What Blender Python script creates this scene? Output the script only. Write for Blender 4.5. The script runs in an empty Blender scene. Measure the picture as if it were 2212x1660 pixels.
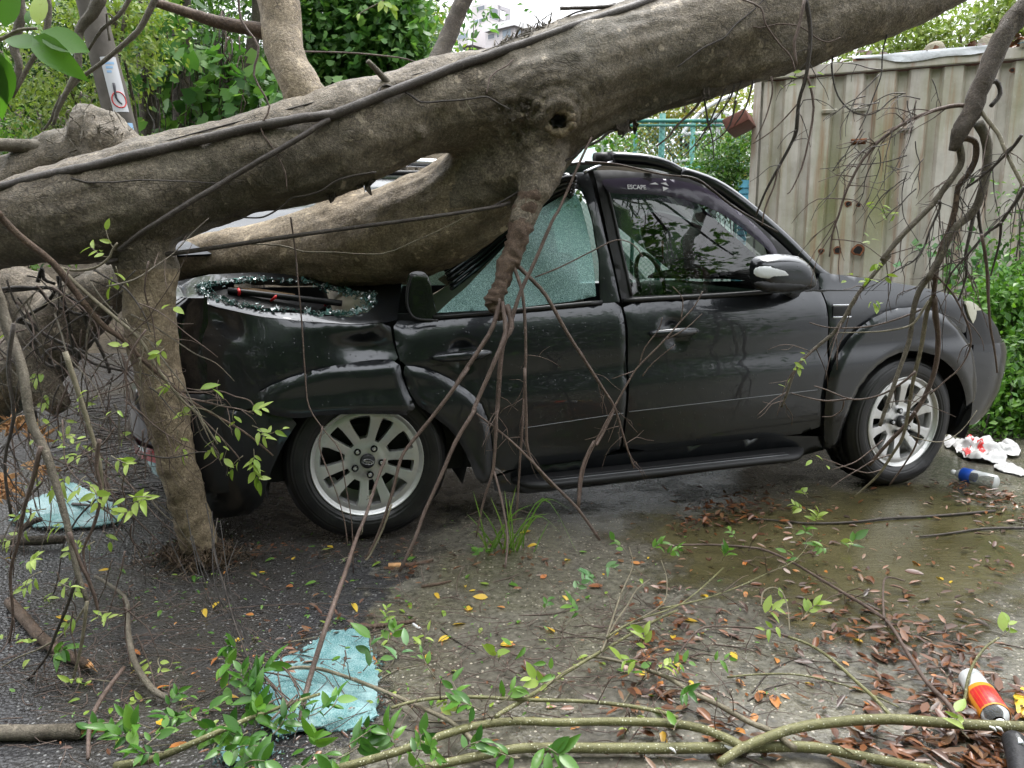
import bpy, bmesh, math, random
import numpy as np
from mathutils import Vector, Matrix, noise, Euler
from mathutils.geometry import delaunay_2d_cdt

scene = bpy.context.scene
COL = scene.collection
R = math.radians

# ------------------------------------------------------------------ camera
CAM_H, PITCH = 1.20, R(10.2)
FPX, CX, CY = 1665.6, 1106.0, 830.0          # focal length and centre for a 2212 x 1660 frame
cam_d = bpy.data.cameras.new('camera')
cam = bpy.data.objects.new('camera', cam_d)
COL.objects.link(cam)
cam.location = (0, 0, CAM_H)
cam.rotation_euler = (R(90) - PITCH, 0, 0)
cam_d.sensor_fit = 'HORIZONTAL'
cam_d.sensor_width = 36.0
cam_d.lens = 36.0 * FPX / 2212.0
cam_d.clip_start, cam_d.clip_end = 0.05, 1500
scene.camera = cam

# ------------------------------------------------------------------ sky, sun, exposure (overcast noon)
world = bpy.data.worlds.new('World'); scene.world = world
world.use_nodes = True
wn = world.node_tree.nodes; wl = world.node_tree.links
wn.clear()
sky = wn.new('ShaderNodeTexSky'); sky.sky_type = 'NISHITA'; sky.sun_disc = False
SUN_EL, SUN_AZ = R(64), R(25)
sky.sun_elevation = SUN_EL; sky.sun_rotation = SUN_AZ
sky.air_density = 1.0; sky.dust_density = 6.0; sky.ozone_density = 1.0
hs = wn.new('ShaderNodeHueSaturation'); hs.inputs['Saturation'].default_value = 0.12
# overcast deck: three times brighter overhead than at the horizon, the same all round
tc = wn.new('ShaderNodeTexCoord'); sx = wn.new('ShaderNodeSeparateXYZ'); wl.new(tc.outputs['Generated'], sx.inputs[0])
mr = wn.new('ShaderNodeMapRange'); mr.inputs['From Min'].default_value = 0; mr.inputs['From Max'].default_value = 1
mr.inputs['To Min'].default_value = .42; mr.inputs['To Max'].default_value = 1.26
wl.new(sx.outputs['Z'], mr.inputs['Value'])
deck = wn.new('ShaderNodeMix'); deck.data_type = 'RGBA'; deck.blend_type = 'MULTIPLY'; deck.inputs[0].default_value = 1.0
deck.inputs[6].default_value = (11.2, 11.5, 12.0, 1)
wl.new(mr.outputs[0], deck.inputs[7])
mixw = wn.new('ShaderNodeMix'); mixw.data_type = 'RGBA'; mixw.inputs[0].default_value = 0.8
bg = wn.new('ShaderNodeBackground'); bg.inputs['Strength'].default_value = 0.13
wo = wn.new('ShaderNodeOutputWorld')
wl.new(sky.outputs[0], hs.inputs['Color'])
wl.new(hs.outputs[0], mixw.inputs[6])
wl.new(deck.outputs[2], mixw.inputs[7])
wl.new(mixw.outputs[2], bg.inputs['Color'])
wl.new(bg.outputs[0], wo.inputs['Surface'])

sun_d = bpy.data.lights.new('sun', 'SUN'); sun_d.energy = 1.5; sun_d.angle = R(25); sun_d.color = (1, .97, .93)
sun = bpy.data.objects.new('sun', sun_d); COL.objects.link(sun)
sd = Vector((math.sin(SUN_AZ) * math.cos(SUN_EL), math.cos(SUN_AZ) * math.cos(SUN_EL), math.sin(SUN_EL)))
sun.rotation_euler = (-sd).to_track_quat('-Z', 'Y').to_euler()

vs = scene.view_settings
vs.view_transform = 'Standard'; vs.look = 'None'; vs.exposure = 1.25; vs.gamma = 1.0
vs.use_curve_mapping = False
scene.cycles.max_bounces = 8; scene.cycles.transparent_max_bounces = 24
scene.cycles.diffuse_bounces = 3; scene.cycles.glossy_bounces = 4; scene.cycles.transmission_bounces = 6
scene.cycles.caustics_reflective = False; scene.cycles.caustics_refractive = False
try:
    scene.cycles.use_denoising = True
    scene.cycles.use_adaptive_sampling = True; scene.cycles.adaptive_threshold = .025
    scene.cycles.denoiser = 'OPENIMAGEDENOISE'
except Exception:
    pass

# ------------------------------------------------------------------ pixel -> place helpers
_c, _s = math.cos(PITCH), math.sin(PITCH)
def ray(px, py):
    a = (px - CX) / FPX; b = -(py - CY) / FPX
    return Vector((a, _c + b * _s, -_s + b * _c))
def P(px, py, Y):
    d = ray(px, py); return Vector((0, 0, CAM_H)) + d * (Y / d.y)
def G(px, py, z=0.0):
    d = ray(px, py); return Vector((0, 0, CAM_H)) + d * ((z - CAM_H) / d.z)
def RP(rp, Y): return rp / FPX * Y
def Z1(x, y): return (x / 2.765) * .9357, (y / 2.765) * .9357
def ZZ(x0, y0, sc):                     # a zoomed crop of the photograph -> frame pixels
    return lambda x, y: ((x0 + x / sc) * .9357, (y0 + y / sc) * .9357)

# ------------------------------------------------------------------ materials
MATS = {}
class NT:
    def __init__(self, name):
        self.m = bpy.data.materials.new(name); self.m.use_nodes = True
        self.t = self.m.node_tree; self.n = self.t.nodes; self.n.clear()
        self.out = self.new('ShaderNodeOutputMaterial')
        MATS[name] = self.m
    def new(self, t, **kw):
        n = self.n.new(t)
        for k, v in kw.items(): setattr(n, k, v)
        return n
    def link(self, a, b): self.t.links.new(a, b)
    def val(self, sock, v):
        if isinstance(v, bpy.types.NodeSocket): self.link(v, sock)
        elif isinstance(v, (tuple, list)) and len(v) == 3 and sock.type == 'RGBA': sock.default_value = (*v, 1)
        else: sock.default_value = v
    def coord(self, which='Object', scale=None, loc=None):
        c = self.new('ShaderNodeTexCoord').outputs[which]
        if scale is None and loc is None: return c
        mp = self.new('ShaderNodeMapping')
        if scale is not None: mp.inputs['Scale'].default_value = scale if isinstance(scale, tuple) else (scale,) * 3
        if loc is not None: mp.inputs['Location'].default_value = loc
        self.link(c, mp.inputs['Vector']); return mp.outputs[0]
    def noise(self, vec, scale, detail=4, rough=.55, out='Fac', dist=0):
        n = self.new('ShaderNodeTexNoise')
        self.link(vec, n.inputs['Vector'])
        n.inputs['Scale'].default_value = scale; n.inputs['Detail'].default_value = detail
        n.inputs['Roughness'].default_value = rough; n.inputs['Distortion'].default_value = dist
        return n.outputs[out]
    def voro(self, vec, scale, feature='F1', out='Distance', rand=1):
        n = self.new('ShaderNodeTexVoronoi', feature=feature)
        self.link(vec, n.inputs['Vector']); n.inputs['Scale'].default_value = scale
        n.inputs['Randomness'].default_value = rand
        return n.outputs[out]
    def ramp(self, fac, stops, interp='LINEAR'):
        n = self.new('ShaderNodeValToRGB'); self.link(fac, n.inputs[0])
        cr = n.color_ramp; cr.interpolation = interp
        while len(cr.elements) < len(stops): cr.elements.new(0.5)
        for e, (p, c) in zip(cr.elements, stops):
            e.position = p
            if isinstance(c, (int, float)): c = (c, c, c)
            e.color = (*c, 1) if len(c) == 3 else c
        return n.outputs[0]
    def mix(self, fac, a, b, blend='MIX'):
        n = self.new('ShaderNodeMix', data_type='RGBA', blend_type=blend)
        self.val(n.inputs[0], fac); self.val(n.inputs[6], a); self.val(n.inputs[7], b)
        return n.outputs[2]
    def math(self, op, a, b=None, clamp=False):
        n = self.new('ShaderNodeMath', operation=op, use_clamp=clamp)
        self.val(n.inputs[0], a)
        if b is not None: self.val(n.inputs[1], b)
        return n.outputs[0]
    def sep(self, vec):
        n = self.new('ShaderNodeSeparateXYZ'); self.link(vec, n.inputs[0]); return n.outputs
    def bump(self, h, strength=.5, dist=.01, normal=None):
        n = self.new('ShaderNodeBump'); n.inputs['Strength'].default_value = strength
        n.inputs['Distance'].default_value = dist; self.link(h, n.inputs['Height'])
        if normal is not None: self.link(normal, n.inputs['Normal'])
        return n.outputs[0]
    def bsdf(self, color, rough=.5, metal=0, normal=None, coat=0, coat_rough=.03, spec=.5, trans=0, ior=1.45, alpha=1):
        b = self.new('ShaderNodeBsdfPrincipled')
        self.val(b.inputs['Base Color'], color); self.val(b.inputs['Roughness'], rough)
        self.val(b.inputs['Metallic'], metal); self.val(b.inputs['Coat Weight'], coat)
        self.val(b.inputs['Coat Roughness'], coat_rough); self.val(b.inputs['Specular IOR Level'], spec)
        self.val(b.inputs['Transmission Weight'], trans); self.val(b.inputs['IOR'], ior)
        self.val(b.inputs['Alpha'], alpha)
        if normal is not None: self.link(normal, b.inputs['Normal'])
        return b.outputs[0]
    def done(self, sh): self.link(sh, self.out.inputs['Surface']); return self.m

def simple(name, col, rough=.5, metal=0, coat=0, var=.0, vscale=8, bumps=0, bscale=80, bdist=.004):
    t = NT(name); v = t.coord()
    c = col
    if var:
        nn = t.noise(v, vscale, 5)
        c = t.mix(t.ramp(nn, [(.3, 0), (.7, 1)]), tuple(x * (1 - var) for x in col), tuple(min(1, x * (1 + var)) for x in col))
    nm = t.bump(t.noise(v, bscale, 4), bumps, bdist) if bumps else None
    return t.done(t.bsdf(c, rough, metal, nm, coat))

def leafmat(name, cols, rough=.4, trans=.45, spec=.5):
    t = NT(name)
    g = t.new('ShaderNodeNewGeometry')
    oi = t.new('ShaderNodeObjectInfo')
    r = t.math('FRACT', t.math('ADD', g.outputs['Random Per Island'], oi.outputs['Random']))
    stops = [(i / max(1, len(cols) - 1), c) for i, c in enumerate(cols)]
    col = t.ramp(r, stops)
    nn = t.noise(t.coord(), 30, 3)
    col = t.mix(t.math('MULTIPLY', nn, .35), col, t.mix(1.0, col, (.6, .7, .4), 'MULTIPLY'))
    spots = t.ramp(t.noise(t.coord(), 9, 5, .7), [(.62, 0), (.70, .55)])
    col = t.mix(spots, col, t.mix(1.0, col, (.62, .42, .25), 'MULTIPLY'))
    a = t.bsdf(col, rough, spec=spec)
    tr = t.new('ShaderNodeBsdfTranslucent')
    t.link(t.mix(1.0, col, (1.0, 1.1, .45), 'MULTIPLY'), tr.inputs['Color'])
    ms = t.new('ShaderNodeMixShader'); ms.inputs[0].default_value = trans
    t.link(a, ms.inputs[1]); t.link(tr.outputs[0], ms.inputs[2])
    return t.done(ms.outputs[0])

def barkmat(name, cdark, cmid, clight, moss=(.07, .085, .03), mossamt=.35, scale=1.0, rough=.6, bumpd=.012, speck=True):
    t = NT(name); v = t.coord()
    f1 = t.noise(v, 110 * scale, 8, .7)
    f0 = t.noise(v, 26 * scale, 8, .7, dist=.4)
    f2 = t.noise(v, 4.2 * scale, 7, .64, dist=.8)
    f3 = t.noise(v, 1.9 * scale, 5, .55)
    vo = t.voro(v, 210 * scale)
    col = t.ramp(t.math('ADD', t.math('MULTIPLY', f1, .6), t.math('MULTIPLY', f0, .4)), [(.32, cdark), (.5, cmid), (.68, clight)])
    stain = t.ramp(f2, [(.46, 0), (.62, 1)])
    col = t.mix(t.math('MULTIPLY', stain, .42), col, t.mix(1.0, col, (.36, .32, .27), 'MULTIPLY'))
    mossf = t.math('MULTIPLY', t.ramp(f3, [(.47, 0), (.72, 1)]), mossamt)
    col = t.mix(mossf, col, t.mix(f1, moss, tuple(x * .35 for x in moss)))
    cr = t.voro(t.coord(scale=(1, 2.2, 2.2)), 22 * scale, 'DISTANCE_TO_EDGE')
    crack = t.math('MULTIPLY', t.ramp(cr, [(0, 1), (.05, 0)]), t.ramp(f2, [(.45, 0), (.6, 1)]))
    col = t.mix(t.math('MULTIPLY', crack, .6), col, cdark)
    lich = t.math('MULTIPLY', t.ramp(t.noise(v, 17 * scale, 4, .6), [(.63, 0), (.68, 1)]), .45)
    col = t.mix(lich, col, tuple(min(1, x * 1.35) for x in clight))
    if name == 'bark_olive':
        lv_ = t.voro(v, 150); lc_ = t.sep(t.voro(v, 150, out='Color'))[0]
        col = t.mix(t.math('MULTIPLY', t.math('GREATER_THAN', lc_, .55), t.math('LESS_THAN', lv_, .26)), col, (.5, .5, .36))
    h = t.math('SUBTRACT', t.math('ADD', t.math('MULTIPLY', f1, .9), t.math('MULTIPLY', vo, .35)), t.math('MULTIPLY', crack, .5))
    nm = t.bump(h, .8, bumpd * .6)
    nm = t.bump(f0, .55, bumpd * 1.1, nm)
    rr = t.ramp(f2, [(.3, rough - .16), (.7, rough + .15)])
    return t.done(t.bsdf(col, rr, normal=nm, spec=.45))

barkmat('bark', (.032, .026, .019), (.155, .127, .092), (.40, .335, .25), moss=(.042, .042, .019), mossamt=.7)
barkmat('bark_limb', (.055, .042, .027), (.235, .183, .118), (.50, .405, .27), moss=(.05, .045, .022), mossamt=.6)
barkmat('bark_dark', (.03, .024, .018), (.085, .066, .05), (.19, .155, .12), mossamt=.25, scale=1.6)
barkmat('bark_brown', (.05, .032, .022), (.13, .085, .058), (.26, .18, .125), mossamt=.15, scale=2.2)
barkmat('bark_grey', (.07, .06, .045), (.17, .145, .11), (.3, .265, .2), mossamt=.3, scale=2.2)
barkmat('bark_olive', (.075, .075, .03), (.16, .155, .065), (.27, .26, .13), moss=(.2, .2, .08), mossamt=.3, scale=2.5, rough=.45, bumpd=.003)
barkmat('twig_brown', (.045, .03, .024), (.115, .078, .062), (.22, .165, .135), mossamt=.05, scale=3, rough=.5, bumpd=.003)
barkmat('twig_dark', (.02, .016, .013), (.055, .044, .037), (.13, .11, .095), mossamt=.05, scale=3, rough=.45, bumpd=.003)
barkmat('twig_pale', (.1, .085, .055), (.19, .165, .11), (.34, .3, .22), mossamt=.15, scale=3, rough=.5, bumpd=.003)
simple('torn_wood', (.58, .32, .145), .7, var=.4, vscale=30, bumps=.8, bscale=60, bdist=.01)

leafmat('leaf_light', [(.23, .36, .05), (.34, .46, .09), (.42, .52, .14), (.29, .41, .07)], .33, .38)
leafmat('leaf_dark', [(.035, .11, .018), (.06, .17, .025), (.10, .23, .035)], .28, .3)
leafmat('leaf_mid', [(.07, .19, .03), (.12, .27, .04), (.17, .33, .055)], .33, .38)
leafmat('leaf_blue', [(.10, .24, .10), (.16, .31, .14), (.2, .35, .16)], .35, .3)
leafmat('crown_dark', [(.018, .05, .012), (.035, .095, .018), (.06, .14, .025), (.09, .18, .035)], .45, .35)
leafmat('crown_mid', [(.038, .105, .02), (.068, .165, .032), (.11, .23, .048), (.17, .29, .065)], .42, .42)
leafmat('crown_big', [(.055, .145, .04), (.09, .215, .058), (.145, .29, .085), (.2, .34, .11)], .4, .42)
leafmat('crown_pale', [(.16, .24, .05), (.23, .32, .072), (.33, .40, .12), (.2, .24, .075)], .45, .4)
leafmat('crown_yellow', [(.16, .22, .05), (.24, .3, .07), (.34, .34, .09), (.38, .28, .06)], .45, .4)
leafmat('dry_leaf', [(.085, .032, .018), (.16, .06, .025), (.24, .09, .032), (.06, .027, .018), (.2, .105, .055), (.04, .022, .018), (.11, .05, .03)], .28, .08)
leafmat('orange_leaf', [(.5, .17, .04), (.55, .24, .07), (.42, .13, .04)], .35, .15)
leafmat('yellow_leaf', [(.65, .40, .03), (.72, .5, .06), (.6, .33, .03)], .35, .25)
leafmat('grass_blade', [(.13, .27, .05), (.2, .35, .08), (.26, .36, .1)], .4, .35)
leafmat('root_hair', [(.09, .06, .04), (.15, .10, .065), (.05, .035, .025)], .6, .05)

# ------------------------------------------------------------------ mesh helpers
def mesh(name, verts, faces, mat=None, smooth=True):
    me = bpy.data.meshes.new(name)
    me.from_pydata([tuple(v) for v in verts], [], faces)
    if smooth: me.polygons.foreach_set('use_smooth', [True] * len(me.polygons))
    if mat: me.materials.append(MATS[mat])
    me.update(); return me
def obj(name, me, parent=None, label=None, cat=None, group=None, kind=None):
    o = bpy.data.objects.new(name, me); COL.objects.link(o)
    if parent: o.parent = parent
    tag(o, label, cat, group, kind); return o
def tag(o, label=None, cat=None, group=None, kind=None):
    if label: o['label'] = label
    if cat: o['category'] = cat
    if group: o['group'] = group
    if kind: o['kind'] = kind
    return o
def empty(name, loc, label, cat, group=None, rz=0):
    o = bpy.data.objects.new(name, None); COL.objects.link(o); o.location = loc; o.rotation_euler = (0, 0, rz)
    o.empty_display_size = .05
    return tag(o, label, cat, group)

class MB:
    """collects geometry of ONE part; coordinates are world ones unless an origin is given at build"""
    def __init__(s): s.v = []; s.f = []
    def add(s, vs, fs):
        b = len(s.v); s.v += [Vector(v) for v in vs]; s.f += [tuple(i + b for i in f) for f in fs]; return s
    def tube(s, pts, rad, seg=8, res=3, wob=0, cap=True, seed=0, smooth=True):
        s.add(*tube(pts, rad, seg, res, wob, cap, seed, smooth)); return s
    def box(s, c, d, rot=None, bev=0):
        s.add(*boxgeo(c, d, rot, bev)); return s
    def build(s, name, mat, parent=None, origin=None, smooth=True, label=None, cat=None, group=None, kind=None):
        L = Vector(origin) if origin is not None else (parent.location if parent is not None and parent.rotation_euler.z == 0 else Vector())
        me = mesh(name, [v - L for v in s.v], s.f, mat, smooth)
        o = obj(name, me, parent, label, cat, group, kind)
        if parent is None and origin is not None: o.location = L
        return o

def catmull(pts, rad, res):
    n = len(pts)
    if n < 3 or res <= 1: return pts, rad
    op, orr = [], []
    for i in range(n - 1):
        p0, p1, p2, p3 = pts[max(i - 1, 0)], pts[i], pts[i + 1], pts[min(i + 2, n - 1)]
        for k in range(res):
            t = k / res; t2, t3 = t * t, t * t * t
            op.append(.5 * ((2 * p1) + (p2 - p0) * t + (2 * p0 - 5 * p1 + 4 * p2 - p3) * t2 + (3 * p1 - p0 - 3 * p2 + p3) * t3))
            orr.append(rad[i] * (1 - t) + rad[i + 1] * t)
    op.append(pts[-1]); orr.append(rad[-1])
    return op, orr

def tube(pts, rad, seg=8, res=3, wob=0, cap=True, seed=0, smooth=True):
    pts = [Vector(p) for p in pts]
    if isinstance(rad, (int, float)): rad = [rad] * len(pts)
    elif len(rad) == 2 and len(pts) != 2:
        a, b = rad; rad = [a + (b - a) * i / (len(pts) - 1) for i in range(len(pts))]
    if smooth: pts, rad = catmull(pts, list(rad), res)
    vs, fs = [], []
    n = len(pts)
    t0 = (pts[1] - pts[0]).normalized()
    ref = Vector((0, 0, 1)) if abs(t0.z) < .9 else Vector((1, 0, 0))
    u = t0.cross(ref).normalized()
    for i in range(n):
        t = (pts[min(i + 1, n - 1)] - pts[max(i - 1, 0)])
        if t.length < 1e-9: t = t0.copy()
        t.normalize()
        u = (u - t * u.dot(t)).normalized(); w = t.cross(u)
        for k in range(seg):
            a = 2 * math.pi * k / seg
            d = u * math.cos(a) + w * math.sin(a)
            r = rad[i]
            if wob:
                q = pts[i] + d * r
                r *= 1 + wob * noise.noise(q * (2.2 / max(r, .01)) * .35 + Vector((seed * 7.1, 0, 0)))
            vs.append(pts[i] + d * r)
    for i in range(n - 1):
        for k in range(seg):
            a, b = i * seg + k, i * seg + (k + 1) % seg
            fs.append((a, b, b + seg, a + seg))
    if cap:
        fs.append(tuple(range(seg))[::-1]); fs.append(tuple(range((n - 1) * seg, n * seg)))
    return vs, fs

def boxgeo(c, d, rot=None, bev=0):
    bm = bmesh.new()
    bmesh.ops.create_cube(bm, size=1)
    bmesh.ops.scale(bm, vec=d, verts=bm.verts)
    if bev: bmesh.ops.bevel(bm, geom=list(bm.edges), offset=bev, segments=2, affect='EDGES', profile=.6)
    M = Matrix.Translation(Vector(c)) @ (Euler(rot).to_matrix().to_4x4() if rot else Matrix())
    bm.transform(M)
    bm.verts.index_update()
    vs = [v.co.copy() for v in bm.verts]; fs = [tuple(v.index for v in f.verts) for f in bm.faces]
    bm.free(); return vs, fs

def inpoly(x, y, poly):
    ins = False; j = len(poly) - 1
    for i in range(len(poly)):
        xi, yi = poly[i]; xj, yj = poly[j]
        if (yi > y) != (yj > y) and x < (xj - xi) * (y - yi) / (yj - yi) + xi: ins = not ins
        j = i
    return ins
def resample(poly, step, closed=True):
    out = []
    n = len(poly)
    for i in range(n if closed else n - 1):
        a = Vector(poly[i]); b = Vector(poly[(i + 1) % n])
        k = max(1, int((b - a).length / step + .5))
        for j in range(k): out.append(tuple(a.lerp(b, j / k)))
    if not closed: out.append(tuple(poly[-1]))
    return out
def smooth2d(poly, it=1, closed=True):
    """Chaikin corner cutting for outlines"""
    for _ in range(it):
        o = []; n = len(poly)
        rng = range(n) if closed else range(n - 1)
        if not closed: o.append(poly[0])
        for i in rng:
            a, b = poly[i], poly[(i + 1) % n]
            o += [(a[0] * .75 + b[0] * .25, a[1] * .75 + b[1] * .25), (a[0] * .25 + b[0] * .75, a[1] * .25 + b[1] * .75)]
        if not closed: o.append(poly[-1])
        poly = o
    return poly
def fill2d(outer, holes=(), step=.03, jitter=0):
    """triangulated sheet of an outline with holes: [(x,y)], [tri]"""
    loops = [resample(outer, step)] + [resample(h, step) for h in holes]
    pts, edges = [], []
    for lp in loops:
        b = len(pts); pts += lp
        edges += [(b + i, b + (i + 1) % len(lp)) for i in range(len(lp))]
    xs = [p[0] for p in outer]; ys = [p[1] for p in outer]
    bnd = np.array(pts)
    x = min(xs) + step * .5; r = 0
    while x < max(xs):
        y = min(ys) + (step * .25 if r % 2 else step * .75)
        while y < max(ys):
            if inpoly(x, y, outer) and not any(inpoly(x, y, h) for h in holes):
                if np.min((bnd[:, 0] - x) ** 2 + (bnd[:, 1] - y) ** 2) > (step * .45) ** 2:
                    pts.append((x, y))
            y += step
        x += step; r += 1
    res = delaunay_2d_cdt([Vector(p) for p in pts], edges, [], 0, 1e-6)
    vs = [tuple(v) for v in res[0]]
    tris = []
    for f in res[2]:
        cx_ = sum(vs[i][0] for i in f) / len(f); cy_ = sum(vs[i][1] for i in f) / len(f)
        if inpoly(cx_, cy_, outer) and not any(inpoly(cx_, cy_, h) for h in holes): tris.append(tuple(f))
    return vs, tris

# leaf blades shared by every copy: length 1 along +X from the stalk, normal +Z
def leaf_mesh(name, mat, width=.42, fold=.12, curl=.15, tip=1.0, n=5):
    vs, fs = [], []
    for i in range(n + 1):
        t = i / n
        w = width * .5 * (math.sin(math.pi * t ** .85) ** .8 if 0 < t < 1 else 0) * (1 - .15 * t * tip)
        z = -curl * t * t
        vs += [(t, -w, z + fold * w * 2), (t, 0, z), (t, w, z + fold * w * 2)]
    for i in range(n):
        a = i * 3
        fs += [(a, a + 3, a + 4, a + 1), (a + 1, a + 4, a + 5, a + 2)]
    me = mesh(name, vs, fs, mat)
    return me
LEAF = {k: [leaf_mesh('leaf', m, w, fo, cu) for w, fo, cu in ((.46, .12, .12), (.40, .2, .28), (.5, .06, .05), (.36, .25, .4))]
        for k, m in (('light', 'leaf_light'), ('dark', 'leaf_dark'), ('mid', 'leaf_mid'), ('blue', 'leaf_blue'),
                     ('dry', 'dry_leaf'), ('orange', 'orange_leaf'), ('yellow', 'yellow_leaf'))}

def put_leaf(root, pos, direction, size, kind='light', rnd=random, up=None, name='leaf', roll=.7):
    me = rnd.choice(LEAF[kind])
    d = Vector(direction).normalized()
    up = Vector(up) if up is not None else Vector((rnd.uniform(-.5, .5), rnd.uniform(-.9, .1), 1))
    y = up.cross(d)
    if y.length < 1e-4: y = Vector((0, 1, 0))
    y.normalize(); z = d.cross(y)
    M = Matrix((d, y, z)).transposed().to_4x4()
    M = M @ Matrix.Rotation(rnd.uniform(-roll, roll), 4, 'X')
    o = bpy.data.objects.new(name, me); COL.objects.link(o)
    if root: o.parent = root; L = root.location
    else: L = Vector()
    o.matrix_basis = Matrix.Translation(Vector(pos) - L) @ M @ Matrix.Scale(size, 4)
    return o

def rvec(rnd, s=1): return Vector((rnd.uniform(-s, s), rnd.uniform(-s, s), rnd.uniform(-s, s)))

def foliage(blobs, n, size, seed, shape='ovate', droop=.3, hollow=.55, ar=.5):
    """many leaf faces through the volume of a set of blobs: (centre, (rx, ry, rz), weight)"""
    rg = np.random.default_rng(seed)
    w = np.array([b[2] for b in blobs], float); w /= w.sum()
    which = rg.choice(len(blobs), n, p=w)
    C = np.array([tuple(b[0]) for b in blobs]); S = np.array([b[1] for b in blobs])
    # clump centres inside each blob, leaves gather round them
    d = rg.normal(size=(n, 3)); d /= np.linalg.norm(d, axis=1)[:, None]
    rad = hollow + (1 - hollow) * rg.random(n) ** .6
    ncl = max(6, n // 45)
    cd = rg.normal(size=(ncl, 3)); cd /= np.linalg.norm(cd, axis=1)[:, None]
    cr = .45 + .55 * rg.random(ncl) ** .5
    cb = rg.choice(len(blobs), ncl, p=w)
    Pc = C[cb] + cd * cr[:, None] * S[cb]
    k = rg.integers(0, ncl, n)
    clump = rg.random(n) < .75
    off = rg.normal(size=(n, 3)) * size * np.array([2.2, 2.2, 1.5])
    pos = np.where(clump[:, None], Pc[k] + off, C[which] + d * rad[:, None] * S[which])
    outw = np.where(clump[:, None], cd[k], d)
    # leaf frame
    dirv = outw * .6 + rg.normal(size=(n, 3)) * .75; dirv[:, 2] -= droop
    dirv /= np.linalg.norm(dirv, axis=1)[:, None]
    nrm = rg.normal(size=(n, 3)) * .45 + np.array([0, -.25, .9]) + outw * .35
    sv = np.cross(nrm, dirv); sv /= (np.linalg.norm(sv, axis=1)[:, None] + 1e-9)
    nv = np.cross(dirv, sv)
    L = size * rg.uniform(.6, 1.3, n)[:, None]; W = L * ar * rg.uniform(.8, 1.2, n)[:, None]
    if shape == 'ovate':      # base, side, tip, side with a lifted fold
        V = np.stack([pos, pos + dirv * L * .42 + sv * W * .5 + nv * L * .07, pos + dirv * L, pos + dirv * L * .42 - sv * W * .5 + nv * L * .07], 1)
        F = np.array([[0, 1, 2], [0, 2, 3]])
    else:                     # lobed: five points
        V = np.stack([pos, pos + dirv * L * .15 + sv * W * .62 + nv * L * .06, pos + dirv * L * .5 + sv * W * .38, pos + dirv * L * .6 + sv * W * .6 + nv * L * .05,
                      pos + dirv * L, pos + dirv * L * .6 - sv * W * .6 + nv * L * .05, pos + dirv * L * .5 - sv * W * .38, pos + dirv * L * .15 - sv * W * .62 + nv * L * .06], 1)
        F = np.array([[0, 1, 2], [2, 3, 4], [0, 2, 4], [0, 4, 6], [4, 5, 6], [0, 6, 7]])
    m = V.shape[1]
    idx = (np.arange(n) * m)[:, None, None] + F[None]
    return V.reshape(-1, 3), idx.reshape(-1, 3)
def npmesh(name, V, F, mat, origin=(0, 0, 0), smooth=False):
    me = bpy.data.meshes.new(name)
    V = np.asarray(V, np.float32) - np.asarray(tuple(origin), np.float32)
    F = np.asarray(F, np.int32)
    me.vertices.add(len(V)); me.vertices.foreach_set('co', V.ravel())
    me.loops.add(F.size); me.loops.foreach_set('vertex_index', F.ravel())
    me.polygons.add(len(F)); me.polygons.foreach_set('loop_start', np.arange(0, F.size, F.shape[1], dtype=np.int32))
    me.polygons.foreach_set('loop_total', np.full(len(F), F.shape[1], np.int32))
    me.update(calc_edges=True); me.validate()
    me.materials.append(MATS[mat]); return me
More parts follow.
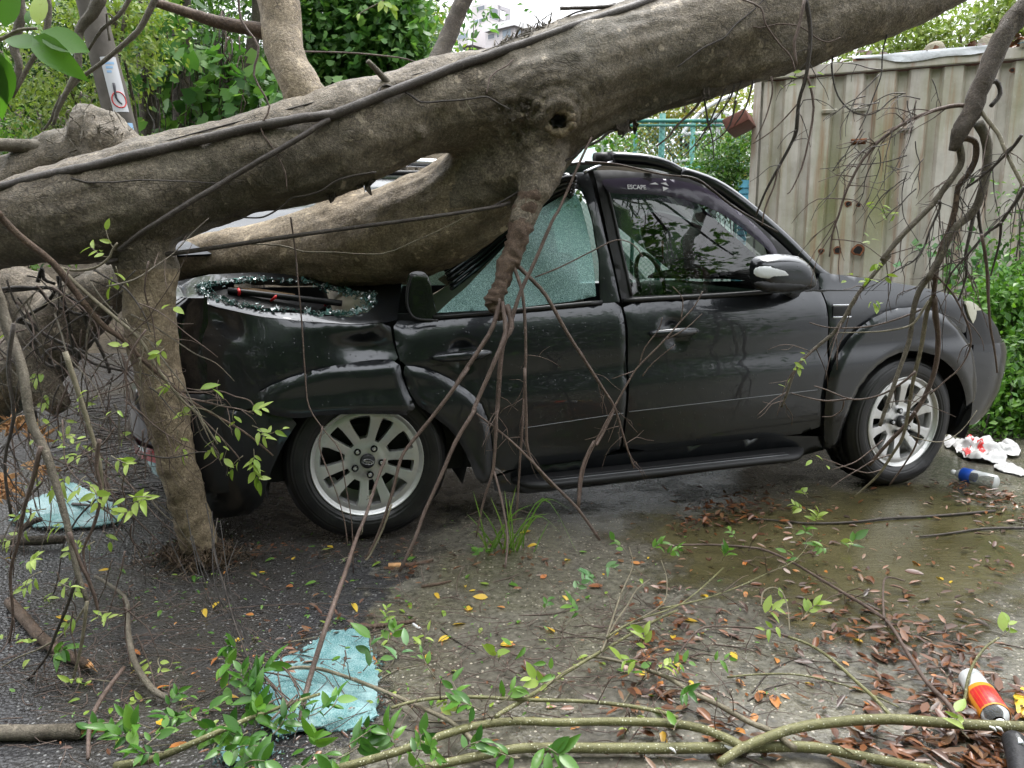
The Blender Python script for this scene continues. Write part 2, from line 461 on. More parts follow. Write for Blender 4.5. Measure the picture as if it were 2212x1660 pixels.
# ================================================================== the setting
def ground_mats():
    t = NT('asphalt'); v = t.coord()
    f = t.noise(v, 9, 6, .6); big = t.noise(v, 1.3, 4)
    sp = t.voro(v, 95, out='Color'); sd_ = t.voro(v, 95)
    rndc = t.sep(sp)[0]
    speck = t.math('MULTIPLY', t.math('GREATER_THAN', rndc, .89), t.math('LESS_THAN', sd_, .36))
    col = t.ramp(t.noise(v, 140, 3), [(.3, (.018, .018, .020)), (.6, (.048, .047, .048)), (.8, (.10, .10, .10))])
    col = t.mix(t.math('MULTIPLY', t.ramp(big, [(.45, 0), (.65, 1)]), .6), col, (.05, .043, .03))
    col = t.mix(t.math('MULTIPLY', speck, .55), col, (.34, .34, .33))
    h = t.math('ADD', t.math('MULTIPLY', sd_, -1.0), t.math('MULTIPLY', t.noise(v, 60, 4), .8))
    nm = t.bump(h, .55, .006)
    rr = t.ramp(f, [(.38, .08), (.65, .36)])
    t.done(t.bsdf(col, rr, normal=nm, spec=.5))
    t = NT('concrete'); v = t.coord()
    f = t.noise(v, 2.6, 7, .66, dist=.5); g = t.noise(v, 48, 7, .72); big = t.noise(v, .9, 4)
    col = t.ramp(g, [(.30, (.046, .043, .034)), (.48, (.108, .10, .080)), (.62, (.16, .15, .122)), (.75, (.25, .235, .20))])
    col = t.mix(t.ramp(f, [(.44, 0), (.62, .6)]), col, t.mix(1.0, col, (.72, .72, .42), 'MULTIPLY'))
    col = t.mix(t.math('MULTIPLY', t.ramp(big, [(.45, 0), (.7, 1)]), .55), col, (.055, .047, .038))
    sp = t.voro(v, 85, out='Color'); sd_ = t.voro(v, 85); rc = t.sep(sp)
    speck = t.math('MULTIPLY', t.math('GREATER_THAN', rc[0], .80), t.math('LESS_THAN', sd_, .34))
    col = t.mix(t.math('MULTIPLY', speck, .8), col, t.mix(rc[1], (.05, .045, .04), (.50, .45, .36)))
    h = t.math('ADD', t.math('MULTIPLY', t.noise(v, 120, 6, .7), 1.0), t.math('SUBTRACT', t.math('MULTIPLY', t.noise(v, 14, 4), .9), t.math('MULTIPLY', sd_, .4)))
    wet = t.ramp(f, [(.47, 1), (.64, 0)])
    bm = t.new('ShaderNodeBump'); bm.inputs['Distance'].default_value = .006; t.link(h, bm.inputs['Height']); t.link(t.math('SUBTRACT', .62, t.math('MULTIPLY', wet, .42)), bm.inputs['Strength'])
    rr = t.ramp(f, [(.40, .035), (.54, .10), (.68, .32)])
    a = t.bsdf(col, rr, normal=bm.outputs[0], spec=.95)
    b = t.new('ShaderNodeBsdfTransparent'); at = t.new('ShaderNodeAttribute', attribute_name='edge')
    ms = t.new('ShaderNodeMixShader')
    k = t.math('ADD', t.math('MULTIPLY', at.outputs['Fac'], 2.4), t.math('MULTIPLY', t.math('SUBTRACT', t.noise(v, 7, 8, .72), .62), 2.6))
    t.link(t.ramp(k, [(.0, 0), (.35, 1)]), ms.inputs[0]); t.link(b.outputs[0], ms.inputs[1]); t.link(a, ms.inputs[2]); t.done(ms.outputs[0])
    t = NT('muddy_water'); v = t.coord(scale=(9, 24, 9))
    w = t.noise(v, 2.2, 5, .65, dist=.8)
    col = t.ramp(t.noise(t.coord(), 1.8, 5), [(.35, (.050, .044, .018)), (.65, (.10, .088, .042))])
    nm = t.bump(w, .30, .006)
    a = t.bsdf(col, .05, normal=nm, spec=.6)
    b = t.new('ShaderNodeBsdfTransparent'); at = t.new('ShaderNodeAttribute', attribute_name='edge')
    ms = t.new('ShaderNodeMixShader')
    k = t.math('ADD', t.math('MULTIPLY', at.outputs['Fac'], 1.1), t.math('MULTIPLY', t.math('SUBTRACT', t.noise(t.coord(), 3.4, 8, .68), .60), 2.6))
    t.link(t.ramp(k, [(.05, 0), (.5, .9)]), ms.inputs[0]); t.link(b.outputs[0], ms.inputs[1]); t.link(a, ms.inputs[2])
    t.done(ms.outputs[0])
def edge_attr(o, line, reach):
    me = o.data; at = me.attributes.new('edge', 'FLOAT', 'POINT'); bn = np.array(line)
    co = np.empty(len(me.vertices) * 3); me.vertices.foreach_get('co', co); co = co.reshape(-1, 3)
    d = np.sqrt(((co[:, None, :2] - bn[None]) ** 2).sum(2)).min(1)
    at.data.foreach_set('value', np.clip(d / reach, 0, 1).astype(np.float32))
ground_mats()
simple('soil', (.05, .038, .022), .85, var=.5, vscale=3, bumps=.8, bscale=12, bdist=.05)

g = MB().add([(-500, -500, 0), (500, -500, 0), (500, 900, 0), (-500, 900, 0)], [(0, 1, 2, 3)]).build('ground', 'asphalt', kind='structure')
# concrete slab: irregular broken edge against the asphalt, mud washed over it
edge_px = [(900, 1090), (860, 1150), (780, 1215), (720, 1290), (660, 1340), (640, 1420), (650, 1500), (610, 1600), (570, 1680), (500, 1850)]
rndg = random.Random(4)
edge = [G(*p) for p in edge_px]
edge = [(v.x, v.y) for v in edge]
e2 = []
for i in range(len(edge) - 1):
    for k in range(6):
        a = Vector(edge[i]).lerp(Vector(edge[i + 1]), k / 6)
        e2.append((a.x + rndg.uniform(-.02, .02), a.y + rndg.uniform(-.02, .02)))
poly = [(.2, 7.0)] + e2 + [(-.3, -3), (9, -3), (9, 7.0)]
vs_, tr_ = fill2d(poly, step=.16)
o = MB().add([(x, y, .006) for x, y in vs_], tr_).build('concrete_pavement', 'concrete', kind='structure', smooth=False)
edge_attr(o, e2, .8)
wp = [(1190, 1120), (1420, 1080), (1760, 1030), (2000, 1030), (2230, 1060), (2400, 1200), (2330, 1420), (2200, 1480), (2020, 1500), (1850, 1440), (1700, 1450), (1500, 1330), (1330, 1280)]
wp2 = smooth2d([(G(*p).x, G(*p).y) for p in wp], 2)
vs_, tr_ = fill2d(wp2, step=.08)
o = MB().add([(x, y, .011) for x, y in vs_], tr_).build('puddle_water', 'muddy_water', kind='structure', smooth=False)
edge_attr(o, resample(wp2, .05), .5)

# added slope, left: dark backing that blocks the low sky behind the trees
hv, hf = [], []
NX, NY = 40, 16
for j in range(NY):
    for i in range(NX):
        x = -22 + i * .62; y = 8.6 + j * 1.1
        k = max(0, min(1, (y - 8.6) / 5)); side_ = max(0, min(1, (1.2 - x + (y - 8.6) * -.05) / 2.2))
        z = 5.6 * k * k * (3 - 2 * k) * side_ * .8 - .02 + .25 * noise.noise(Vector((x * .5, y * .5, 3))) * k
        hv.append((x, y, z))
for j in range(NY - 1):
    for i in range(NX - 1):
        a = j * NX + i; hf.append((a, a + 1, a + NX + 1, a + NX))
MB().add(hv, hf).build('backing_slope', 'soil', kind='structure')

# ------------------------------------------------------------------ shipping container used as a shed
def cont_mat():
    t = NT('container_paint'); v = t.coord()
    st = t.coord(scale=(7, 7, .55)); st2 = t.coord(scale=(3.2, 3, .35)); st3 = t.coord(scale=(16, 16, .9))
    a = t.noise(st, 1.0, 6, .6); b = t.noise(st2, 1.0, 5, .55); c = t.noise(st3, 1.0, 5, .6)
    col = t.ramp(t.noise(v, 5, 6, .6), [(.3, (.36, .335, .29)), (.6, (.50, .47, .415)), (.8, (.61, .58, .53))])
    xyz = t.sep(v); z = xyz[2]
    hi = t.ramp(t.math('MULTIPLY', z, .38), [(.25, .1), (.58, 1), (.95, .65)])
    col = t.mix(t.math('MULTIPLY', t.ramp(b, [(.46, 0), (.64, 1)]), t.math('MULTIPLY', hi, .8)), col, t.mix(t.noise(v, 60, 4), (.10, .11, .03), (.25, .26, .08)))
    ph = t.math('FRACT', t.math('DIVIDE', t.math('SUBTRACT', xyz[0], .02), .242))
    bend = t.ramp(ph, [(.0, .2), (.24, .0), (.29, 1), (.39, .6), (.42, 0), (.62, 0), (.65, .9), (.75, .6), (.78, 0)])
    col = t.mix(t.math('MULTIPLY', bend, t.ramp(t.noise(t.coord(scale=(5, 5, 1.6)), 1.0, 7, .7), [(.45, 0), (.68, .65)])), col, (.25, .145, .085))
    col = t.mix(t.math('MULTIPLY', t.ramp(c, [(.54, 0), (.70, 1)]), .65), col, (.27, .13, .06))
    col = t.mix(t.ramp(a, [(.58, 0), (.78, .55)]), col, (.12, .105, .085))
    wash = t.noise(t.coord(scale=(30, 30, 9)), 1.0, 6, .7)
    col = t.mix(t.ramp(wash, [(.62, 0), (.7, .4)]), col, (.66, .65, .62))
    nm = t.bump(t.noise(v, 40, 4), .25, .004)
    t.done(t.bsdf(col, t.ramp(a, [(.3, .42), (.7, .7)]), normal=nm, spec=.4))
cont_mat()
simple('rust', (.16, .06, .025), .8, var=.5, vscale=18, bumps=.5, bscale=60)
simple('white_tarp', (.62, .64, .66), .35, var=.2, vscale=6, bumps=.6, bscale=14, bdist=.02)
simple('blue_rope', (.06, .22, .30), .7, var=.5, vscale=12, bumps=.6, bscale=40)
simple('dark_hole', (.008, .007, .006), .9)
simple('stone', (.20, .18, .13), .8, var=.35, vscale=6, bumps=.7, bscale=20, bdist=.02)
CL = Vector((2.20, 7.14, 0)); CA = R(-24)
cont = empty('shipping_container', CL, 'weathered grey corrugated steel container shed with algae and rust streaks', 'container', rz=CA)
CW, CHT = 6.06, 2.71
vs_, fs_ = [], []
x = .02; prof = []
while x < CW:
    prof += [(x, .0), (x + .070, .0), (x + .094, .05), (x + .158, .05), (x + .182, .0)]
    x += .242
prof.append((min(x, CW), .0))
nz = 8
for j in range(nz + 1):
    z = .02 + (CHT - .12) * j / nz
    for (px_, py_) in prof: vs_.append((px_, py_ - .03 + .006 * noise.noise(Vector((px_ * .8, z * .8, 0))), z))
m_ = len(prof)
for j in range(nz):
    for i in range(m_ - 1):
        a = j * m_ + i; fs_.append((a, a + 1, a + m_ + 1, a + m_))
MB().add(vs_, fs_).build('corrugated_side_wall', 'container_paint', cont, origin=(0, 0, 0), smooth=False)
b = MB(); b.box((0, 1.22, CHT / 2), (.05, 2.44, CHT - .02)); b.build('end_wall', 'container_paint', cont, origin=(0, 0, 0), smooth=False)
b = MB(); b.box((CW / 2, 1.22, CHT - .03), (CW, 2.40, .03)); b.build('roof_sheet', 'rust', cont, origin=(0, 0, 0), smooth=False)
b = MB(); b.box((CW / 2 + .01, -.03, CHT - .045), (CW + .05, .06, .085), bev=.006); b.build('top_rail', 'container_paint', cont, origin=(0, 0, 0), smooth=False)
b = MB(); b.box((-.03, -.028, CHT / 2 - .05), (.06, .075, CHT - .1), bev=.008); b.build('corner_post', 'container_paint', cont, origin=(0, 0, 0), smooth=False)
def wallpt(px, py, back=.0):
    """pixel -> container wall local (x, z)"""
    d = ray(px, py); n = Vector((math.sin(CA), -math.cos(CA), 0))
    p0 = CL + n * .03
    t = (p0 - Vector((0, 0, CAM_H))).dot(n) / d.dot(n)
    p = Vector((0, 0, CAM_H)) + d * t - CL
    return p.dot(Vector((math.cos(CA), math.sin(CA), 0))), p.z
z3 = ZZ(1564, 0, 2.765)
for (qx, qy, rust_) in ((970, 712, 0), (1160, 700, 0), (1158, 900, 1), (1450, 825, 0)):
    wx, wz = wallpt(*z3(qx, qy))
    b = MB(); b.box((wx, -.045, wz), (.125, .03, .028), rot=(R(20), 0, 0), bev=.004)
    b.box((wx, -.028, wz - .02), (.11, .012, .02))
    b.build('vent_cover', 'rust' if rust_ else 'container_paint', cont, origin=(0, 0, 0), smooth=False)
for (qx, qy, rr_) in ((1020, 1600, .026), (1152, 1600, .034), (917, 1605, .018), (615, 1440, .015), (2136, 450, .014), (1090, 1303, .02), (1155, 1310, .014)):
    wx, wz = wallpt(*z3(qx, qy)); b = MB()
    n_ = 11; ri = random.Random(qx)
    ring = [(wx + rr_ * math.cos(2 * math.pi * k / n_) * ri.uniform(.75, 1.2), -.034, wz + rr_ * math.sin(2 * math.pi * k / n_) * ri.uniform(.75, 1.2)) for k in range(n_)]
    ring2 = [(wx + (q[0] - wx) * 1.5, -.032, wz + (q[2] - wz) * 1.5) for q in ring]
    ring3 = [(wx + (q[0] - wx) * .9, -.012, wz + (q[2] - wz) * .9) for q in ring]
    b.add(ring2 + ring, [(k, (k + 1) % n_, n_ + (k + 1) % n_, n_ + k) for k in range(n_)])
    h_ = b.build('rusted_rim', 'rust', cont, origin=(0, 0, 0), smooth=False)
    MB().add([(q[0], -.0335, q[2]) for q in ring], [tuple(range(n_))]).build('rust_hole', 'dark_hole', h_, origin=(0, 0, 0), smooth=False)

# crumpled strip of white tarpaulin along the roof edge, in the container's frame
def tarp(x0, x1, z0, drop, name, mat, label, seed, out=.07, n=60):
    rn = random.Random(seed); vs_, fs_ = [], []
    rows = 7
    for i in range(n + 1):
        x = x0 + (x1 - x0) * i / n
        dd = drop * (.55 + .6 * noise.noise(Vector((x * 2.3, seed, 0))) + .25 * math.sin(x * 5 + seed))
        for j in range(rows):
            t = j / (rows - 1)
            wob_ = .03 * noise.noise(Vector((x * 6, t * 3, seed)))
            if t < .5: y, z = .30 - .62 * t * 1.1, z0 + .035 - .01 * t + wob_ * .6
            else: y, z = -.045 - out * .4 + wob_ * .5, z0 + .03 - (t - .5) * 2 * max(.015, dd) + wob_ * .3
            vs_.append((x, y, z))
    for i in range(n):
        for j in range(rows - 1):
            a = i * rows + j; fs_.append((a, a + 1, a + rows + 1, a + rows))
    o = MB().add(vs_, fs_).build(name, mat, None, origin=None)
    o.location = CL; o.rotation_euler = (0, 0, CA)
    tag(o, label, 'tarpaulin'); return o
tarp(.72, 1.75, CHT, .085, 'tarpaulin', 'white_tarp', 'white crumpled tarpaulin strip on the roof edge beside the trunk', 1)
tarp(1.9, 5.8, CHT + .012, .05, 'tarpaulin', 'stone', 'grey dirty tarpaulin strip folded over the container roof edge', 5)
o = MB()
rn = random.Random(9)
for i in range(90):
    x = rn.uniform(1.95, 2.75); a = Vector((x, -.09 + rn.uniform(-.02, .02), CHT + rn.uniform(-.06, .04)))
    o.tube([a, a + Vector((rn.uniform(-.07, .07), rn.uniform(-.03, 0), rn.uniform(-.04, .02))), a + Vector((rn.uniform(-.12, .12), rn.uniform(-.03, .01), rn.uniform(-.07, .02)))], [.004, .002], seg=4, res=2)
o = o.build('frayed_net', 'blue_rope', label='teal frayed netting tangled along the container roof edge', cat='net')
o.location = CL; o.rotation_euler = (0, 0, CA)
# blue tarp rags hanging down the left corner
o = MB()
for i in range(26):
    z = 1.78 - i * .052; x0 = -.075 - .05 * (i / 26) + rn.uniform(-.015, .015)
    vs_ = []
    for k in range(5):
        vs_ += [(x0 - .045 + .02 * math.sin(k + i), -.05 - .01 * k % 2, z - k * .017), (x0 + .03 + .012 * math.sin(2 * k + i), -.062, z - k * .017 - .006)]
    o.add(vs_, [(2 * k, 2 * k + 1, 2 * k + 3, 2 * k + 2) for k in range(4)])
o = o.build('ragged_tarp', 'blue_rope', label='ragged blue tarp strip hanging down the container corner', cat='tarpaulin')
o.location = CL; o.rotation_euler = (0, 0, CA)
for i, (qx, qy, r_, lab) in enumerate(((2040, 195, .10, 'pale round stone weighing down the container roof'), (1660, 225, .085, 'angular pale stone on the container roof near the trunk'))):
    wx, wz = wallpt(*z3(qx, qy)); bm = bmesh.new(); bmesh.ops.create_icosphere(bm, subdivisions=3, radius=r_)
    for v in bm.verts: v.co *= 1 + .25 * noise.noise(v.co * 9 + Vector((i * 5, 0, 0))); v.co.z *= .8
    me = bpy.data.meshes.new('stone'); bm.to_mesh(me); bm.free(); me.materials.append(MATS['stone'])
    o = obj('roof_stone', me, None, lab, 'stone'); M = Matrix.Translation(CL) @ Matrix.Rotation(CA, 4, 'Z') @ Matrix.Translation((wx, .25, CHT + .04 + r_ * .6)); o.matrix_world = M
rn = random.Random(14); Vq, Fq = [], []
for k in range(420):
    c_ = Vector((rn.uniform(.5, 5.2), rn.uniform(-.06, .45), CHT + .02 + abs(rn.gauss(0, .035)))); a_ = rn.uniform(0, 6.28); L_ = rn.uniform(.05, .11); d_ = Vector((math.cos(a_), math.sin(a_), rn.uniform(-.3, .6))); w_ = Vector((-math.sin(a_), math.cos(a_), rn.uniform(-.5, .5))) * L_ * .3; i_ = len(Vq)
    Vq += [c_, c_ + d_ * L_ * .5 + w_, c_ + d_ * L_, c_ + d_ * L_ * .5 - w_]; Fq += [(i_, i_ + 1, i_ + 2), (i_, i_ + 2, i_ + 3)]
o = obj('roof_leaf_litter', npmesh('roof_leaf_litter', np.array([tuple(v) for v in Vq]), np.array(Fq), 'dry_leaf'), None, 'brown leaf litter along the container roof edge', 'leaf litter', kind='stuff'); o.location = CL; o.rotation_euler = (0, 0, CA)
# rusty beam end poking from behind the container
simple('rust_paint', (.13, .045, .03), .6, var=.3, vscale=20)
bp = P(1598, 268, 6.95)
o = MB().box((0, 0, 0), (.20, .5, .10), bev=.006).build('roof_beam', 'rust_paint', label='brown steel roof beam end sticking out left of the container', cat='beam')
o.location = bp; o.rotation_euler = (R(0), R(-24), R(-24))

# ------------------------------------------------------------------ sports court fence behind
simple('green_steel', (.045, .20, .17), .45, var=.2)
simple('grey_steel', (.28, .30, .30), .45, metal=.3)
simple('white_steel', (.72, .73, .72), .4)
FY = 13.0
fence = empty('chain_link_fence', P(1480, 420, FY) * 1, 'green chain link court fence with pipe posts and rails', 'fence')
fence.location.z = 0
def fpt(px, py, y=FY): return P(px, py, y)
xL, xR = fpt(1130, 400).x, fpt(1690, 400).x
zB, zT = .05, fpt(1400, 262).z
b = MB(); sp_ = .085
k = xL - (zT - zB)
while k < xR:
    for sgn in (1, -1):
        a0, a1 = (k, zB), (k + (zT - zB), zT)
        if sgn < 0: a0, a1 = (k, zT), (k + (zT - zB), zB)
        ps = []
        for (x, z) in (a0, a1): ps.append((x, z))
        (x0, z0), (x1, z1) = ps
        if x1 <= xL or x0 >= xR: continue
        if x0 < xL: z0 += (xL - x0) * (z1 - z0) / (x1 - x0); x0 = xL
        if x1 > xR: z1 = z0 + (xR - x0) * (z1 - z0) / (x1 - x0); x1 = xR
        b.tube([(x0, FY, z0), (x1, FY, z1)], .0032, seg=3, res=1, cap=False)
    k += sp_
b.build('wire_mesh', 'green_steel', fence, kind='stuff')
for (py, r_) in ((262, .03), (272, .022), (363, .028)):
    z = fpt(1450, py).z
    MB().tube([(xL, FY - .03, z), (xR, FY - .03, z)], r_, seg=8, res=1).build('rail', 'green_steel', fence)
for (px, r_, m__) in ((1306, .05, 'grey_steel'), (1372, .03, 'green_steel'), (1430, .05, 'green_steel'), (1545, .075, 'grey_steel'), (1598, .03, 'green_steel'), (1185, .04, 'green_steel')):
    x = fpt(px, 330).x
    MB().tube([(x, FY + .05, 0), (x, FY + .05, zT + .12)], r_, seg=10, res=1).build('post', m__, fence)
hoop = empty('hoop_stand', (P(1530, 400, 15).x, 15, 0), 'white tubular sports stand behind the green fence', 'sports stand')
z8 = ZZ(1350, 180, 4.916)
for pl in ([(1100, 660), (1160, 560), (1300, 400), (1480, 280), (1700, 190)], [(1500, 590), (1680, 500), (1850, 420)], [(1580, 390), (1720, 470)], [(1130, 640), (1420, 625)], [(1020, 945), (1440, 925)], [(900, 1010), (1000, 960)]):
    MB().tube([P(*z8(*q), 15) for q in pl], .035, seg=8, res=3).build('tube', 'white_steel', hoop)
x = P(*z8(1230, 500), 15).x
MB().tube([(x, 15, 0), (x, 15, P(*z8(1230, 480), 15).z)], .05, seg=8).build('post', 'green_steel', hoop)

# ------------------------------------------------------------------ far building
simple('plaster', (.66, .62, .62), .8, var=.06, vscale=.2)
simple('plaster_white', (.8, .79, .78), .8)
simple('concrete_pale', (.50, .48, .50), .8, var=.08, vscale=.3)
simple('window_pane', (.30, .36, .42), .2)
simple('window_dark', (.20, .22, .25), .3)
z4 = ZZ(1000, 0, 7.373)
BY = 160.0
bld = empty('apartment_building', (P(*z4(940, 700), BY).x, BY, 0), 'pale concrete building with open roof frame seen above the trunk', 'building')
BA = R(-40)
e1 = Vector((math.cos(BA), math.sin(BA), 0)); e2_ = Vector((-math.sin(BA), math.cos(BA), 0))
def bpx(qx, qy, Y=BY): return P(*z4(qx, qy), Y)
def bblock(corner_px, wl_px, wr_px, ytop, ybot, Y):
    """a box whose near vertical edge stands at corner_px; wl / wr: pixel columns where its left and right faces end"""
    c = bpx(corner_px, 400, Y)
    zt, zb = bpx(corner_px, ytop, Y).z, bpx(corner_px, ybot, Y).z
    def solve(qx, dirv):
        u = ray(*z4(qx, 400)); k = u.x / u.y
        return (k * c.y - c.x) / (dirv.x - k * dirv.y)
    wl_ = solve(wl_px, -e1); wr_ = solve(wr_px, e2_)
    return Vector((c.x, c.y, 0)), wl_, wr_, zt, zb
def emit_block(name, mat, blk, parent):
    c, wl_, wr_, zt, zb = blk
    q = [c, c + e2_ * wr_, c + e2_ * wr_ - e1 * wl_, c - e1 * wl_]
    vs_ = [Vector((p.x, p.y, zb)) for p in q] + [Vector((p.x, p.y, zt)) for p in q]
    return MB().add(vs_, [(0, 1, 5, 4), (1, 2, 6, 5), (2, 3, 7, 6), (3, 0, 4, 7), (4, 5, 6, 7)]).build(name, mat, parent, smooth=False)
def win(blk, face, a0, a1, z0, z1, mat, name='window'):
    c, wl_, wr_, zt, zb = blk
    d, n = ((-e1), -e2_) if face == 'L' else (e2_, e1)
    w = wl_ if face == 'L' else wr_
    m = MB()
    for (g_, o_, mm) in ((.12, .06, 'f'), (0, .10, 'p')):
        q = [c + d * (w * a0 - g_) + n * o_, c + d * (w * a1 + g_) + n * o_]
        if mm == 'f':
            fr = MB().add([(q[0].x, q[0].y, z0 - g_), (q[1].x, q[1].y, z0 - g_), (q[1].x, q[1].y, z1 + g_), (q[0].x, q[0].y, z1 + g_)], [(0, 1, 2, 3)]).build(name, 'plaster_white', bld, smooth=False)
        else:
            MB().add([(q[0].x, q[0].y, z0), (q[1].x, q[1].y, z0), (q[1].x, q[1].y, z1), (q[0].x, q[0].y, z1)], [(0, 1, 2, 3)]).build('pane', mat, fr, origin=bld.location, smooth=False)
tw = bblock(930, 650, 1110, 35, 760, 172); emit_block('tower', 'plaster', tw, bld)
zq = lambda y, Y: bpx(930, y, Y).z
win(tw, 'L', .18, .62, zq(150, 172), zq(80, 172), 'window_dark')
win(tw, 'L', .12, .5, zq(360, 172), zq(295, 172), 'window_dark')
win(tw, 'L', .55, .92, zq(360, 172), zq(295, 172), 'window_pane')
win(tw, 'L', .06, .9, zq(600, 172), zq(530, 172), 'window_pane')
win(tw, 'R', .15, .92, zq(300, 172), zq(110, 172), 'window_dark', 'recess')
# open frame at the tower's right side
c, wl_, wr_, zt, zb = tw
for (qx0, qx1, y0, y1) in ((1110, 1145, 75, 420), (1255, 1320, 150, 420), (1110, 1320, 75, 150), (1110, 1320, 300, 420)):
    fb = bblock(qx0, qx0 - 30, qx1, y0 + 8, y1, 176); emit_block('frame_beam', 'concrete_pale', fb, bld)
wg = bblock(1375, 880, 1780, 325, 760, 158); emit_block('wing', 'plaster', wg, bld)
pr = bblock(1380, 870, 1680, 318, 430, 156.6); emit_block('parapet', 'plaster_white', pr, bld)
zq2 = lambda y: bpx(1375, y, 158).z
win(wg, 'L', .66, .88, zq2(580), zq2(500), 'window_dark')
win(wg, 'L', .50, .57, zq2(580), zq2(510), 'window_dark')
win(wg, 'L', .10, .38, zq2(620), zq2(480), 'window_pane', 'shutter_door')
win(wg, 'R', .12, .26, zq2(560), zq2(480), 'window_pane')
lw = bblock(650, 380, 900, 480, 760, 166); emit_block('lower_block', 'plaster', lw, bld)
win(lw, 'L', .2, .85, bpx(650, 630, 166).z, bpx(650, 555, 166).z, 'window_pane')
cl_ = bblock(660, 590, 700, 330, 760, 163); emit_block('column', 'plaster_white', cl_, bld)

# ------------------------------------------------------------------ leaning utility pole
def pole_mat():
    t = NT('pole_concrete'); v = t.coord()
    col = t.ramp(t.noise(v, 9, 5), [(.3, (.055, .048, .04)), (.7, (.125, .11, .092))])
    t.done(t.bsdf(col, .75, normal=t.bump(t.noise(v, 70, 4), .4, .004)))
pole_mat()
simple('paper_white', (.5, .51, .53), .5); simple('paper_red', (.6, .06, .06), .5); simple('paper_blue', (.25, .42, .62), .5); simple('ink', (.06, .06, .07), .6)
PY_ = 4.35
pole_pts = [P(180, -60, PY_), P(228, 140, PY_), P(268, 300, PY_), P(340, 590, PY_)]
base_ = pole_pts[-1] + (pole_pts[-1] - pole_pts[-2]) * ((pole_pts[-1].z - .0) / max(.01, (pole_pts[-2].z - pole_pts[-1].z)))
pole = empty('utility_pole', (base_.x, base_.y, 0), 'leaning grey concrete utility pole with posters behind the trunk', 'pole')
MB().tube([pole_pts[0], pole_pts[1], pole_pts[2], Vector((base_.x, base_.y, -.05))], [.066, .071, .076, .085], seg=20, res=4).build('shaft', 'pole_concrete', pole)
axd = (pole_pts[2] - pole_pts[1]).normalized()
def on_pole(t, ang, r=.0775):
    p = pole_pts[1].lerp(pole_pts[2], t)
    u = Vector((0, -1, 0)); u = (u - axd * u.dot(axd)).normalized(); w = axd.cross(u)
    return p + (u * math.cos(ang) + w * math.sin(ang)) * r
def poster(name, t0, t1, a0, a1, mat, parent, r=.0768, n=6):
    vs_, fs_ = [], []
    for i in range(n + 1):
        a = a0 + (a1 - a0) * i / n
        vs_ += [on_pole(t0, a, r), on_pole(t1, a, r)]
    for i in range(n): fs_.append((2 * i, 2 * i + 1, 2 * i + 3, 2 * i + 2))
    return MB().add(vs_, fs_).build(name, mat, parent, origin=pole.location)
sgn_ = 1 if on_pole(.5, .6).x > on_pole(.5, 0).x else -1
ps = poster('poster', -.05, .68, sgn_ * .18, sgn_ * 1.25, 'paper_white', pole)
m = MB()
cxa, cxt = sgn_ * .75, .52
ringp = [on_pole(cxt + .105 * math.cos(a), cxa + .46 * math.sin(a), .0778) for a in [2 * math.pi * k / 22 for k in range(23)]]
m.tube(ringp, .0035, seg=4, res=1); m.build('prohibition_ring', 'paper_red', ps, origin=pole.location)
m = MB(); m.tube([on_pole(.30, cxa + .1, .0778), on_pole(.5, cxa + .16, .0778), on_pole(.58, cxa - .1, .0778)], [.008, .004], seg=5); m.build('printed_figure', 'ink', ps, origin=pole.location)
for k in range(3): poster('text_line', .02 + k * .055, .05 + k * .055, sgn_ * .4, sgn_ * (1.0 - .15 * k), 'paper_blue', ps, r=.0778)
poster('sticker', .83, 1.12, sgn_ * .35, sgn_ * 1.3, 'paper_blue', pole)
poster('sticker', 1.14, 1.2, sgn_ * .35, sgn_ * 1.2, 'paper_white', pole)

# ------------------------------------------------------------------ trees and shrubs
def px_blobs(bl, Y):
    out = []
    for b_ in bl:
        cx_, cy_, rx, ry = b_[:4]; y = b_[4] if len(b_) > 4 else Y
        rxm, rym = RP(rx, y), RP(ry, y)
        out.append((P(cx_, cy_, y), (rxm, max(.15, min(.9, (rxm + rym) * .5)), rym), rxm * rym))
    return out
def plant(name, label, cat, blobs, Y, n, size, mat, seed, shape='ovate', trunk=None, stems=0, group=None, droop=.3, ar=.5, hollow=.55, part='crown'):
    bs = px_blobs(blobs, Y) if not isinstance(blobs[0][0], Vector) else blobs
    cxm = sum(b_[0].x for b_ in bs) / len(bs); ym = sum(b_[0].y for b_ in bs) / len(bs)
    root = empty(name, (cxm, ym, 0), label, cat, group)
    V, F = foliage(bs, n, size, seed, shape, droop, hollow, ar)
    V[:, 2] = np.maximum(V[:, 2], .02)
    obj(part, npmesh(part, V, F, mat, root.location), root)
    rn = random.Random(seed)
    b0 = Vector((cxm, ym, 0))
    if trunk:
        top = max(bs, key=lambda q: q[0].z)[0]
        MB().tube([b0 - Vector((0, 0, .1)), b0.lerp(top, .35) + rvec(rn, .12), b0.lerp(top, .7) + rvec(rn, .12), top], [trunk, trunk * .35], seg=10, res=4, wob=.15).build('trunk', 'bark_dark', root)
        for q in bs:
            a = b0.lerp(top, rn.uniform(.35, .7)); MB().tube([a, a.lerp(q[0], .5) + rvec(rn, .1), q[0] + rvec(rn, .1)], [trunk * .4, trunk * .12], seg=6, res=3).build('limb', 'bark_dark', root)
    for k in range(stems):
        q = rn.choice(bs); a = Vector((q[0].x + rn.uniform(-.15, .15), q[0].y + rn.uniform(-.1, .1), -.02))
        MB().tube([a, a.lerp(q[0], .5) + rvec(rn, .06), q[0] + rvec(rn, .1)], [.009, .004], seg=5, res=3).build('stem', 'twig_dark', root)
    return root

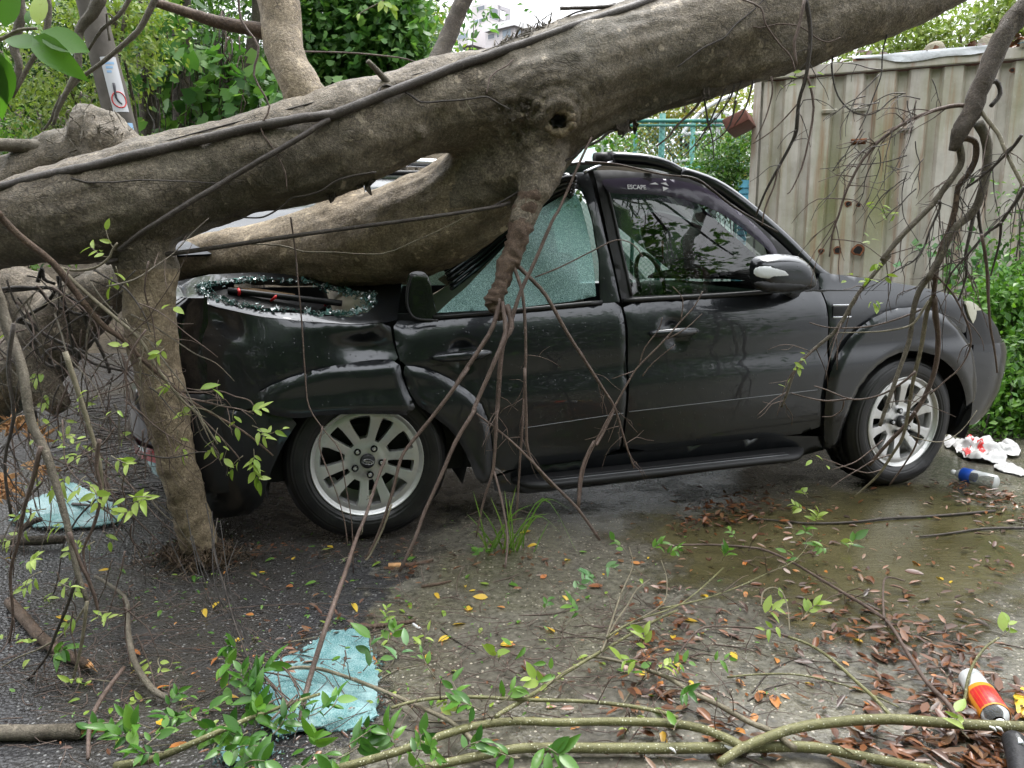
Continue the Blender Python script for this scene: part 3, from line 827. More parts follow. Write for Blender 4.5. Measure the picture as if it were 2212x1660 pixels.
TB = 'trees and shrubs on the wooded slope'
plant('broadleaf_tree', 'dense dark wood behind the lane filling the slope', 'tree', [(300, 60, 160, 140), (520, 60, 170, 140), (760, 40, 170, 130), (420, 250, 190, 110), (650, 230, 170, 90), (850, 120, 110, 100), (150, 250, 170, 120), (60, 80, 120, 150)], 9.2, 32000, .08, 'crown_dark', 1, trunk=.16, group=TB)
plant('shrub_tree', 'pale small leaved tree around the utility pole', 'tree', [(130, 120, 110, 110), (265, 110, 60, 120), (70, 230, 80, 70), (300, 60, 60, 70), (250, 20, 90, 50), (190, 250, 60, 50)], 4.7, 5200, .036, 'crown_pale', 2, trunk=.05, group=TB, ar=.45)
plant('vine_tree', 'dark vine clad tree with hanging creepers behind the limb', 'tree', [(330, 130, 80, 120), (430, 90, 90, 110), (390, 250, 110, 80), (540, 200, 80, 90)], 6.6, 12000, .046, 'crown_mid', 3, trunk=.11, group=TB, droop=.6)
plant('mulberry_sapling', 'large lobed leaf clumps above the fallen trunk', 'sapling', [(345, 110, 40, 30), (330, 95, 26, 22), (505, 195, 48, 34), (560, 215, 44, 30), (415, 285, 62, 22), (365, 300, 34, 16), (450, 150, 26, 20), (400, 225, 30, 18), (610, 240, 50, 24)], 5.7, 620, .10, 'crown_big', 4, 'lobed', stems=10, group=TB, ar=.85, hollow=.3)
plant('mulberry_tree', 'lobed leaf tree between the upright limb and the building', 'tree', [(700, 50, 80, 70), (790, 30, 80, 60), (850, 70, 70, 60), (780, 130, 100, 50), (890, 140, 40, 30), (690, 150, 60, 40), (830, -30, 70, 40)], 6.6, 7000, .066, 'crown_big', 5, 'lobed', trunk=.07, group=TB, ar=.8)
plant('mulberry_tree', 'paler tree top left of the leaning dark stem', 'tree', [(870, 40, 60, 70), (820, 90, 70, 60), (915, 80, 30, 50), (925, 150, 25, 25)], 7.6, 4200, .065, 'crown_pale', 15, trunk=.05, group=TB)
plant('leafy_sapling', 'sparse sprays of small leaves beside the dark stem', 'sapling', [(1005, 60, 18, 30), (1040, 30, 22, 16), (955, 140, 30, 20), (1020, 140, 25, 12)], 6.2, 130, .07, 'crown_big', 25, stems=3, group=TB)
plant('leafy_shrub', 'low green shrub at the far left behind the burl', 'shrub', [(30, 360, 60, 50), (90, 330, 50, 40), (-30, 300, 60, 60), (20, 540, 50, 40)], 5.3, 1500, .06, 'crown_mid', 6, stems=5, group=TB)
rn = random.Random(55)
for i, (x0, x1, y1, r_, Y_, lab) in enumerate(((395, 405, 420, .075, 6.1, 'dark bare trunk behind the lobed leaves'), (300, 322, 420, .06, 5.9, 'dark slanting trunk right of the utility pole'), (556, 540, 400, .05, 6.2, 'thin dark trunk left of the upright limb'), (760, 735, 380, .06, 7.0, 'dark trunk right of the upright limb'))):
    b0 = P(x1, y1, Y_); b0.z = -.05; root = empty('background_tree', (b0.x, b0.y, 0), lab, 'tree', TB)
    MB().tube([b0, P((x0 + x1) / 2 + rn.uniform(-8, 8), 200, Y_), P(x0, 20, Y_), P(x0 - 12, -160, Y_)], [r_ * 1.2, r_, r_ * .8, r_ * .6], seg=10, res=5, wob=.2).build('trunk', 'bark_dark', root)
    V_, F_ = foliage([(P(x0 - 10, -140, Y_), (.7, .6, .45), 1)], 500, .08, 70 + i, 'ovate'); obj('crown', npmesh('crown', V_, F_, 'crown_dark', root.location), root)
cr_ = empty('hanging_creeper', P(400, 330, 5.6) * 1, 'dry brown creepers hanging between the background trees', 'creeper'); cr_.location.z = 0
for k in range(46):
    x0 = rn.choice((330, 345, 400, 470, 485, 500)) + rn.gauss(0, 14); y0 = rn.uniform(20, 160); q = [P(x0, y0, 5.6)]; n_ = rn.randint(3, 6)
    for m in range(n_): q.append(P(x0 + rn.gauss(0, 7) + m * rn.uniform(-3, 5), y0 + (m + 1) * 36, 5.6 + rn.uniform(-.1, .1)))
    MB().tube(q, [.006, .003], seg=4, res=3).build('vine_strand', rn.choice(('twig_brown', 'twig_dark')), cr_)
plant('broadleaf_tree', 'bright green tree behind the container roof', 'tree', [(2080, 70, 130, 50), (2190, 30, 90, 55), (1960, 90, 80, 40), (1830, 115, 90, 30), (2250, 70, 80, 60)], 10.4, 7800, .085, 'crown_pale', 7, trunk=.12)
plant('broadleaf_tree', 'yellowing tree behind the court fence', 'tree', [(1380, 250, 90, 60), (1480, 230, 90, 60), (1580, 250, 90, 70), (1450, 330, 100, 60), (1560, 340, 90, 60), (1320, 340, 60, 50), (1620, 330, 50, 80)], 18, 9500, .13, 'crown_yellow', 8, trunk=.12)
plant('fern_leaved_shrub', 'feathery light green shrub between fence and container', 'shrub', [(1570, 340, 55, 40), (1530, 380, 60, 35), (1590, 400, 40, 40), (1480, 410, 50, 22), (1600, 300, 26, 30), (1570, 430, 50, 30)], 8.6, 4200, .07, 'crown_mid', 9, stems=6, ar=.35, droop=.1)
plant('leafy_shrub', 'dark green shrub under the trunk left of the fence', 'shrub', [(1330, 330, 36, 40), (1310, 370, 40, 30), (1250, 350, 40, 40)], 11, 1500, .09, 'crown_mid', 10, stems=4)
WG = 'weeds growing beside the front bumper'
plant('weed_bush', 'bright weeds right of the headlamp', 'weeds', [(2170, 665, 60, 36), (2130, 640, 24, 26), (2200, 620, 40, 30), (2220, 710, 50, 50)], 5.4, 2600, .06, 'leaf_mid', 11, stems=12, group=WG, part='leaves')
plant('weed_bush', 'tall weeds beside the front bumper', 'weeds', [(2190, 780, 50, 60), (2170, 880, 36, 50), (2220, 900, 50, 70), (2230, 760, 40, 60)], 5.0, 2600, .065, 'crown_mid', 12, stems=10, group=WG, part='leaves')
plant('weed_bush', 'low weeds behind the plastic bag', 'weeds', [(2150, 915, 40, 18), (2220, 930, 50, 22), (2125, 880, 18, 28), (2190, 850, 60, 50)], 4.8, 1300, .05, 'leaf_mid', 13, stems=6, group=WG, part='leaves')
plant('climbing_vine', 'heart leaved vine climbing the container wall', 'vine', [(2010, 530, 26, 18), (2060, 500, 30, 16), (2060, 590, 30, 30), (2110, 560, 30, 40), (2150, 590, 40, 30)], 6.1, 230, .075, 'leaf_blue', 14, stems=8, ar=.8, hollow=.2, part='leaves')
plant('climbing_vine', 'leafy creeper spilling down the container at the right edge', 'vine', [(2215, 430, 18, 50), (2195, 560, 36, 30), (2220, 500, 20, 40)], 5.6, 330, .05, 'crown_mid', 16, stems=5, part='leaves')
# hedge and trees on the other side of the lane, behind the viewer: they fill the car's paint and windows
for i, (x, y, h_, w_) in enumerate(((-4.6, -3.9, 7.6, 2.4), (-1.2, -4.8, 8.2, 2.5), (2.3, -4.4, 7.2, 2.4), (5.8, -3.4, 7.4, 2.5), (-8.2, -1.9, 7.2, 2.5), (4.2, -6.2, 9.4, 2.6), (.6, -6.8, 9.6, 2.6))):
    bs = [(Vector((x + dx, y + dy, z)), (w_ * .6, 1.0, h_ * .24), 1.0) for dx, dy, z in ((-.7, 0, .8), (.8, .2, 1.0), (0, 0, h_ * .4), (.4, -.1, h_ * .6), (-.6, -.2, h_ * .74), (.7, -.3, h_ * .84))]
    plant('hedge_tree', ['leafy tree mirrored in the rear part of the car', 'leafy tree mirrored in the car doors', 'leafy tree mirrored in the front door window', 'leafy tree mirrored in the front wing', 'leafy tree mirrored in the rear bumper', 'taller tree rising between those mirrored in the front door window', 'tallest tree mirrored above the door handles'][i], 'tree', bs, y, 11000, .27, 'crown_mid', 40 + i, trunk=.12, group='trees across the lane behind the viewer')
# ================================================================== the crushed car
def car_mats():
    t = NT('car_paint'); v = t.coord()
    st = t.coord(scale=(26, 26, 1.6))
    dirt = t.noise(st, 1.0, 5, .6)
    z = t.sep(v)[2]
    low = t.ramp(z, [(.35, .75), (.85, .12)])
    d = t.math('MULTIPLY', t.ramp(dirt, [(.5, 0), (.72, 1)]), low)
    col = t.mix(t.math('MULTIPLY', d, .55), (.020, .0225, .0265), (.023, .0235, .023))
    dr = t.voro(v, 95); rn_ = t.sep(t.voro(v, 95, out='Color'))[0]
    drop = t.math('MULTIPLY', t.math('GREATER_THAN', rn_, .87), t.math('MAXIMUM', t.math('SUBTRACT', .26, dr), 0.0))
    nm = t.bump(drop, .55, .008)
    b = t.new('ShaderNodeBsdfPrincipled')
    t.link(col, b.inputs['Base Color']); b.inputs['Metallic'].default_value = .6
    t.link(t.math('ADD', .30, t.math('MULTIPLY', d, .35)), b.inputs['Roughness'])
    b.inputs['Coat Weight'].default_value = .9
    t.link(t.math('ADD', .02, t.math('MULTIPLY', d, .3)), b.inputs['Coat Roughness'])
    t.link(nm, b.inputs['Coat Normal']); t.link(nm, b.inputs['Normal'])
    t.done(b.outputs[0])
    t = NT('car_glass')
    fr = t.new('ShaderNodeFresnel'); fr.inputs[0].default_value = 1.55
    tr = t.new('ShaderNodeBsdfTransparent'); tr.inputs[0].default_value = (.22, .29, .25, 1)
    gl = t.new('ShaderNodeBsdfGlossy'); gl.inputs['Roughness'].default_value = .015
    v = t.coord(); dv = t.voro(v, 120); rn_ = t.sep(t.voro(v, 120, out='Color'))[0]
    drop = t.math('MULTIPLY', t.math('GREATER_THAN', rn_, .6), t.math('MAXIMUM', t.math('SUBTRACT', .34, dv), 0.0))
    zone = t.ramp(t.noise(v, 3.2, 3), [(.45, 0), (.6, 1)])
    nm = t.bump(t.math('MULTIPLY', drop, zone), .9, .008)
    t.link(nm, gl.inputs['Normal']); t.link(nm, fr.inputs['Normal'])
    ms = t.new('ShaderNodeMixShader'); t.link(t.math('ADD', t.math('MULTIPLY', fr.outputs[0], 1.15), .035, True), ms.inputs[0])
    t.link(tr.outputs[0], ms.inputs[1]); t.link(gl.outputs[0], ms.inputs[2]); t.done(ms.outputs[0])
    t = NT('visor_plastic')
    fr = t.new('ShaderNodeFresnel'); fr.inputs[0].default_value = 1.6
    tr = t.new('ShaderNodeBsdfTransparent'); tr.inputs[0].default_value = (.30, .26, .33, 1)
    df = t.bsdf((.10, .085, .125), .12, spec=.8)
    ms = t.new('ShaderNodeMixShader'); ms.inputs[0].default_value = .62
    t.link(tr.outputs[0], ms.inputs[1]); t.link(df, ms.inputs[2]); t.done(ms.outputs[0])
    # crazed tempered glass
    t = NT('crazed_glass'); v = t.coord()
    c1 = t.voro(v, 190, 'DISTANCE_TO_EDGE'); c2 = t.voro(v, 75, 'DISTANCE_TO_EDGE')
    crack = t.math('ADD', t.ramp(c1, [(.0, 1), (.16, 0)]), t.math('MULTIPLY', t.ramp(c2, [(0, 1), (.05, 0)]), .5), True)
    big = t.noise(v, 6, 4)
    col = t.mix(crack, t.ramp(big, [(.3, (.10, .24, .23)), (.7, (.17, .36, .35))]), (.50, .74, .72))
    nm = t.bump(t.voro(v, 190, out='Color'), .2, .003)
    df = t.bsdf(col, .4, normal=nm, spec=.6)
    tr = t.new('ShaderNodeBsdfTransparent'); tr.inputs[0].default_value = (.45, .72, .68, 1)
    ms = t.new('ShaderNodeMixShader'); t.link(t.math('ADD', .48, t.math('MULTIPLY', crack, .3)), ms.inputs[0])
    t.link(tr.outputs[0], ms.inputs[1]); t.link(df, ms.inputs[2]); t.done(ms.outputs[0])
    t = NT('crazed_sheet'); v = t.coord()
    c1 = t.voro(v, 150, 'DISTANCE_TO_EDGE')
    crack = t.ramp(c1, [(.0, 1), (.14, 0)])
    big = t.noise(v, 9, 5, .6)
    col = t.mix(t.math('MULTIPLY', crack, .55), t.ramp(big, [(.3, (.06, .15, .16)), (.5, (.11, .25, .26)), (.72, (.30, .44, .45))]), (.42, .58, .58))
    nm = t.bump(t.voro(v, 150, out='Color'), .9, .004); nm = t.bump(big, .4, .012, nm)
    t.done(t.bsdf(col, .09, normal=nm, spec=.6))
    t = NT('glass_crumb')
    t.done(t.bsdf((.10, .22, .20), .12, trans=.35, spec=.7))
    t = NT('rubber_tyre'); v = t.coord(); q_ = t.sep(v)
    rad_ = t.math('SQRT', t.math('ADD', t.math('POWER', q_[0], 2.0), t.math('POWER', q_[2], 2.0)))
    t.done(t.bsdf(t.ramp(t.noise(v, 20, 4), [(.3, (.006, .006, .007)), (.7, (.015, .0145, .014))]), .38, normal=t.bump(t.math('ADD', t.math('MULTIPLY', t.math('SINE', t.math('MULTIPLY', rad_, 420.0)), t.ramp(rad_, [(.235, 0), (.25, .5), (.262, 0), (.285, 0), (.295, .8), (.31, .3)])), t.math('MULTIPLY', t.noise(v, 90, 3), .5)), .5, .003), spec=.5))
    t = NT('alloy'); v = t.coord()
    g = t.noise(v, 28, 5, .65)
    col = t.mix(t.ramp(g, [(.55, 0), (.8, .5)]), (.62, .62, .61), (.34, .30, .25))
    t.done(t.bsdf(col, t.ramp(g, [(.4, .34), (.7, .48)]), metal=.8, spec=.5))
car_mats()
simple('black_plastic', (.012, .012, .013), .52, bumps=.12, bscale=200, bdist=.001)
simple('black_gloss', (.008, .008, .009), .12, coat=.6)
simple('rubber_seal', (.010, .010, .011), .33)
simple('silver_trim', (.55, .56, .58), .25, metal=.8)
simple('dull_trim', (.16, .165, .17), .35, metal=.7)
simple('cream_trim', (.45, .40, .31), .6, var=.15, vscale=10)
simple('interior_dark', (.018, .018, .018), .7)
simple('seat_cloth', (.12, .11, .095), .85, bumps=.3, bscale=150, bdist=.002)
simple('red_lens', (.42, .012, .012), .15, coat=.8)
simple('red_tie', (.65, .02, .02), .35)
simple('clear_lens', (.62, .64, .65), .12, coat=.8, bumps=.35, bscale=90, bdist=.004)
simple('ivory_lens', (.60, .58, .46), .2, coat=.6, bumps=.4, bscale=60, bdist=.004)
simple('board', (.38, .24, .13), .6, var=.2, vscale=14)
simple('white_print', (.75, .75, .78), .5)
simple('yellow_print', (.6, .5, .08), .4)
simple('mud_film', (.07, .06, .045), .6, var=.4, vscale=20)

CO = Vector((-.582, 3.014, 0)); CYAW = R(15.6)
CD = Vector((math.cos(CYAW), math.sin(CYAW), 0)); CN = Vector((math.sin(CYAW), -math.cos(CYAW), 0))
car = empty('car', CO, 'dark grey sport utility car with its rear roof crushed under the fallen tree', 'car', rz=CYAW)
def lin(x, tab):
    if x <= tab[0][0]: return tab[0][1]
    for (a, b), (c, d) in zip(tab, tab[1:]):
        if x <= c: return b + (d - b) * (x - a) / (c - a)
    return tab[-1][1]
def sstep(a, b, x):
    t = max(0, min(1, (x - a) / (b - a))); return t * t * (3 - 2 * t)
BODY = [(.10, -.07), (.25, -.02), (.35, .006), (.45, .018), (.57, .026), (.62, .024), (.67, .010), (.75, .014), (.83, .012), (.87, .006), (.91, -.010), (.95, -.030), (.99, -.042), (1.03, -.05), (1.1, -.066), (1.3, -.128), (1.5, -.20), (1.62, -.30)]
def body_out(X, Z):
    zz = Z - .045 * (X - 1.0)
    o = sum(lin(zz + d, BODY) for d in (-.02, -.01, 0, .01, .02)) / 5
    if X > 2.70: o -= .30 * ((X - 2.70) / .72) ** 2.3
    if X < -.30: o -= .36 * ((-.30 - X) / .62) ** 2.0
    return o
def unproj(px, py, out):
    """pixel -> car (X, Z) on the vertical plane `out` metres outside the wheel faces"""
    d = ray(px, py); p0 = CO + CN * out
    t = (p0 - Vector((0, 0, CAM_H))).dot(CN) / d.dot(CN)
    p = Vector((0, 0, CAM_H)) + d * t - CO
    return p.dot(CD), p.z
def S(px, py, extra=0):
    o = 0
    for _ in range(6):
        X, Z = unproj(px, py, o + extra)
        o = .5 * o + .5 * max(-.4, body_out(X, Z))
    return X, Z
def SL(pts, extra=0): return [S(*p, extra) for p in pts]
def LP(X, out, Z): return Vector((X, -out, Z))
HANDLES = []
def dents(X, Z):
    e = 0
    for (hx, hz, rx, rz_, d) in HANDLES:
        q = ((X - hx) / rx) ** 2 + ((Z - hz) / rz_) ** 2
        if q < 1: e -= d * (1 - q) ** 1.3
    # crumple of the rear quarter and the rear door top corner
    e -= .055 * math.exp(-(((X - .02) / .12) ** 2 + ((Z - .80) / .05) ** 2))
    e += .02 * math.exp(-(((X + .05) / .2) ** 2 + ((Z - .885) / .03) ** 2))
    e -= .035 * math.exp(-(((X - .16) / .06) ** 2 + ((Z - .90) / .05) ** 2))
    e -= .018 * math.exp(-(((X + .52) / .05) ** 2 + ((Z - .92) / .05) ** 2))
    e += .016 * math.exp(-((Z - .86 - .35 * (X + .05)) / .016) ** 2) * math.exp(-((X - .02) / .10) ** 2)
    e -= .020 * math.exp(-((Z - .90 + .9 * (X + .50)) / .018) ** 2) * math.exp(-((X + .52) / .07) ** 2)
    if X < .35: e += .0035 * noise.noise(Vector((X * 7, Z * 7, 1.3)))
    return e
for hx_, hy_ in ((1000, 755), (1455, 706)):
    X, Z = S(hx_, hy_); HANDLES.append((X, Z, .062, .042, .028))
for hx_, hy_ in ((1000, 789), (1462, 738)):
    X, Z = S(hx_, hy_); HANDLES.append((X, Z, .05, .03, .018))

def solid(o, th=.02, bev=None):
    """turn a sheet's free edges in by th: rim faces with vertices of their own, so the edge stays crisp"""
    me = o.data; me.update()
    nv = len(me.vertices)
    co = np.empty(nv * 3); me.vertices.foreach_get('co', co); co = co.reshape(-1, 3)
    nm = np.zeros((nv, 3)); cnt = {}; faces = []
    for p in me.polygons:
        f = tuple(p.vertices); faces.append(f); n_ = np.array(p.normal) * p.area
        for i in range(len(f)):
            nm[f[i]] += n_; a, b_ = f[i], f[(i + 1) % len(f)]
            k = (min(a, b_), max(a, b_)); cnt.setdefault(k, []).append((a, b_))
    nm /= np.linalg.norm(nm, axis=1)[:, None] + 1e-12
    vs = [Vector(c) for c in co]; fs = list(faces)
    for k, l in cnt.items():
        if len(l) == 1:
            a, b_ = l[0]; i = len(vs)
            vs += [Vector(co[a]), Vector(co[b_]), Vector(co[b_] - nm[b_] * th), Vector(co[a] - nm[a] * th)]
            fs.append((i + 1, i, i + 3, i + 2))
    m2 = mesh(me.name, vs, fs, None)
    for m_ in me.materials: m2.materials.append(m_)
    o.data = m2; bpy.data.meshes.remove(me)
    return o
def orient(vs, tris):
    out = []
    for f in tris:
        a, b, c = [vs[i] for i in f[:3]]
        s = (b[0] - a[0]) * (c[1] - a[1]) - (b[1] - a[1]) * (c[0] - a[0])
        out.append(tuple(f) if s > 0 else tuple(reversed(f)))
    return out
def panel(name, outline, mat='car_paint', holes=(), extra=0, th=.02, step=.03, fn=None, parent=None, raw=False, use_dents=True, rnd_=1, outfn=None, label=None, edge=(.009, .0035)):
    ol = outline if raw else SL(outline, extra)
    hl = [h if raw else SL(h, extra) for h in holes]
    if rnd_: ol = smooth2d(ol, rnd_); hl = [smooth2d(h, rnd_) for h in hl]
    vs, tris = fill2d(ol, hl, step)
    tris = orient(vs, tris)
    of = outfn or body_out
    pts = []
    bnd_ = np.array(sum([resample(q, .008) for q in [ol] + hl], [])) if edge else None
    for (X, Z) in vs:
        o_ = of(X, Z) + extra + (dents(X, Z) if use_dents else 0) + (fn(X, Z) if fn else 0)
        if edge:
            d_ = math.sqrt(float(np.min((bnd_[:, 0] - X) ** 2 + (bnd_[:, 1] - Z) ** 2)))
            if d_ < edge[0]: o_ -= edge[1] * (1 - d_ / edge[0]) ** 1.6
        pts.append(LP(X, o_, Z))
    o = obj(name, mesh(name, pts, tris, mat), parent or car, label)
    if th: solid(o, th)
    return o
def cmb(b, name, mat, parent=None, smooth=True, label=None, kind=None):
    me = mesh(name, b.v, b.f, mat, smooth); return obj(name, me, parent or car, label, kind=kind)
def ctube(pts, rad, seg=8, res=3, **k):   # pts: (X, out, Z)
    return MB().tube([LP(*p) for p in pts], rad, seg, res, **k)
def pxo(px, py, out):
    X, Z = unproj(px, py, out); return (X, out, Z)

# ---- near side sheet metal
panel('quarter_panel', [(374, 655), (392, 642), (470, 664), (560, 684), (650, 694), (760, 701), (842, 696), (850, 740), (864, 786), (800, 786), (700, 800), (600, 830), (548, 856), (560, 888), (402, 876), (398, 830), (392, 720)], step=.024, label='crumpled dark grey rear quarter panel')
rear_door = panel('rear_door', [(850, 694), (900, 694), (945, 690), (1120, 672), (1297, 656), (1339, 653), (1350, 700), (1354, 860), (1345, 930), (1338, 984), (1150, 1008), (1064, 1022), (1067, 960), (1051, 884), (1018, 848), (960, 811), (905, 793), (868, 790), (856, 745)], step=.022)
front_door = panel('front_door', [(1345, 653), (1500, 641), (1660, 631), (1745, 627), (1771, 624), (1784, 653), (1790, 712), (1789, 800), (1780, 870), (1786, 932), (1560, 956), (1343, 982), (1352, 920), (1359, 860), (1356, 700)], step=.024)
panel('rocker_panel', [(1062, 1020), (1340, 980), (1788, 930), (1786, 985), (1340, 1046), (1072, 1075)], 'car_paint', extra=-.012, step=.05, use_dents=False)
fw = panel('front_wing', [(1764, 590), (1800, 592), (1900, 606), (2000, 622), (2070, 641), (2090, 655), (2098, 690), (2090, 728), (2062, 695), (2018, 672), (1960, 665), (1905, 680), (1850, 720), (1806, 786), (1794, 830), (1793, 712), (1787, 653)], step=.026, use_dents=False)
def flare_fn(ol):
    return None
panel('wheel_arch_flare', [(543, 858), (600, 826), (700, 795), (800, 781), (862, 778), (874, 830), (906, 900), (800, 896), (700, 898), (640, 908), (570, 896)], extra=.034, step=.016, th=.05, edge=(.034, .018), label='bent rear wheel arch trim')
panel('wheel_arch_flare', [(866, 791), (905, 794), (960, 812), (1018, 848), (1050, 885), (1066, 960), (1066, 1044), (1036, 1050), (1012, 990), (982, 936), (930, 896), (893, 868)], extra=.034, step=.016, th=.05, edge=(.034, .018), label='wheel arch trim piece on the rear door')
panel('wheel_arch_flare', [(1784, 938), (1786, 870), (1796, 815), (1808, 782), (1850, 718), (1905, 678), (1960, 663), (2020, 670), (2066, 694), (2100, 738), (2116, 800), (2120, 850), (2096, 905), (2092, 850), (2072, 806), (2035, 772), (1985, 757), (1935, 766), (1890, 799), (1852, 852), (1828, 920), (1816, 966), (1790, 975)], extra=.032, step=.016, th=.05, edge=(.034, .018), label='front wheel arch trim')
# chrome strips on the lower doors
for (a_, b_) in (((1126, 926), (1346, 893)), ((1358, 890), (1770, 842))):
    X0, Z0 = S(*a_); X1, Z1_ = S(*b_)
    b = ctube([(X0 + (X1 - X0) * k / 12, body_out(X0 + (X1 - X0) * k / 12, Z0 + (Z1_ - Z0) * k / 12) + .001, Z0 + (Z1_ - Z0) * k / 12) for k in range(13)], .0021, seg=6)
    cmb(b, 'moulding_strip', 'dull_trim')
# ---- front door window frame, glass, rain visor
win_f = [(1316, 404), (1400, 401), (1478, 405), (1530, 426), (1600, 476), (1655, 528), (1668, 560), (1668, 620), (1640, 628), (1500, 635), (1368, 641)]
panel('front_door_frame', [(1283, 368), (1330, 367), (1480, 382), (1535, 405), (1600, 452), (1680, 520), (1745, 583), (1766, 606), (1771, 625), (1745, 628), (1660, 632), (1500, 642), (1345, 654), (1318, 530)], 'black_plastic', holes=[win_f], step=.022, use_dents=False, rnd_=0, parent=front_door)
panel('window_glass', win_f, 'car_glass', extra=-.014, th=0, step=.06, edge=None, use_dents=False, parent=front_door, rnd_=0)
b = ctube([(S(*q)[0], body_out(*S(*q)) + .004, S(*q)[1]) for q in ((1345, 650), (1450, 644), (1560, 638), (1668, 630))], .011, seg=6); cmb(b, 'window_seal', 'rubber_seal', front_door)
b = ctube([(S(*q)[0], body_out(*S(*q)) + .002, S(*q)[1]) for q in ((1306, 398), (1318, 430), (1340, 530), (1364, 640))], .007, seg=6); cmb(b, 'window_seal', 'rubber_seal', front_door)
panel('mirror_base', [(1655, 545), (1672, 556), (1735, 612), (1745, 626), (1668, 632), (1664, 590)], 'black_plastic', extra=.006, th=.015, use_dents=False, parent=front_door)
visor = panel('rain_visor', [(1300, 392), (1312, 386), (1400, 383), (1482, 391), (1537, 411), (1602, 459), (1662, 514), (1684, 548), (1677, 560), (1650, 530), (1590, 481), (1545, 452), (1470, 427), (1400, 419), (1325, 419), (1310, 408)], 'visor_plastic', extra=.022, th=.003, step=.02, use_dents=False, parent=front_door)
def text_mesh(body, size, shear=0, ext=.0006):
    cu = bpy.data.curves.new('lettering', 'FONT'); cu.body = body; cu.size = size; cu.align_x = 'CENTER'; cu.align_y = 'CENTER'; cu.shear = shear; cu.extrude = ext
    cu.offset = size * .012
    o = bpy.data.objects.new('lettering', cu); COL.objects.link(o)
    dg = bpy.context.evaluated_depsgraph_get(); me = bpy.data.meshes.new_from_object(o.evaluated_get(dg))
    bpy.data.objects.remove(o); bpy.data.curves.remove(cu); return me
def side_text(body, px, py, width_px, size, mat, parent, extra, name='lettering', shear=0):
    me = text_mesh(body, size, shear); me.materials.clear(); me.materials.append(MATS[mat])
    xs = [v.co.x for v in me.vertices]; X0, Z0 = S(px - width_px / 2, py, extra); X1, Z1_ = S(px + width_px / 2, py, extra)
    k = (X1 - X0) / (max(xs) - min(xs)); mx = (max(xs) + min(xs)) / 2
    Xc, Zc = S(px, py, extra); tilt = math.atan2(body_out(Xc, Zc + .03) - body_out(Xc, Zc - .03), .06)
    for v in me.vertices:
        x, y, z = (v.co.x - mx) * k, v.co.y * k, v.co.z
        v.co = LP(Xc + x, body_out(Xc, Zc) + extra + .0045 + z + y * math.tan(tilt), Zc + y)
    return obj(name, me, parent)
side_text('ESCAPE', 1376, 405, 40, .1, 'white_print', visor, .022)
for tri in ([(1404, 398), (1417, 394), (1424, 399)], [(1428, 396), (1440, 394), (1446, 402)], [(1433, 403), (1446, 407), (1434, 413)]):
    panel('printed_mark', tri, 'white_print', extra=.0265, th=0, step=.05, edge=None, use_dents=False, parent=visor, rnd_=0)
# ---- rear door frame, crazed glass, seals
panel('rear_door_frame', [(1218, 374), (1271, 372), (1288, 425), (1312, 530), (1340, 652), (1298, 656), (1296, 560), (1280, 470), (1268, 425), (1252, 398), (1222, 390)], 'car_paint', step=.022, use_dents=False, rnd_=0, parent=rear_door)
crz = panel('shattered_glass', [(944, 676), (975, 648), (1010, 618), (1060, 566), (1100, 522), (1135, 480), (1165, 455), (1205, 432), (1243, 410), (1250, 412), (1262, 440), (1276, 520), (1284, 590), (1288, 640), (1230, 652), (1100, 668)], 'crazed_glass', extra=-.012, th=.005, step=.02, edge=None, use_dents=False, parent=rear_door, rnd_=0,
      fn=lambda X, Z: .012 * noise.noise(Vector((X * 6, Z * 6, 0))) - .05 * sstep(1.15, 1.5, Z))
b = ctube([(S(*q)[0], body_out(*S(*q)) + .004, S(*q)[1]) for q in ((935, 686), (1060, 676), (1180, 665), (1300, 653))], .011, seg=6); cmb(b, 'window_seal', 'rubber_seal', rear_door)
tri_ = panel('corner_trim', [(882, 594), (893, 587), (914, 586), (928, 600), (938, 650), (946, 692), (905, 692), (884, 682), (876, 650), (878, 615)], 'black_gloss', extra=.012, th=.02, step=.02, use_dents=False, parent=rear_door, label='black triangular window corner trim with rain drops')
b = ctube([(unproj(*q, .0)[0], .012, unproj(*q, .0)[1]) for q in ((890, 592), (880, 620), (878, 655), (887, 680), (905, 690), (945, 692))], .006, seg=6); cmb(b, 'trim_edge', 'rubber_seal', tri_)
for i in range(6):
    pts = [(1246 - 2 * i, 384 + 7 * i), (1222, 386 + 9 * i), (1180 - 4 * i, 402 + 13 * i), (1110 - 3 * i, 452 + 14 * i), (1030, 520 + 12 * i), (955 + 4 * i, 574 + 10 * i)]
    outs = [-.17, -.20 - .01 * i, -.22 - .012 * i, -.22 - .015 * i, -.22 - .015 * i, -.2]
    cmb(ctube([pxo(*q, o_) for q, o_ in zip(pts, outs)], [.010, .013, .014, .014, .012, .01], seg=8, res=5), 'roof_seal', ['rubber_seal', 'black_gloss', 'car_paint'][i % 3])
def quadstrip(name, A, B, outA, outB, mat, n=10, m=5, parent=None, th=.01, bulge=0, label=None):
    """sheet between two pixel polylines lying at given distances behind the side"""
    A = resample_n(A, n); B = resample_n(B, n); vs, fs = [], []
    for i in range(n + 1):
        for j in range(m + 1):
            t = j / m
            px = A[i][0] * (1 - t) + B[i][0] * t; py = A[i][1] * (1 - t) + B[i][1] * t
            oa = outA[0] + (outA[1] - outA[0]) * i / n; ob = outB[0] + (outB[1] - outB[0]) * i / n
            o_ = oa * (1 - t) + ob * t + bulge * math.sin(math.pi * t)
            vs.append(LP(*pxo(px, py, o_)))
    for i in range(n):
        for j in range(m):
            a = i * (m + 1) + j; fs.append((a, a + 1, a + m + 2, a + m + 1))
    o = obj(name, mesh(name, vs, fs, mat), parent or car, label)
    if th: solid(o, th)
    return o
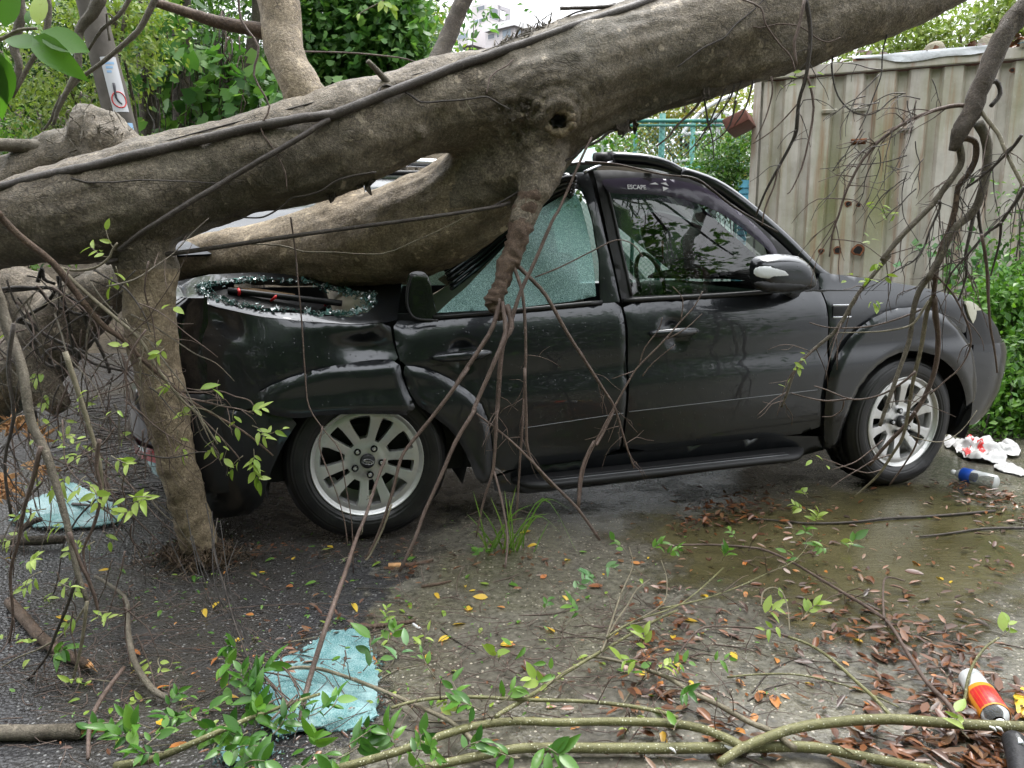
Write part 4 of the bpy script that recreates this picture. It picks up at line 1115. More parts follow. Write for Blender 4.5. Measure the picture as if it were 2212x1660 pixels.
def resample_n(pl, n):
    L = [0]
    for a, b in zip(pl, pl[1:]): L.append(L[-1] + math.hypot(b[0] - a[0], b[1] - a[1]))
    out = []
    for i in range(n + 1):
        s = L[-1] * i / n; k = 0
        while k < len(pl) - 2 and s > L[k + 1]: k += 1
        t = (s - L[k]) / max(1e-9, L[k + 1] - L[k]); out.append((pl[k][0] + (pl[k + 1][0] - pl[k][0]) * t, pl[k][1] + (pl[k + 1][1] - pl[k][1]) * t))
    return out
quadstrip('headliner', [(948, 606), (1030, 552), (1110, 470), (1180, 432)], [(985, 632), (1060, 575), (1130, 505), (1190, 470)], (-.30, -.30), (-.45, -.45), 'cream_trim', th=.008)
quadstrip('seat_back', [(930, 640), (980, 610), (1040, 590)], [(930, 690), (980, 680), (1050, 660)], (-.32, -.32), (-.34, -.34), 'cream_trim', th=.01)
# ---- folded-in quarter window: a tilted sheet with a torn oval opening
def quarter_pt(u, t):
    sh = resample_n([(372, 655), (392, 642), (470, 664), (560, 684), (650, 694), (760, 701), (842, 696), (858, 690)], 200)
    inn = resample_n([(366, 612), (450, 594), (560, 588), (660, 596), (750, 610), (800, 606), (850, 588), (872, 580)], 200)
    i = min(200, max(0, int(u * 200)))
    tt = t
    px = sh[i][0] * (1 - tt) + inn[i][0] * tt; py = sh[i][1] * (1 - tt) + inn[i][1] * tt
    X, Z = S(*sh[i]); ob = body_out(X, Z) + dents(X, Z)
    o_ = ob + (-.40 - ob) * (t ** 1.15)
    return LP(*pxo(px, py, o_))
hole = [(.13 + .02 * math.sin(5 * a), 0) for a in ()]
hole = []
for k in range(40):
    a = 2 * math.pi * k / 40
    cu_, ct_ = math.cos(a), math.sin(a)
    ex = 2.6
    uu = .50 + .385 * math.copysign(abs(cu_) ** (2 / ex), cu_); tt = .48 + .36 * math.copysign(abs(ct_) ** (2 / ex), ct_)
    hole.append((uu + .012 * math.sin(7.3 * k) + .01 * math.sin(3.1 * k), tt + .03 * math.sin(5.7 * k + 1) + .03 * math.sin(2.3 * k)))
vs_, tr_ = fill2d([(0, 0), (1, 0), (1, 1), (0, 1)], [hole], .035)
tr_ = orient(vs_, tr_)
qu = obj('folded_quarter_frame', mesh('folded_quarter_frame', [quarter_pt(u, t) for u, t in vs_], tr_, 'car_paint'), car, 'quarter window frame folded flat with its pane smashed out'); solid(qu, .012)
rn = random.Random(31)
b = MB()
for k in range(1700):
    a = rn.uniform(0, 2 * math.pi); j = int(a / (2 * math.pi) * 40) % 40
    h0, h1 = hole[j], hole[(j + 1) % 40]; w_ = rn.random()
    u, t = h0[0] * (1 - w_) + h1[0] * w_, h0[1] * (1 - w_) + h1[1] * w_
    s_ = abs(rn.gauss(0, .045)); u += (.5 - u) * s_ * 1.5; t += (.48 - t) * s_ * 2.6
    c = quarter_pt(u, t) + Vector((rn.uniform(-.004, .004), rn.uniform(-.004, .004), rn.uniform(0, .012)))
    d_ = rn.uniform(.0025, .007) if rn.random() < .93 else rn.uniform(.010, .018)
    q = [c + rvec(rn, d_) for _ in range(4)]
    b.add(q, [(0, 1, 2), (0, 2, 3), (0, 3, 1), (1, 3, 2)])
cmb(b, 'glass_crumbs', 'glass_crumb', qu, smooth=False, kind='stuff')
b = MB()
for k in range(420):
    j = rn.randrange(40); h0 = hole[j]
    u, t = h0[0] + (.5 - h0[0]) * rn.uniform(-.02, .08), h0[1] + (.48 - h0[1]) * rn.uniform(-.05, .2)
    c = quarter_pt(u, t) + Vector((0, 0, rn.uniform(.002, .016))); d_ = rn.uniform(.002, .0055)
    q = [c + rvec(rn, d_) for _ in range(4)]; b.add(q, [(0, 1, 2), (0, 2, 3), (0, 3, 1), (1, 3, 2)])
cmb(b, 'glass_crumbs', 'white_tarp', qu, smooth=False, kind='stuff', label='pale glass crumbs around the smashed pane')
z7 = ZZ(380, 600, 3.687)
cmb(ctube([pxo(*z7(540, 262), -.28), pxo(*z7(1000, 315), -.26), pxo(*z7(1510, 372), -.22)], .013, seg=10), 'luggage_blind_bar', 'black_plastic')
for q0, q1 in (((628, 250), (632, 300)), ((955, 300), (905, 350)), ((1360, 340), (1368, 390)), ((1400, 370), (1440, 360))):
    cmb(ctube([pxo(*z7(q0[0] + dx, q0[1]), -.262) for dx in (0, 2)][:1] + [pxo(*z7((q0[0] + q1[0]) / 2 + 6, (q0[1] + q1[1]) / 2), -.245)] + [pxo(*z7(*q1), -.262)], .006, seg=6), 'red_tie_cord', 'red_tie')
quadstrip('wooden_board', [(560, 232), (800, 248), (1110, 296)] and [z7(560, 232), z7(800, 246), z7(1110, 292)], [z7(600, 340), z7(800, 350), z7(1110, 350)], (-.34, -.34), (-.30, -.30), 'board', th=.01)
quadstrip('inner_trim', [z7(300, 300), z7(500, 250), z7(1400, 380)], [z7(420, 360), z7(700, 400), z7(1300, 440)], (-.30, -.30), (-.22, -.22), 'interior_dark', th=.01)
# ---- roof: sound in front, pushed down towards the viewer behind the middle pillar
def roof_z(X, v):
    far = 1.60 - .02 * X + .0 * v
    near0 = 1.545 + .02 * (1 - abs(X - .8))
    k = sstep(.25, 1.0, X)
    near = (1.16 + .06 * sstep(-.7, .3, X)) * (1 - k) + near0 * k
    crown = .06 * math.sin(math.pi * v) * (.4 + .6 * k)
    sm = v ** (.85 + .0 * k)
    z = near + (far - near) * sm + crown
    if X > 1.30: z -= .55 * ((X - 1.30)) ** 1.6
    if X < .9:
        z += .012 * math.sin(v * 26) * sstep(.15, .4, v) * (1 - sstep(.75, .95, v)) + .018 * noise.noise(Vector((X * 3, v * 5, 0)))
    return z
vs_, fs_ = [], []
NXr, NVr = 44, 26
for i in range(NXr + 1):
    X = -.78 + (1.56 + .78) * i / NXr
    for j in range(NVr + 1):
        v = j / NVr
        nearo = -.24 - .30 * (1 - sstep(.3, 1.0, X))
        vs_.append(LP(X, nearo + (-1.50 - nearo) * v, roof_z(X, v)))
for i in range(NXr):
    for j in range(NVr):
        a = i * (NVr + 1) + j; fs_.append((a, a + NVr + 1, a + NVr + 2, a + 1))
roof = obj('roof', mesh('roof', vs_, fs_, 'car_paint'), car, 'buckled dark grey roof panel under the tree'); solid(roof, .012)
cmb(ctube([(X, -1.44, roof_z(X, .955) + .075) for X in (-.45, -.2, .2, .6, 1.0, 1.2)] + [(1.38, -1.44, roof_z(1.38, .955) + .0)], .026, seg=10), 'roof_rail', 'silver_trim', roof)
b = MB(); b.tube([LP(X, -1.40, roof_z(X, .93) + .022) for X in (-.6, 0, .6, 1.2)], .016, seg=6); cmb(b, 'roof_drip_trim', 'rubber_seal', roof)
rail_pts = [pxo(1284, 343, -.30), pxo(1320, 341, -.30), pxo(1390, 346, -.29), pxo(1440, 358, -.285), pxo(1478, 378, -.28), pxo(1500, 394, -.27)]
cmb(ctube(rail_pts[1:], [.026, .027, .026, .022, .012], seg=12, res=5), 'roof_rail', 'car_paint', roof)
cmb(ctube(rail_pts[:2], .026, seg=12), 'roof_rail_end', 'black_plastic', roof)
cmb(ctube([pxo(1318, 328, -.29), pxo(1322, 356, -.29)], [.014, .02], seg=8), 'rail_clip', 'black_plastic', roof)
cmb(ctube([pxo(1262, 372, -.2), pxo(1290, 360, -.24), pxo(1322, 350, -.27)], .006, seg=6), 'rail_strip', 'silver_trim', roof)
# A pillar on the body, outside the door frame
ap = [(1470, 374), (1540, 400), (1604, 444), (1690, 518), (1757, 584), (1790, 600)]
cmb(ctube([pxo(*q, o_ - .035) for q, o_ in zip(ap, (-.24, -.20, -.17, -.12, -.07, -.06))], [.03, .032, .034, .036, .036, .02], seg=10, res=4), 'windscreen_pillar', 'car_paint')
# inner middle pillar and cabin
panel('middle_pillar', [(1262, 368), (1296, 368), (1330, 500), (1362, 650), (1362, 960), (1330, 960), (1318, 650)], 'interior_dark', extra=-.045, th=.03, step=.06, use_dents=False)
b = MB(); b.box((1.05, .86, .36), (3.5, 1.5, .22)); cmb(b, 'floor_pan', 'interior_dark', smooth=False)
b = MB(); b.box((1.1, .16, .62), (2.0, .03, .6)); cmb(b, 'inner_door_lining', 'interior_dark', smooth=False)
b = MB(); b.box((-.25, .18, .62), (.7, .03, .48)); cmb(b, 'inner_quarter_lining', 'interior_dark', smooth=False)
b = MB(); b.box((-.2, .9, .62), (.9, 1.3, .06)); cmb(b, 'load_floor', 'interior_dark', smooth=False)
b = MB(); b.box((2.02, .86, .80), (.42, 1.36, .36), bev=.08); cmb(b, 'dashboard', 'interior_dark')
def seat(X, out, s=1):
    b = MB(); b.box((X + .22, -out, .56), (.52, .50, .16), bev=.05); c = cmb(b, 'front_seat', 'seat_cloth')
    b = MB(); b.box((X - .09, -out, .86), (.15, .48, .62), rot=(0, R(-14), 0), bev=.05); cmb(b, 'backrest', 'seat_cloth', c)
    b = MB(); b.box((X - .19, -out, 1.22), (.10, .26, .17), rot=(0, R(-10), 0), bev=.035); cmb(b, 'headrest', 'seat_cloth', c)
seat(1.05, -.45); seat(1.05, -1.25)
b = MB(); b.box((.30, .86, .58), (.5, 1.25, .16), bev=.05); rs = cmb(b, 'rear_bench', 'cream_trim'); b = MB(); b.box((.03, .86, .80), (.14, 1.22, .42), rot=(0, R(-16), 0), bev=.05); cmb(b, 'backrest', 'cream_trim', rs)
ring = [(1.80 + .05 * math.sin(2 * math.pi * k / 20) * -1, -1.2 + .18 * math.cos(2 * math.pi * k / 20), .98 + .17 * math.sin(2 * math.pi * k / 20)) for k in range(21)]
cmb(ctube(ring, .013, seg=6, res=1), 'steering_wheel', 'black_plastic')
b = ctube([pxo(1424, 455, -.8), pxo(1428, 500, -.8)], .003, seg=4); b2 = pxo(1428, 508, -.8)
b.box(LP(*b2), (.05, .012, .05), bev=.005); cmb(b, 'hanging_charm', 'black_plastic')
cmb(ctube([pxo(1430, 520, -.8), pxo(1432, 560, -.8)], [.008, .003], seg=5), 'charm_tassel', 'red_tie')
# windscreen, far side
b = MB(); wv = []
for i in range(9):
    t = i / 8
    for j in range(13):
        s_ = j / 12; lat = -.26 - 1.18 * s_; bow = .16 * math.sin(math.pi * s_)
        lo = Vector((2.08 + bow, lat + (.06 if s_ < .5 else -.06) * (1 - abs(2 * s_ - 1)) * 0, 1.02)); hi = Vector((1.44 + bow * .5, lat, 1.49 + .05 * math.sin(math.pi * s_)))
        q = lo.lerp(hi, t); wv.append(LP(q.x, q.y, q.z))
fs_ = [(i * 13 + j, i * 13 + j + 1, (i + 1) * 13 + j + 1, (i + 1) * 13 + j) for i in range(8) for j in range(12)]
b.add(wv, fs_); cmb(b, 'windscreen', 'car_glass')
far = -1.66
for (X, w_) in ((1.03, .09), (.05, .1)):
    b = MB(); b.add([LP(X - w_, far + .03, .95), LP(X + w_, far + .03, .95), LP(X + w_ - .02, -1.5, 1.56), LP(X - w_ - .02, -1.5, 1.56)], [(0, 1, 2, 3)])
    solid(cmb(b, 'far_pillar', 'black_plastic', smooth=False), .03)
b = MB(); b.box((1.1, 1.66, .63), (3.4, .05, .66)); cmb(b, 'far_side', 'car_paint', smooth=False)
b = MB(); b.add([LP(1.08, -1.63, .96), LP(1.98, -1.63, .98), LP(1.45, -1.5, 1.5), LP(1.06, -1.5, 1.54)], [(0, 1, 2, 3)]); cmb(b, 'far_window', 'car_glass', smooth=False)
b = MB(); b.add([LP(.18, -1.63, .96), LP(.98, -1.63, .96), LP(.96, -1.5, 1.55), LP(.2, -1.5, 1.55)], [(0, 1, 2, 3)]); cmb(b, 'far_window', 'crazed_glass', smooth=False)
# crazed shard standing above the roof gap
quadstrip('roof_glass_shard', [(1208, 352), (1240, 328), (1285, 318)], [(1190, 385), (1236, 376), (1290, 372)], (-.75, -.75), (-.6, -.6), 'crazed_glass', th=.005)
# ---- bonnet and nose
vs_, fs_ = [], []
for i in range(19):
    t = i / 18; X = 2.02 + 1.10 * t
    for j in range(21):
        s_ = j / 20
        Xn, Zn = X, .998 + .006 * t - .62 * max(0, t - .55) ** 2.0
        no = body_out(X, .96) - .012; out = no + (-1.70 - no) * s_
        nose = .10 * math.sin(math.pi * s_) * t
        z = Zn + .075 * math.sin(math.pi * s_) ** .6 * (1 - .4 * t) - .03 * t
        vs_.append(LP(X + nose, out, z))
fs_ = [(i * 21 + j, (i + 1) * 21 + j, (i + 1) * 21 + j + 1, i * 21 + j + 1) for i in range(18) for j in range(20)]
bon = obj('bonnet', mesh('bonnet', vs_, fs_, 'car_paint'), car); solid(bon, .015)
cmb(ctube([(2.06, -.13, 1.02), (2.08, -.5, 1.05), (2.10, -.9, 1.06)], .02, seg=6), 'cowl_grille', 'black_plastic')
def nose_loft(name, mat, rows, parent=None, x_in=2.55, n=26):
    """rows: (Z, reach): plan curve from the near side round the corner to the middle and beyond"""
    vs, fs = [], []
    for (Z, reach) in rows:
        for k in range(n + 1):
            a = k / n
            ang = a * math.pi
            cxl = -.85
            ex = 2.0 / 3.2
            X = x_in + (reach - x_in) * abs(math.sin(ang)) ** ex
            o0 = .85 + body_out(x_in, Z)
            out = cxl + o0 * math.copysign(abs(math.cos(ang)) ** ex, math.cos(ang))
            vs.append(LP(X, out, Z))
    m = n + 1
    for r in range(len(rows) - 1):
        for k in range(n): fs.append((r * m + k, r * m + k + 1, (r + 1) * m + k + 1, (r + 1) * m + k))
    o = obj(name, mesh(name, vs, fs, mat), parent or car); solid(o, .02); return o
fb = nose_loft('front_bumper', 'car_paint', [(.27, 3.36), (.33, 3.44), (.44, 3.48), (.56, 3.49), (.66, 3.48), (.71, 3.44)], x_in=3.02)
nose_loft('front_grille', 'black_plastic', [(.71, 3.42), (.78, 3.38), (.84, 3.29), (.88, 3.18)], x_in=2.96)
hl = panel('headlamp', [(2086, 650), (2104, 652), (2126, 672), (2140, 704), (2130, 724), (2106, 704), (2094, 680)], 'ivory_lens', extra=.012, th=.03, step=.03, use_dents=False)
# side vent on the wing
b = MB()
vx, vz = S(1818, 676)
for (dz, w_) in ((.035, .10), (-.02, .10)):
    b.box(LP(vx, body_out(vx, vz + dz) + .002, vz + dz), (w_, .01, .008), bev=.002)
vent = cmb(b, 'wing_vent', 'silver_trim')
b = MB(); b.box(LP(vx, body_out(vx, vz) + .001, vz + .008), (.1, .006, .045), bev=.002); cmb(b, 'vent_recess', 'black_plastic', vent)
# ---- mirror
def dome(name, outline, out0, rise, mat, parent, step=.012, back=True):
    ol = smooth2d([unproj(*q, out0) for q in outline], 2)
    vs, tr = fill2d(ol, [], step); tr = orient(vs, tr)
    bn = np.array(resample(ol, .006)); dm = [float(np.min(np.hypot(bn[:, 0] - x, bn[:, 1] - z))) for x, z in vs]; mx = max(dm)
    pts = [LP(x, out0 + rise * (1 - (1 - min(1, d / (mx * .85))) ** 3.2) ** .75, z) for (x, z), d in zip(vs, dm)]
    o = obj(name, mesh(name, pts, tr, mat), parent)
    return o
mir = dome('wing_mirror', [(1622, 560), (1640, 552), (1690, 548), (1728, 556), (1748, 580), (1756, 614), (1746, 630), (1700, 636), (1645, 632), (1622, 618), (1618, 585)], .10, .085, 'car_paint', car); solid(mir, .02)
dome('indicator_lens', [(1628, 574), (1690, 577), (1706, 590), (1710, 602), (1628, 602)], .178, .008, 'clear_lens', mir, step=.008)
dome('mirror_lower_shell', [(1628, 607), (1746, 609), (1742, 624), (1700, 632), (1650, 628), (1630, 617)], .172, .012, 'black_plastic', mir)
b = MB(); b.add(*boxgeo(LP(*pxo(1688, 592, .06)), (.20, .10, .125), bev=.03)); cmb(b, 'mirror_housing', 'black_plastic', mir)
cmb(ctube([pxo(1700, 622, .10), pxo(1712, 630, .02), pxo(1716, 628, -.06)], [.03, .03, .035], seg=8), 'mirror_arm', 'black_plastic', mir)
# ---- handles
for par, a_, b_, m_ in ((rear_door, (932, 773), (1060, 761), (996, 766)), (front_door, (1402, 721), (1505, 714), (1455, 717))):
    pA, pB = S(*a_), S(*b_); pts = []
    rad = []
    for k in range(11):
        t = k / 10; X = pA[0] + (pB[0] - pA[0]) * t; Z = pA[1] + (pB[1] - pA[1]) * t
        pts.append((X, body_out(X, Z) + .010 + .020 * math.sin(math.pi * t), Z)); rad.append(.007 + .0145 * math.sin(math.pi * min(1, max(0, t))) ** .45)
    h = cmb(ctube(pts, rad, seg=10, res=2), 'door_handle', 'car_paint', par)
    X, Z = S(*m_); cmb(ctube([(X - .03, body_out(X, Z) + .036, Z - .004), (X + .05, body_out(X, Z) + .036, Z + .0)], .0035, seg=5), 'handle_insert', 'cream_trim', h)
# ---- running board
vs_, fs_ = [], []
rbA, rbB = unproj(1120, 1052, .06), unproj(1758, 982, .06)
prof = [(-.05, .016), (.06, .018), (.085, .012), (.094, .0), (.082, -.018), (-.05, -.022)]
nrb = 30
for i in range(nrb + 1):
    t = i / nrb; X = rbA[0] + (rbB[0] - rbA[0]) * t; Z = rbA[1] + (rbB[1] - rbA[1]) * t
    e_ = 1 - .75 * max(0, (t - .9) / .1) ** 2 - .75 * max(0, (.06 - t) / .06) ** 2
    for (o_, dz) in prof: vs_.append(LP(X, -.05 + (o_ + .05) * e_, Z + dz * (.5 + .5 * e_)))
m_ = len(prof)
fs_ = [(i * m_ + k, i * m_ + (k + 1) % m_, (i + 1) * m_ + (k + 1) % m_, (i + 1) * m_ + k) for i in range(nrb) for k in range(m_)] + [tuple(range(m_))[::-1], tuple(range(nrb * m_, (nrb + 1) * m_))]
rb = obj('running_board', mesh('running_board', vs_, fs_, 'black_plastic'), car)
for o_ in (.068, .082, .045):
    b = ctube([(rbA[0] + (rbB[0] - rbA[0]) * t, o_, rbA[1] + (rbB[1] - rbA[1]) * t + .0185 - .003 * (o_ > .06) - .003 * (o_ > .075)) for t in (.08, .3, .6, .9)], .003, seg=5); cmb(b, 'tread_rib', 'dull_trim' if o_ == .068 else 'rubber_seal', rb)
# ---- rear end: tail lamp, tailgate, bumper
tl = panel('tail_lamp', [(366, 660), (384, 664), (394, 720), (399, 830), (402, 874), (368, 872), (360, 760)], 'black_gloss', extra=-.004, th=.03, step=.02, use_dents=False)
for k in range(9):
    y_ = 700 + k * 18; X0, Z0 = S(374, y_); X1, Z1_ = S(392, y_)
    cmb(ctube([(X0, body_out(X0, Z0) + .0, Z0), (X1, body_out(X1, Z1_) + .0, Z1_)], .0035, seg=5), 'lamp_rib', 'rubber_seal', tl)
def tail_loft(name, mat, rows, n=26, x_in=-.58):
    vs, fs = [], []
    for (Z, reach) in rows:
        for k in range(n + 1):
            ang = k / n * math.pi; ex = 2 / 3.0
            X = x_in + (reach - x_in) * abs(math.sin(ang)) ** ex
            o0 = .85 + body_out(x_in, Z) - .006
            vs.append(LP(X, -.85 + o0 * math.copysign(abs(math.cos(ang)) ** ex, math.cos(ang)), Z))
    m = n + 1
    for r in range(len(rows) - 1):
        for k in range(n): fs.append((r * m + k, (r + 1) * m + k, (r + 1) * m + k + 1, r * m + k + 1))
    o = obj(name, mesh(name, vs, fs, mat), car); solid(o, .02); return o
tail_loft('tailgate', 'black_gloss', [(.60, -.83), (.75, -.84), (.88, -.83), (.97, -.80), (1.0, -.74)])
rb_ = tail_loft('rear_bumper', 'car_paint', [(.24, -.84), (.30, -.93), (.45, -.97), (.58, -.97), (.635, -.95), (.64, -.84)], x_in=-.50)
panel('rear_bumper_side', [(398, 880), (560, 890), (650, 902), (612, 960), (580, 1030), (562, 1108), (470, 1122), (404, 1126)], extra=.008, step=.03, th=.02, use_dents=False, parent=rb_)
q = pxo(222, 722, -.34); cmb(ctube([(-.845, -.40, .78), (-.855, -.40, .90)], .014, seg=8), 'brake_lamp', 'red_lens')
def loft_pt(ang, Z, reach, x_in=-.50, off=.004):
    ex = 2 / 3.0; o0 = .85 + body_out(x_in, Z) - .006 + off
    return LP(x_in + (reach - off - x_in) * abs(math.sin(ang)) ** ex, -.85 + o0 * math.copysign(abs(math.cos(ang)) ** ex, math.cos(ang)), Z)
b = MB(); vs_ = [loft_pt(.55 + .10 * k, z_, -.955 - .02 * (z_ > .40), off=.008) for z_ in (.365, .40, .425) for k in range(7)]
b.add(vs_, [(r_ * 7 + k, (r_ + 1) * 7 + k, (r_ + 1) * 7 + k + 1, r_ * 7 + k + 1) for r_ in range(2) for k in range(6)]); cmb(b, 'reflector', 'red_lens')
quadstrip('tailgate_spoiler', [(360, 622), (420, 596), (500, 586), (575, 587), (612, 600)], [(360, 640), (420, 614), (500, 601), (575, 600), (606, 606)], (-.62, -.62), (-.52, -.52), 'black_gloss', n=16, th=.02, bulge=.02)
# ---- wheel wells and wheels
WR, WT = .362, .225
RC = (0.0, .335); FC = (2.62, .338)
def well(cx_, cz_, r=.43):
    vs, fs = [], []; n = 24
    for k in range(n + 1):
        a = R(-20) + R(220) * k / n
        for (o_, rr) in ((-.03, r), (-.36, r), (-.36, .0)): vs.append(LP(cx_ + rr * math.cos(a), o_, cz_ + .03 + rr * math.sin(a)))
    for k in range(n): fs += [(3 * k, 3 * k + 3, 3 * k + 4, 3 * k + 1), (3 * k + 1, 3 * k + 4, 3 * k + 5, 3 * k + 2)]
    return obj('wheel_well', mesh('wheel_well', vs, fs, 'interior_dark'), car)
well(RC[0], RC[1] - .02, .42); well(FC[0], FC[1], .44)
def lathe(prof, n=64, fn=None):
    """profile (r, y) about the Y axis; -Y is the outer face"""
    vs, fs = [], []; m = len(prof)
    for k in range(n):
        a = 2 * math.pi * k / n
        for i, (r, y) in enumerate(prof):
            rr = r + (fn(i, k, n) if fn else 0)
            vs.append((rr * math.cos(a), y, rr * math.sin(a)))
    for k in range(n):
        for i in range(m - 1):
            a, b2 = k * m + i, ((k + 1) % n) * m + i
            fs.append((a, b2, b2 + 1, a + 1))
    return vs, fs
def wheel_meshes():
    prof = [(.218, .012), (.226, -.002), (.238, -.010), (.262, -.016), (.292, -.013), (.312, -.002), (.326, .014), (.3345, .03), (.3355, .06), (.329, .064), (.329, .070), (.336, .074), (.336, .105), (.328, .109), (.328, .115), (.336, .119), (.336, .15), (.329, .156), (.335, .162), (.334, .19), (.32, .215), (.29, .235), (.25, .23), (.218, .21)]
    def tread(i, k, n): return -.007 if (8 <= i <= 20 and k % 3 == 0 and i in (8, 11, 12, 15, 16, 19)) else 0
    vs, fs = lathe(prof, 144, tread)
    vs2 = []
    for (x, y, z) in vs:                               # bulge and flat where it stands
        if z < -.325: z = -.325 + (z + .325) * .2
        if z < -.22: y += -.012 * math.exp(-((z + .27) / .05) ** 2) if y < .03 else 0
        vs2.append((x, y, z))
    ty = mesh('tyre', vs2, fs, 'rubber_tyre')
    rim = lathe([(.150, .12), (.198, .11), (.204, .03), (.210, .008), (.222, -.004), (.2265, -.010), (.2285, -.004), (.226, .010), (.218, .02)], 96)
    lip = mesh('rim_barrel', rim[0], rim[1], 'alloy')
    outer = [(.2125 * math.cos(2 * math.pi * k / 90), .2125 * math.sin(2 * math.pi * k / 90)) for k in range(90)]
    holes = []
    for k in range(5):
        a0 = R(90 + 18 + 72 * k)
        for ctr, hw_o, hw_i, ri, ro in ((a0, R(14.3), R(9.5), .092, .191), (a0 + R(36), R(8.2), R(7), .084, .189)):
            h = []
            for s_ in range(5): a = ctr - hw_o + 2 * hw_o * s_ / 4; h.append((ro * math.cos(a), ro * math.sin(a)))
            for s_ in range(4): a = ctr + hw_i - 2 * hw_i * s_ / 3; h.append((ri * math.cos(a), ri * math.sin(a)))
            holes.append(smooth2d(h, 1))
    vs, tr = fill2d(outer, holes, .012); tr = orient(vs, tr)
    def dish(r): return .004 + .022 * math.exp(-((r - .06) / .045) ** 2) * 0 + lin(r, [(0, .012), (.055, .014), (.075, .02), (.10, .016), (.19, .0), (.2125, .004)])
    def crown(x, z):
        a = math.atan2(z, x); return 0
    fm = mesh('spokes', [(x, dish(math.hypot(x, z)), z) for x, z in vs], tr, 'alloy')
    return ty, lip, fm
TY, LIP, SPK = wheel_meshes()
def ford_cap():
    vs, fs = lathe([(.0, -.004), (.022, -.004), (.028, -.001), (.031, .012)], 32); return mesh('centre_cap', vs, fs, 'black_plastic')
CAP = ford_cap()
def nut():
    vs, fs = lathe([(0, -.004), (.0075, -.004), (.0095, 0), (.0095, .02)], 6); return mesh('lug_nut', vs, fs, 'silver_trim', smooth=False)
NUT = nut()
vs_, fs_ = lathe([(.0, .016), (.0125, .016), (.0140, .006), (.0148, .004)], 20)
POCK = mesh('nut_pocket', vs_, fs_, 'interior_dark')
vs_, fs_ = lathe([(.0, .10), (.14, .10), (.142, .11), (.205, .14)], 40)
DISC = mesh('brake_disc', vs_, fs_, 'interior_dark')
txt = text_mesh('Ford', .022, .35, .0004); txt.materials.clear(); txt.materials.append(MATS['silver_trim'])
def wheel(cx_, cz_, rot=0, steer=0, camber=0):
    hub = obj('wheel', DISC, car)
    hub.location = LP(cx_, -.012, cz_); hub.rotation_euler = (camber, rot, steer)
    obj('tyre', TY, hub).rotation_euler = (0, -rot, 0)
    obj('rim_barrel', LIP, hub)
    sp = obj('spokes', SPK, hub)
    m = sp.modifiers.new('thickness', 'SOLIDIFY'); m.thickness = .034; m.offset = -1
    bv = sp.modifiers.new('edge', 'BEVEL'); bv.width = .0035; bv.segments = 2; bv.limit_method = 'ANGLE'; bv.angle_limit = R(40)
    c = obj('centre_cap', CAP, hub)
    tob = obj('emblem_script', txt, hub); tob.rotation_euler = (R(90), 0, 0); tob.location = (0, -.0046, 0)
    el = [Vector((.024 * math.cos(a), -.0045, .011 * math.sin(a))) for a in [2 * math.pi * k / 28 for k in range(29)]]
    obj('emblem_oval', mesh('emblem_oval', *tube(el, .0009, 4, 1), 'silver_trim'), hub)
    for k in range(5):
        a = R(90 + 18 + 36 + 72 * k); p = Vector((.0575 * math.cos(a), 0, .0575 * math.sin(a)))
        q = obj('nut_pocket', POCK, hub); q.location = p
        q = obj('lug_nut', NUT, hub); q.location = p + Vector((0, .003, 0))
    return hub
wheel(RC[0], RC[1], R(10)); wheel(FC[0], FC[1], R(38), R(5))
# ================================================================== the fallen tree
TR = [(-420, 610, 78, 2.68), (-120, 520, 84, 2.72), (0, 488, 88, 2.75), (200, 455, 112, 2.78), (330, 420, 112, 2.8), (500, 362, 100, 2.88), (700, 316, 102, 2.95), (900, 242, 90, 3.04), (1000, 222, 98, 3.08),
      (1100, 215, 112, 3.12), (1200, 193, 121, 3.15), (1300, 153, 117, 3.18), (1400, 122, 114, 3.22), (1500, 96, 112, 3.25), (1600, 56, 114, 3.28), (1720, 22, 116, 3.32), (1850, -44, 112, 3.36), (2050, -130, 100, 3.42), (2300, -240, 90, 3.5), (2650, -390, 80, 3.62)]
def axis(lst): return [P(x, y, d) for x, y, r, d in lst], [RP(r, d) for x, y, r, d in lst]
tree = empty('fallen_tree', P(330, 900, 2.8) * 1, 'huge fallen grey brown tree lying across the crushed car', 'tree')
tree.location.z = 0
_tp, _trr = catmull(*axis(TR), 8)
def front(px, py, lift=.0):
    """point on the near face of the trunk seen at this pixel"""
    best = None
    for c, r in zip(_tp, _trr):
        q = P(px, py, c.y); d = (q - c).length
        if best is None or d < best[0]: best = (d, c, r)
    d, c, r = best
    dd = min(d, r * .97)
    return P(px, py, c.y - math.sqrt(max(0, r * r - dd * dd)) - lift)
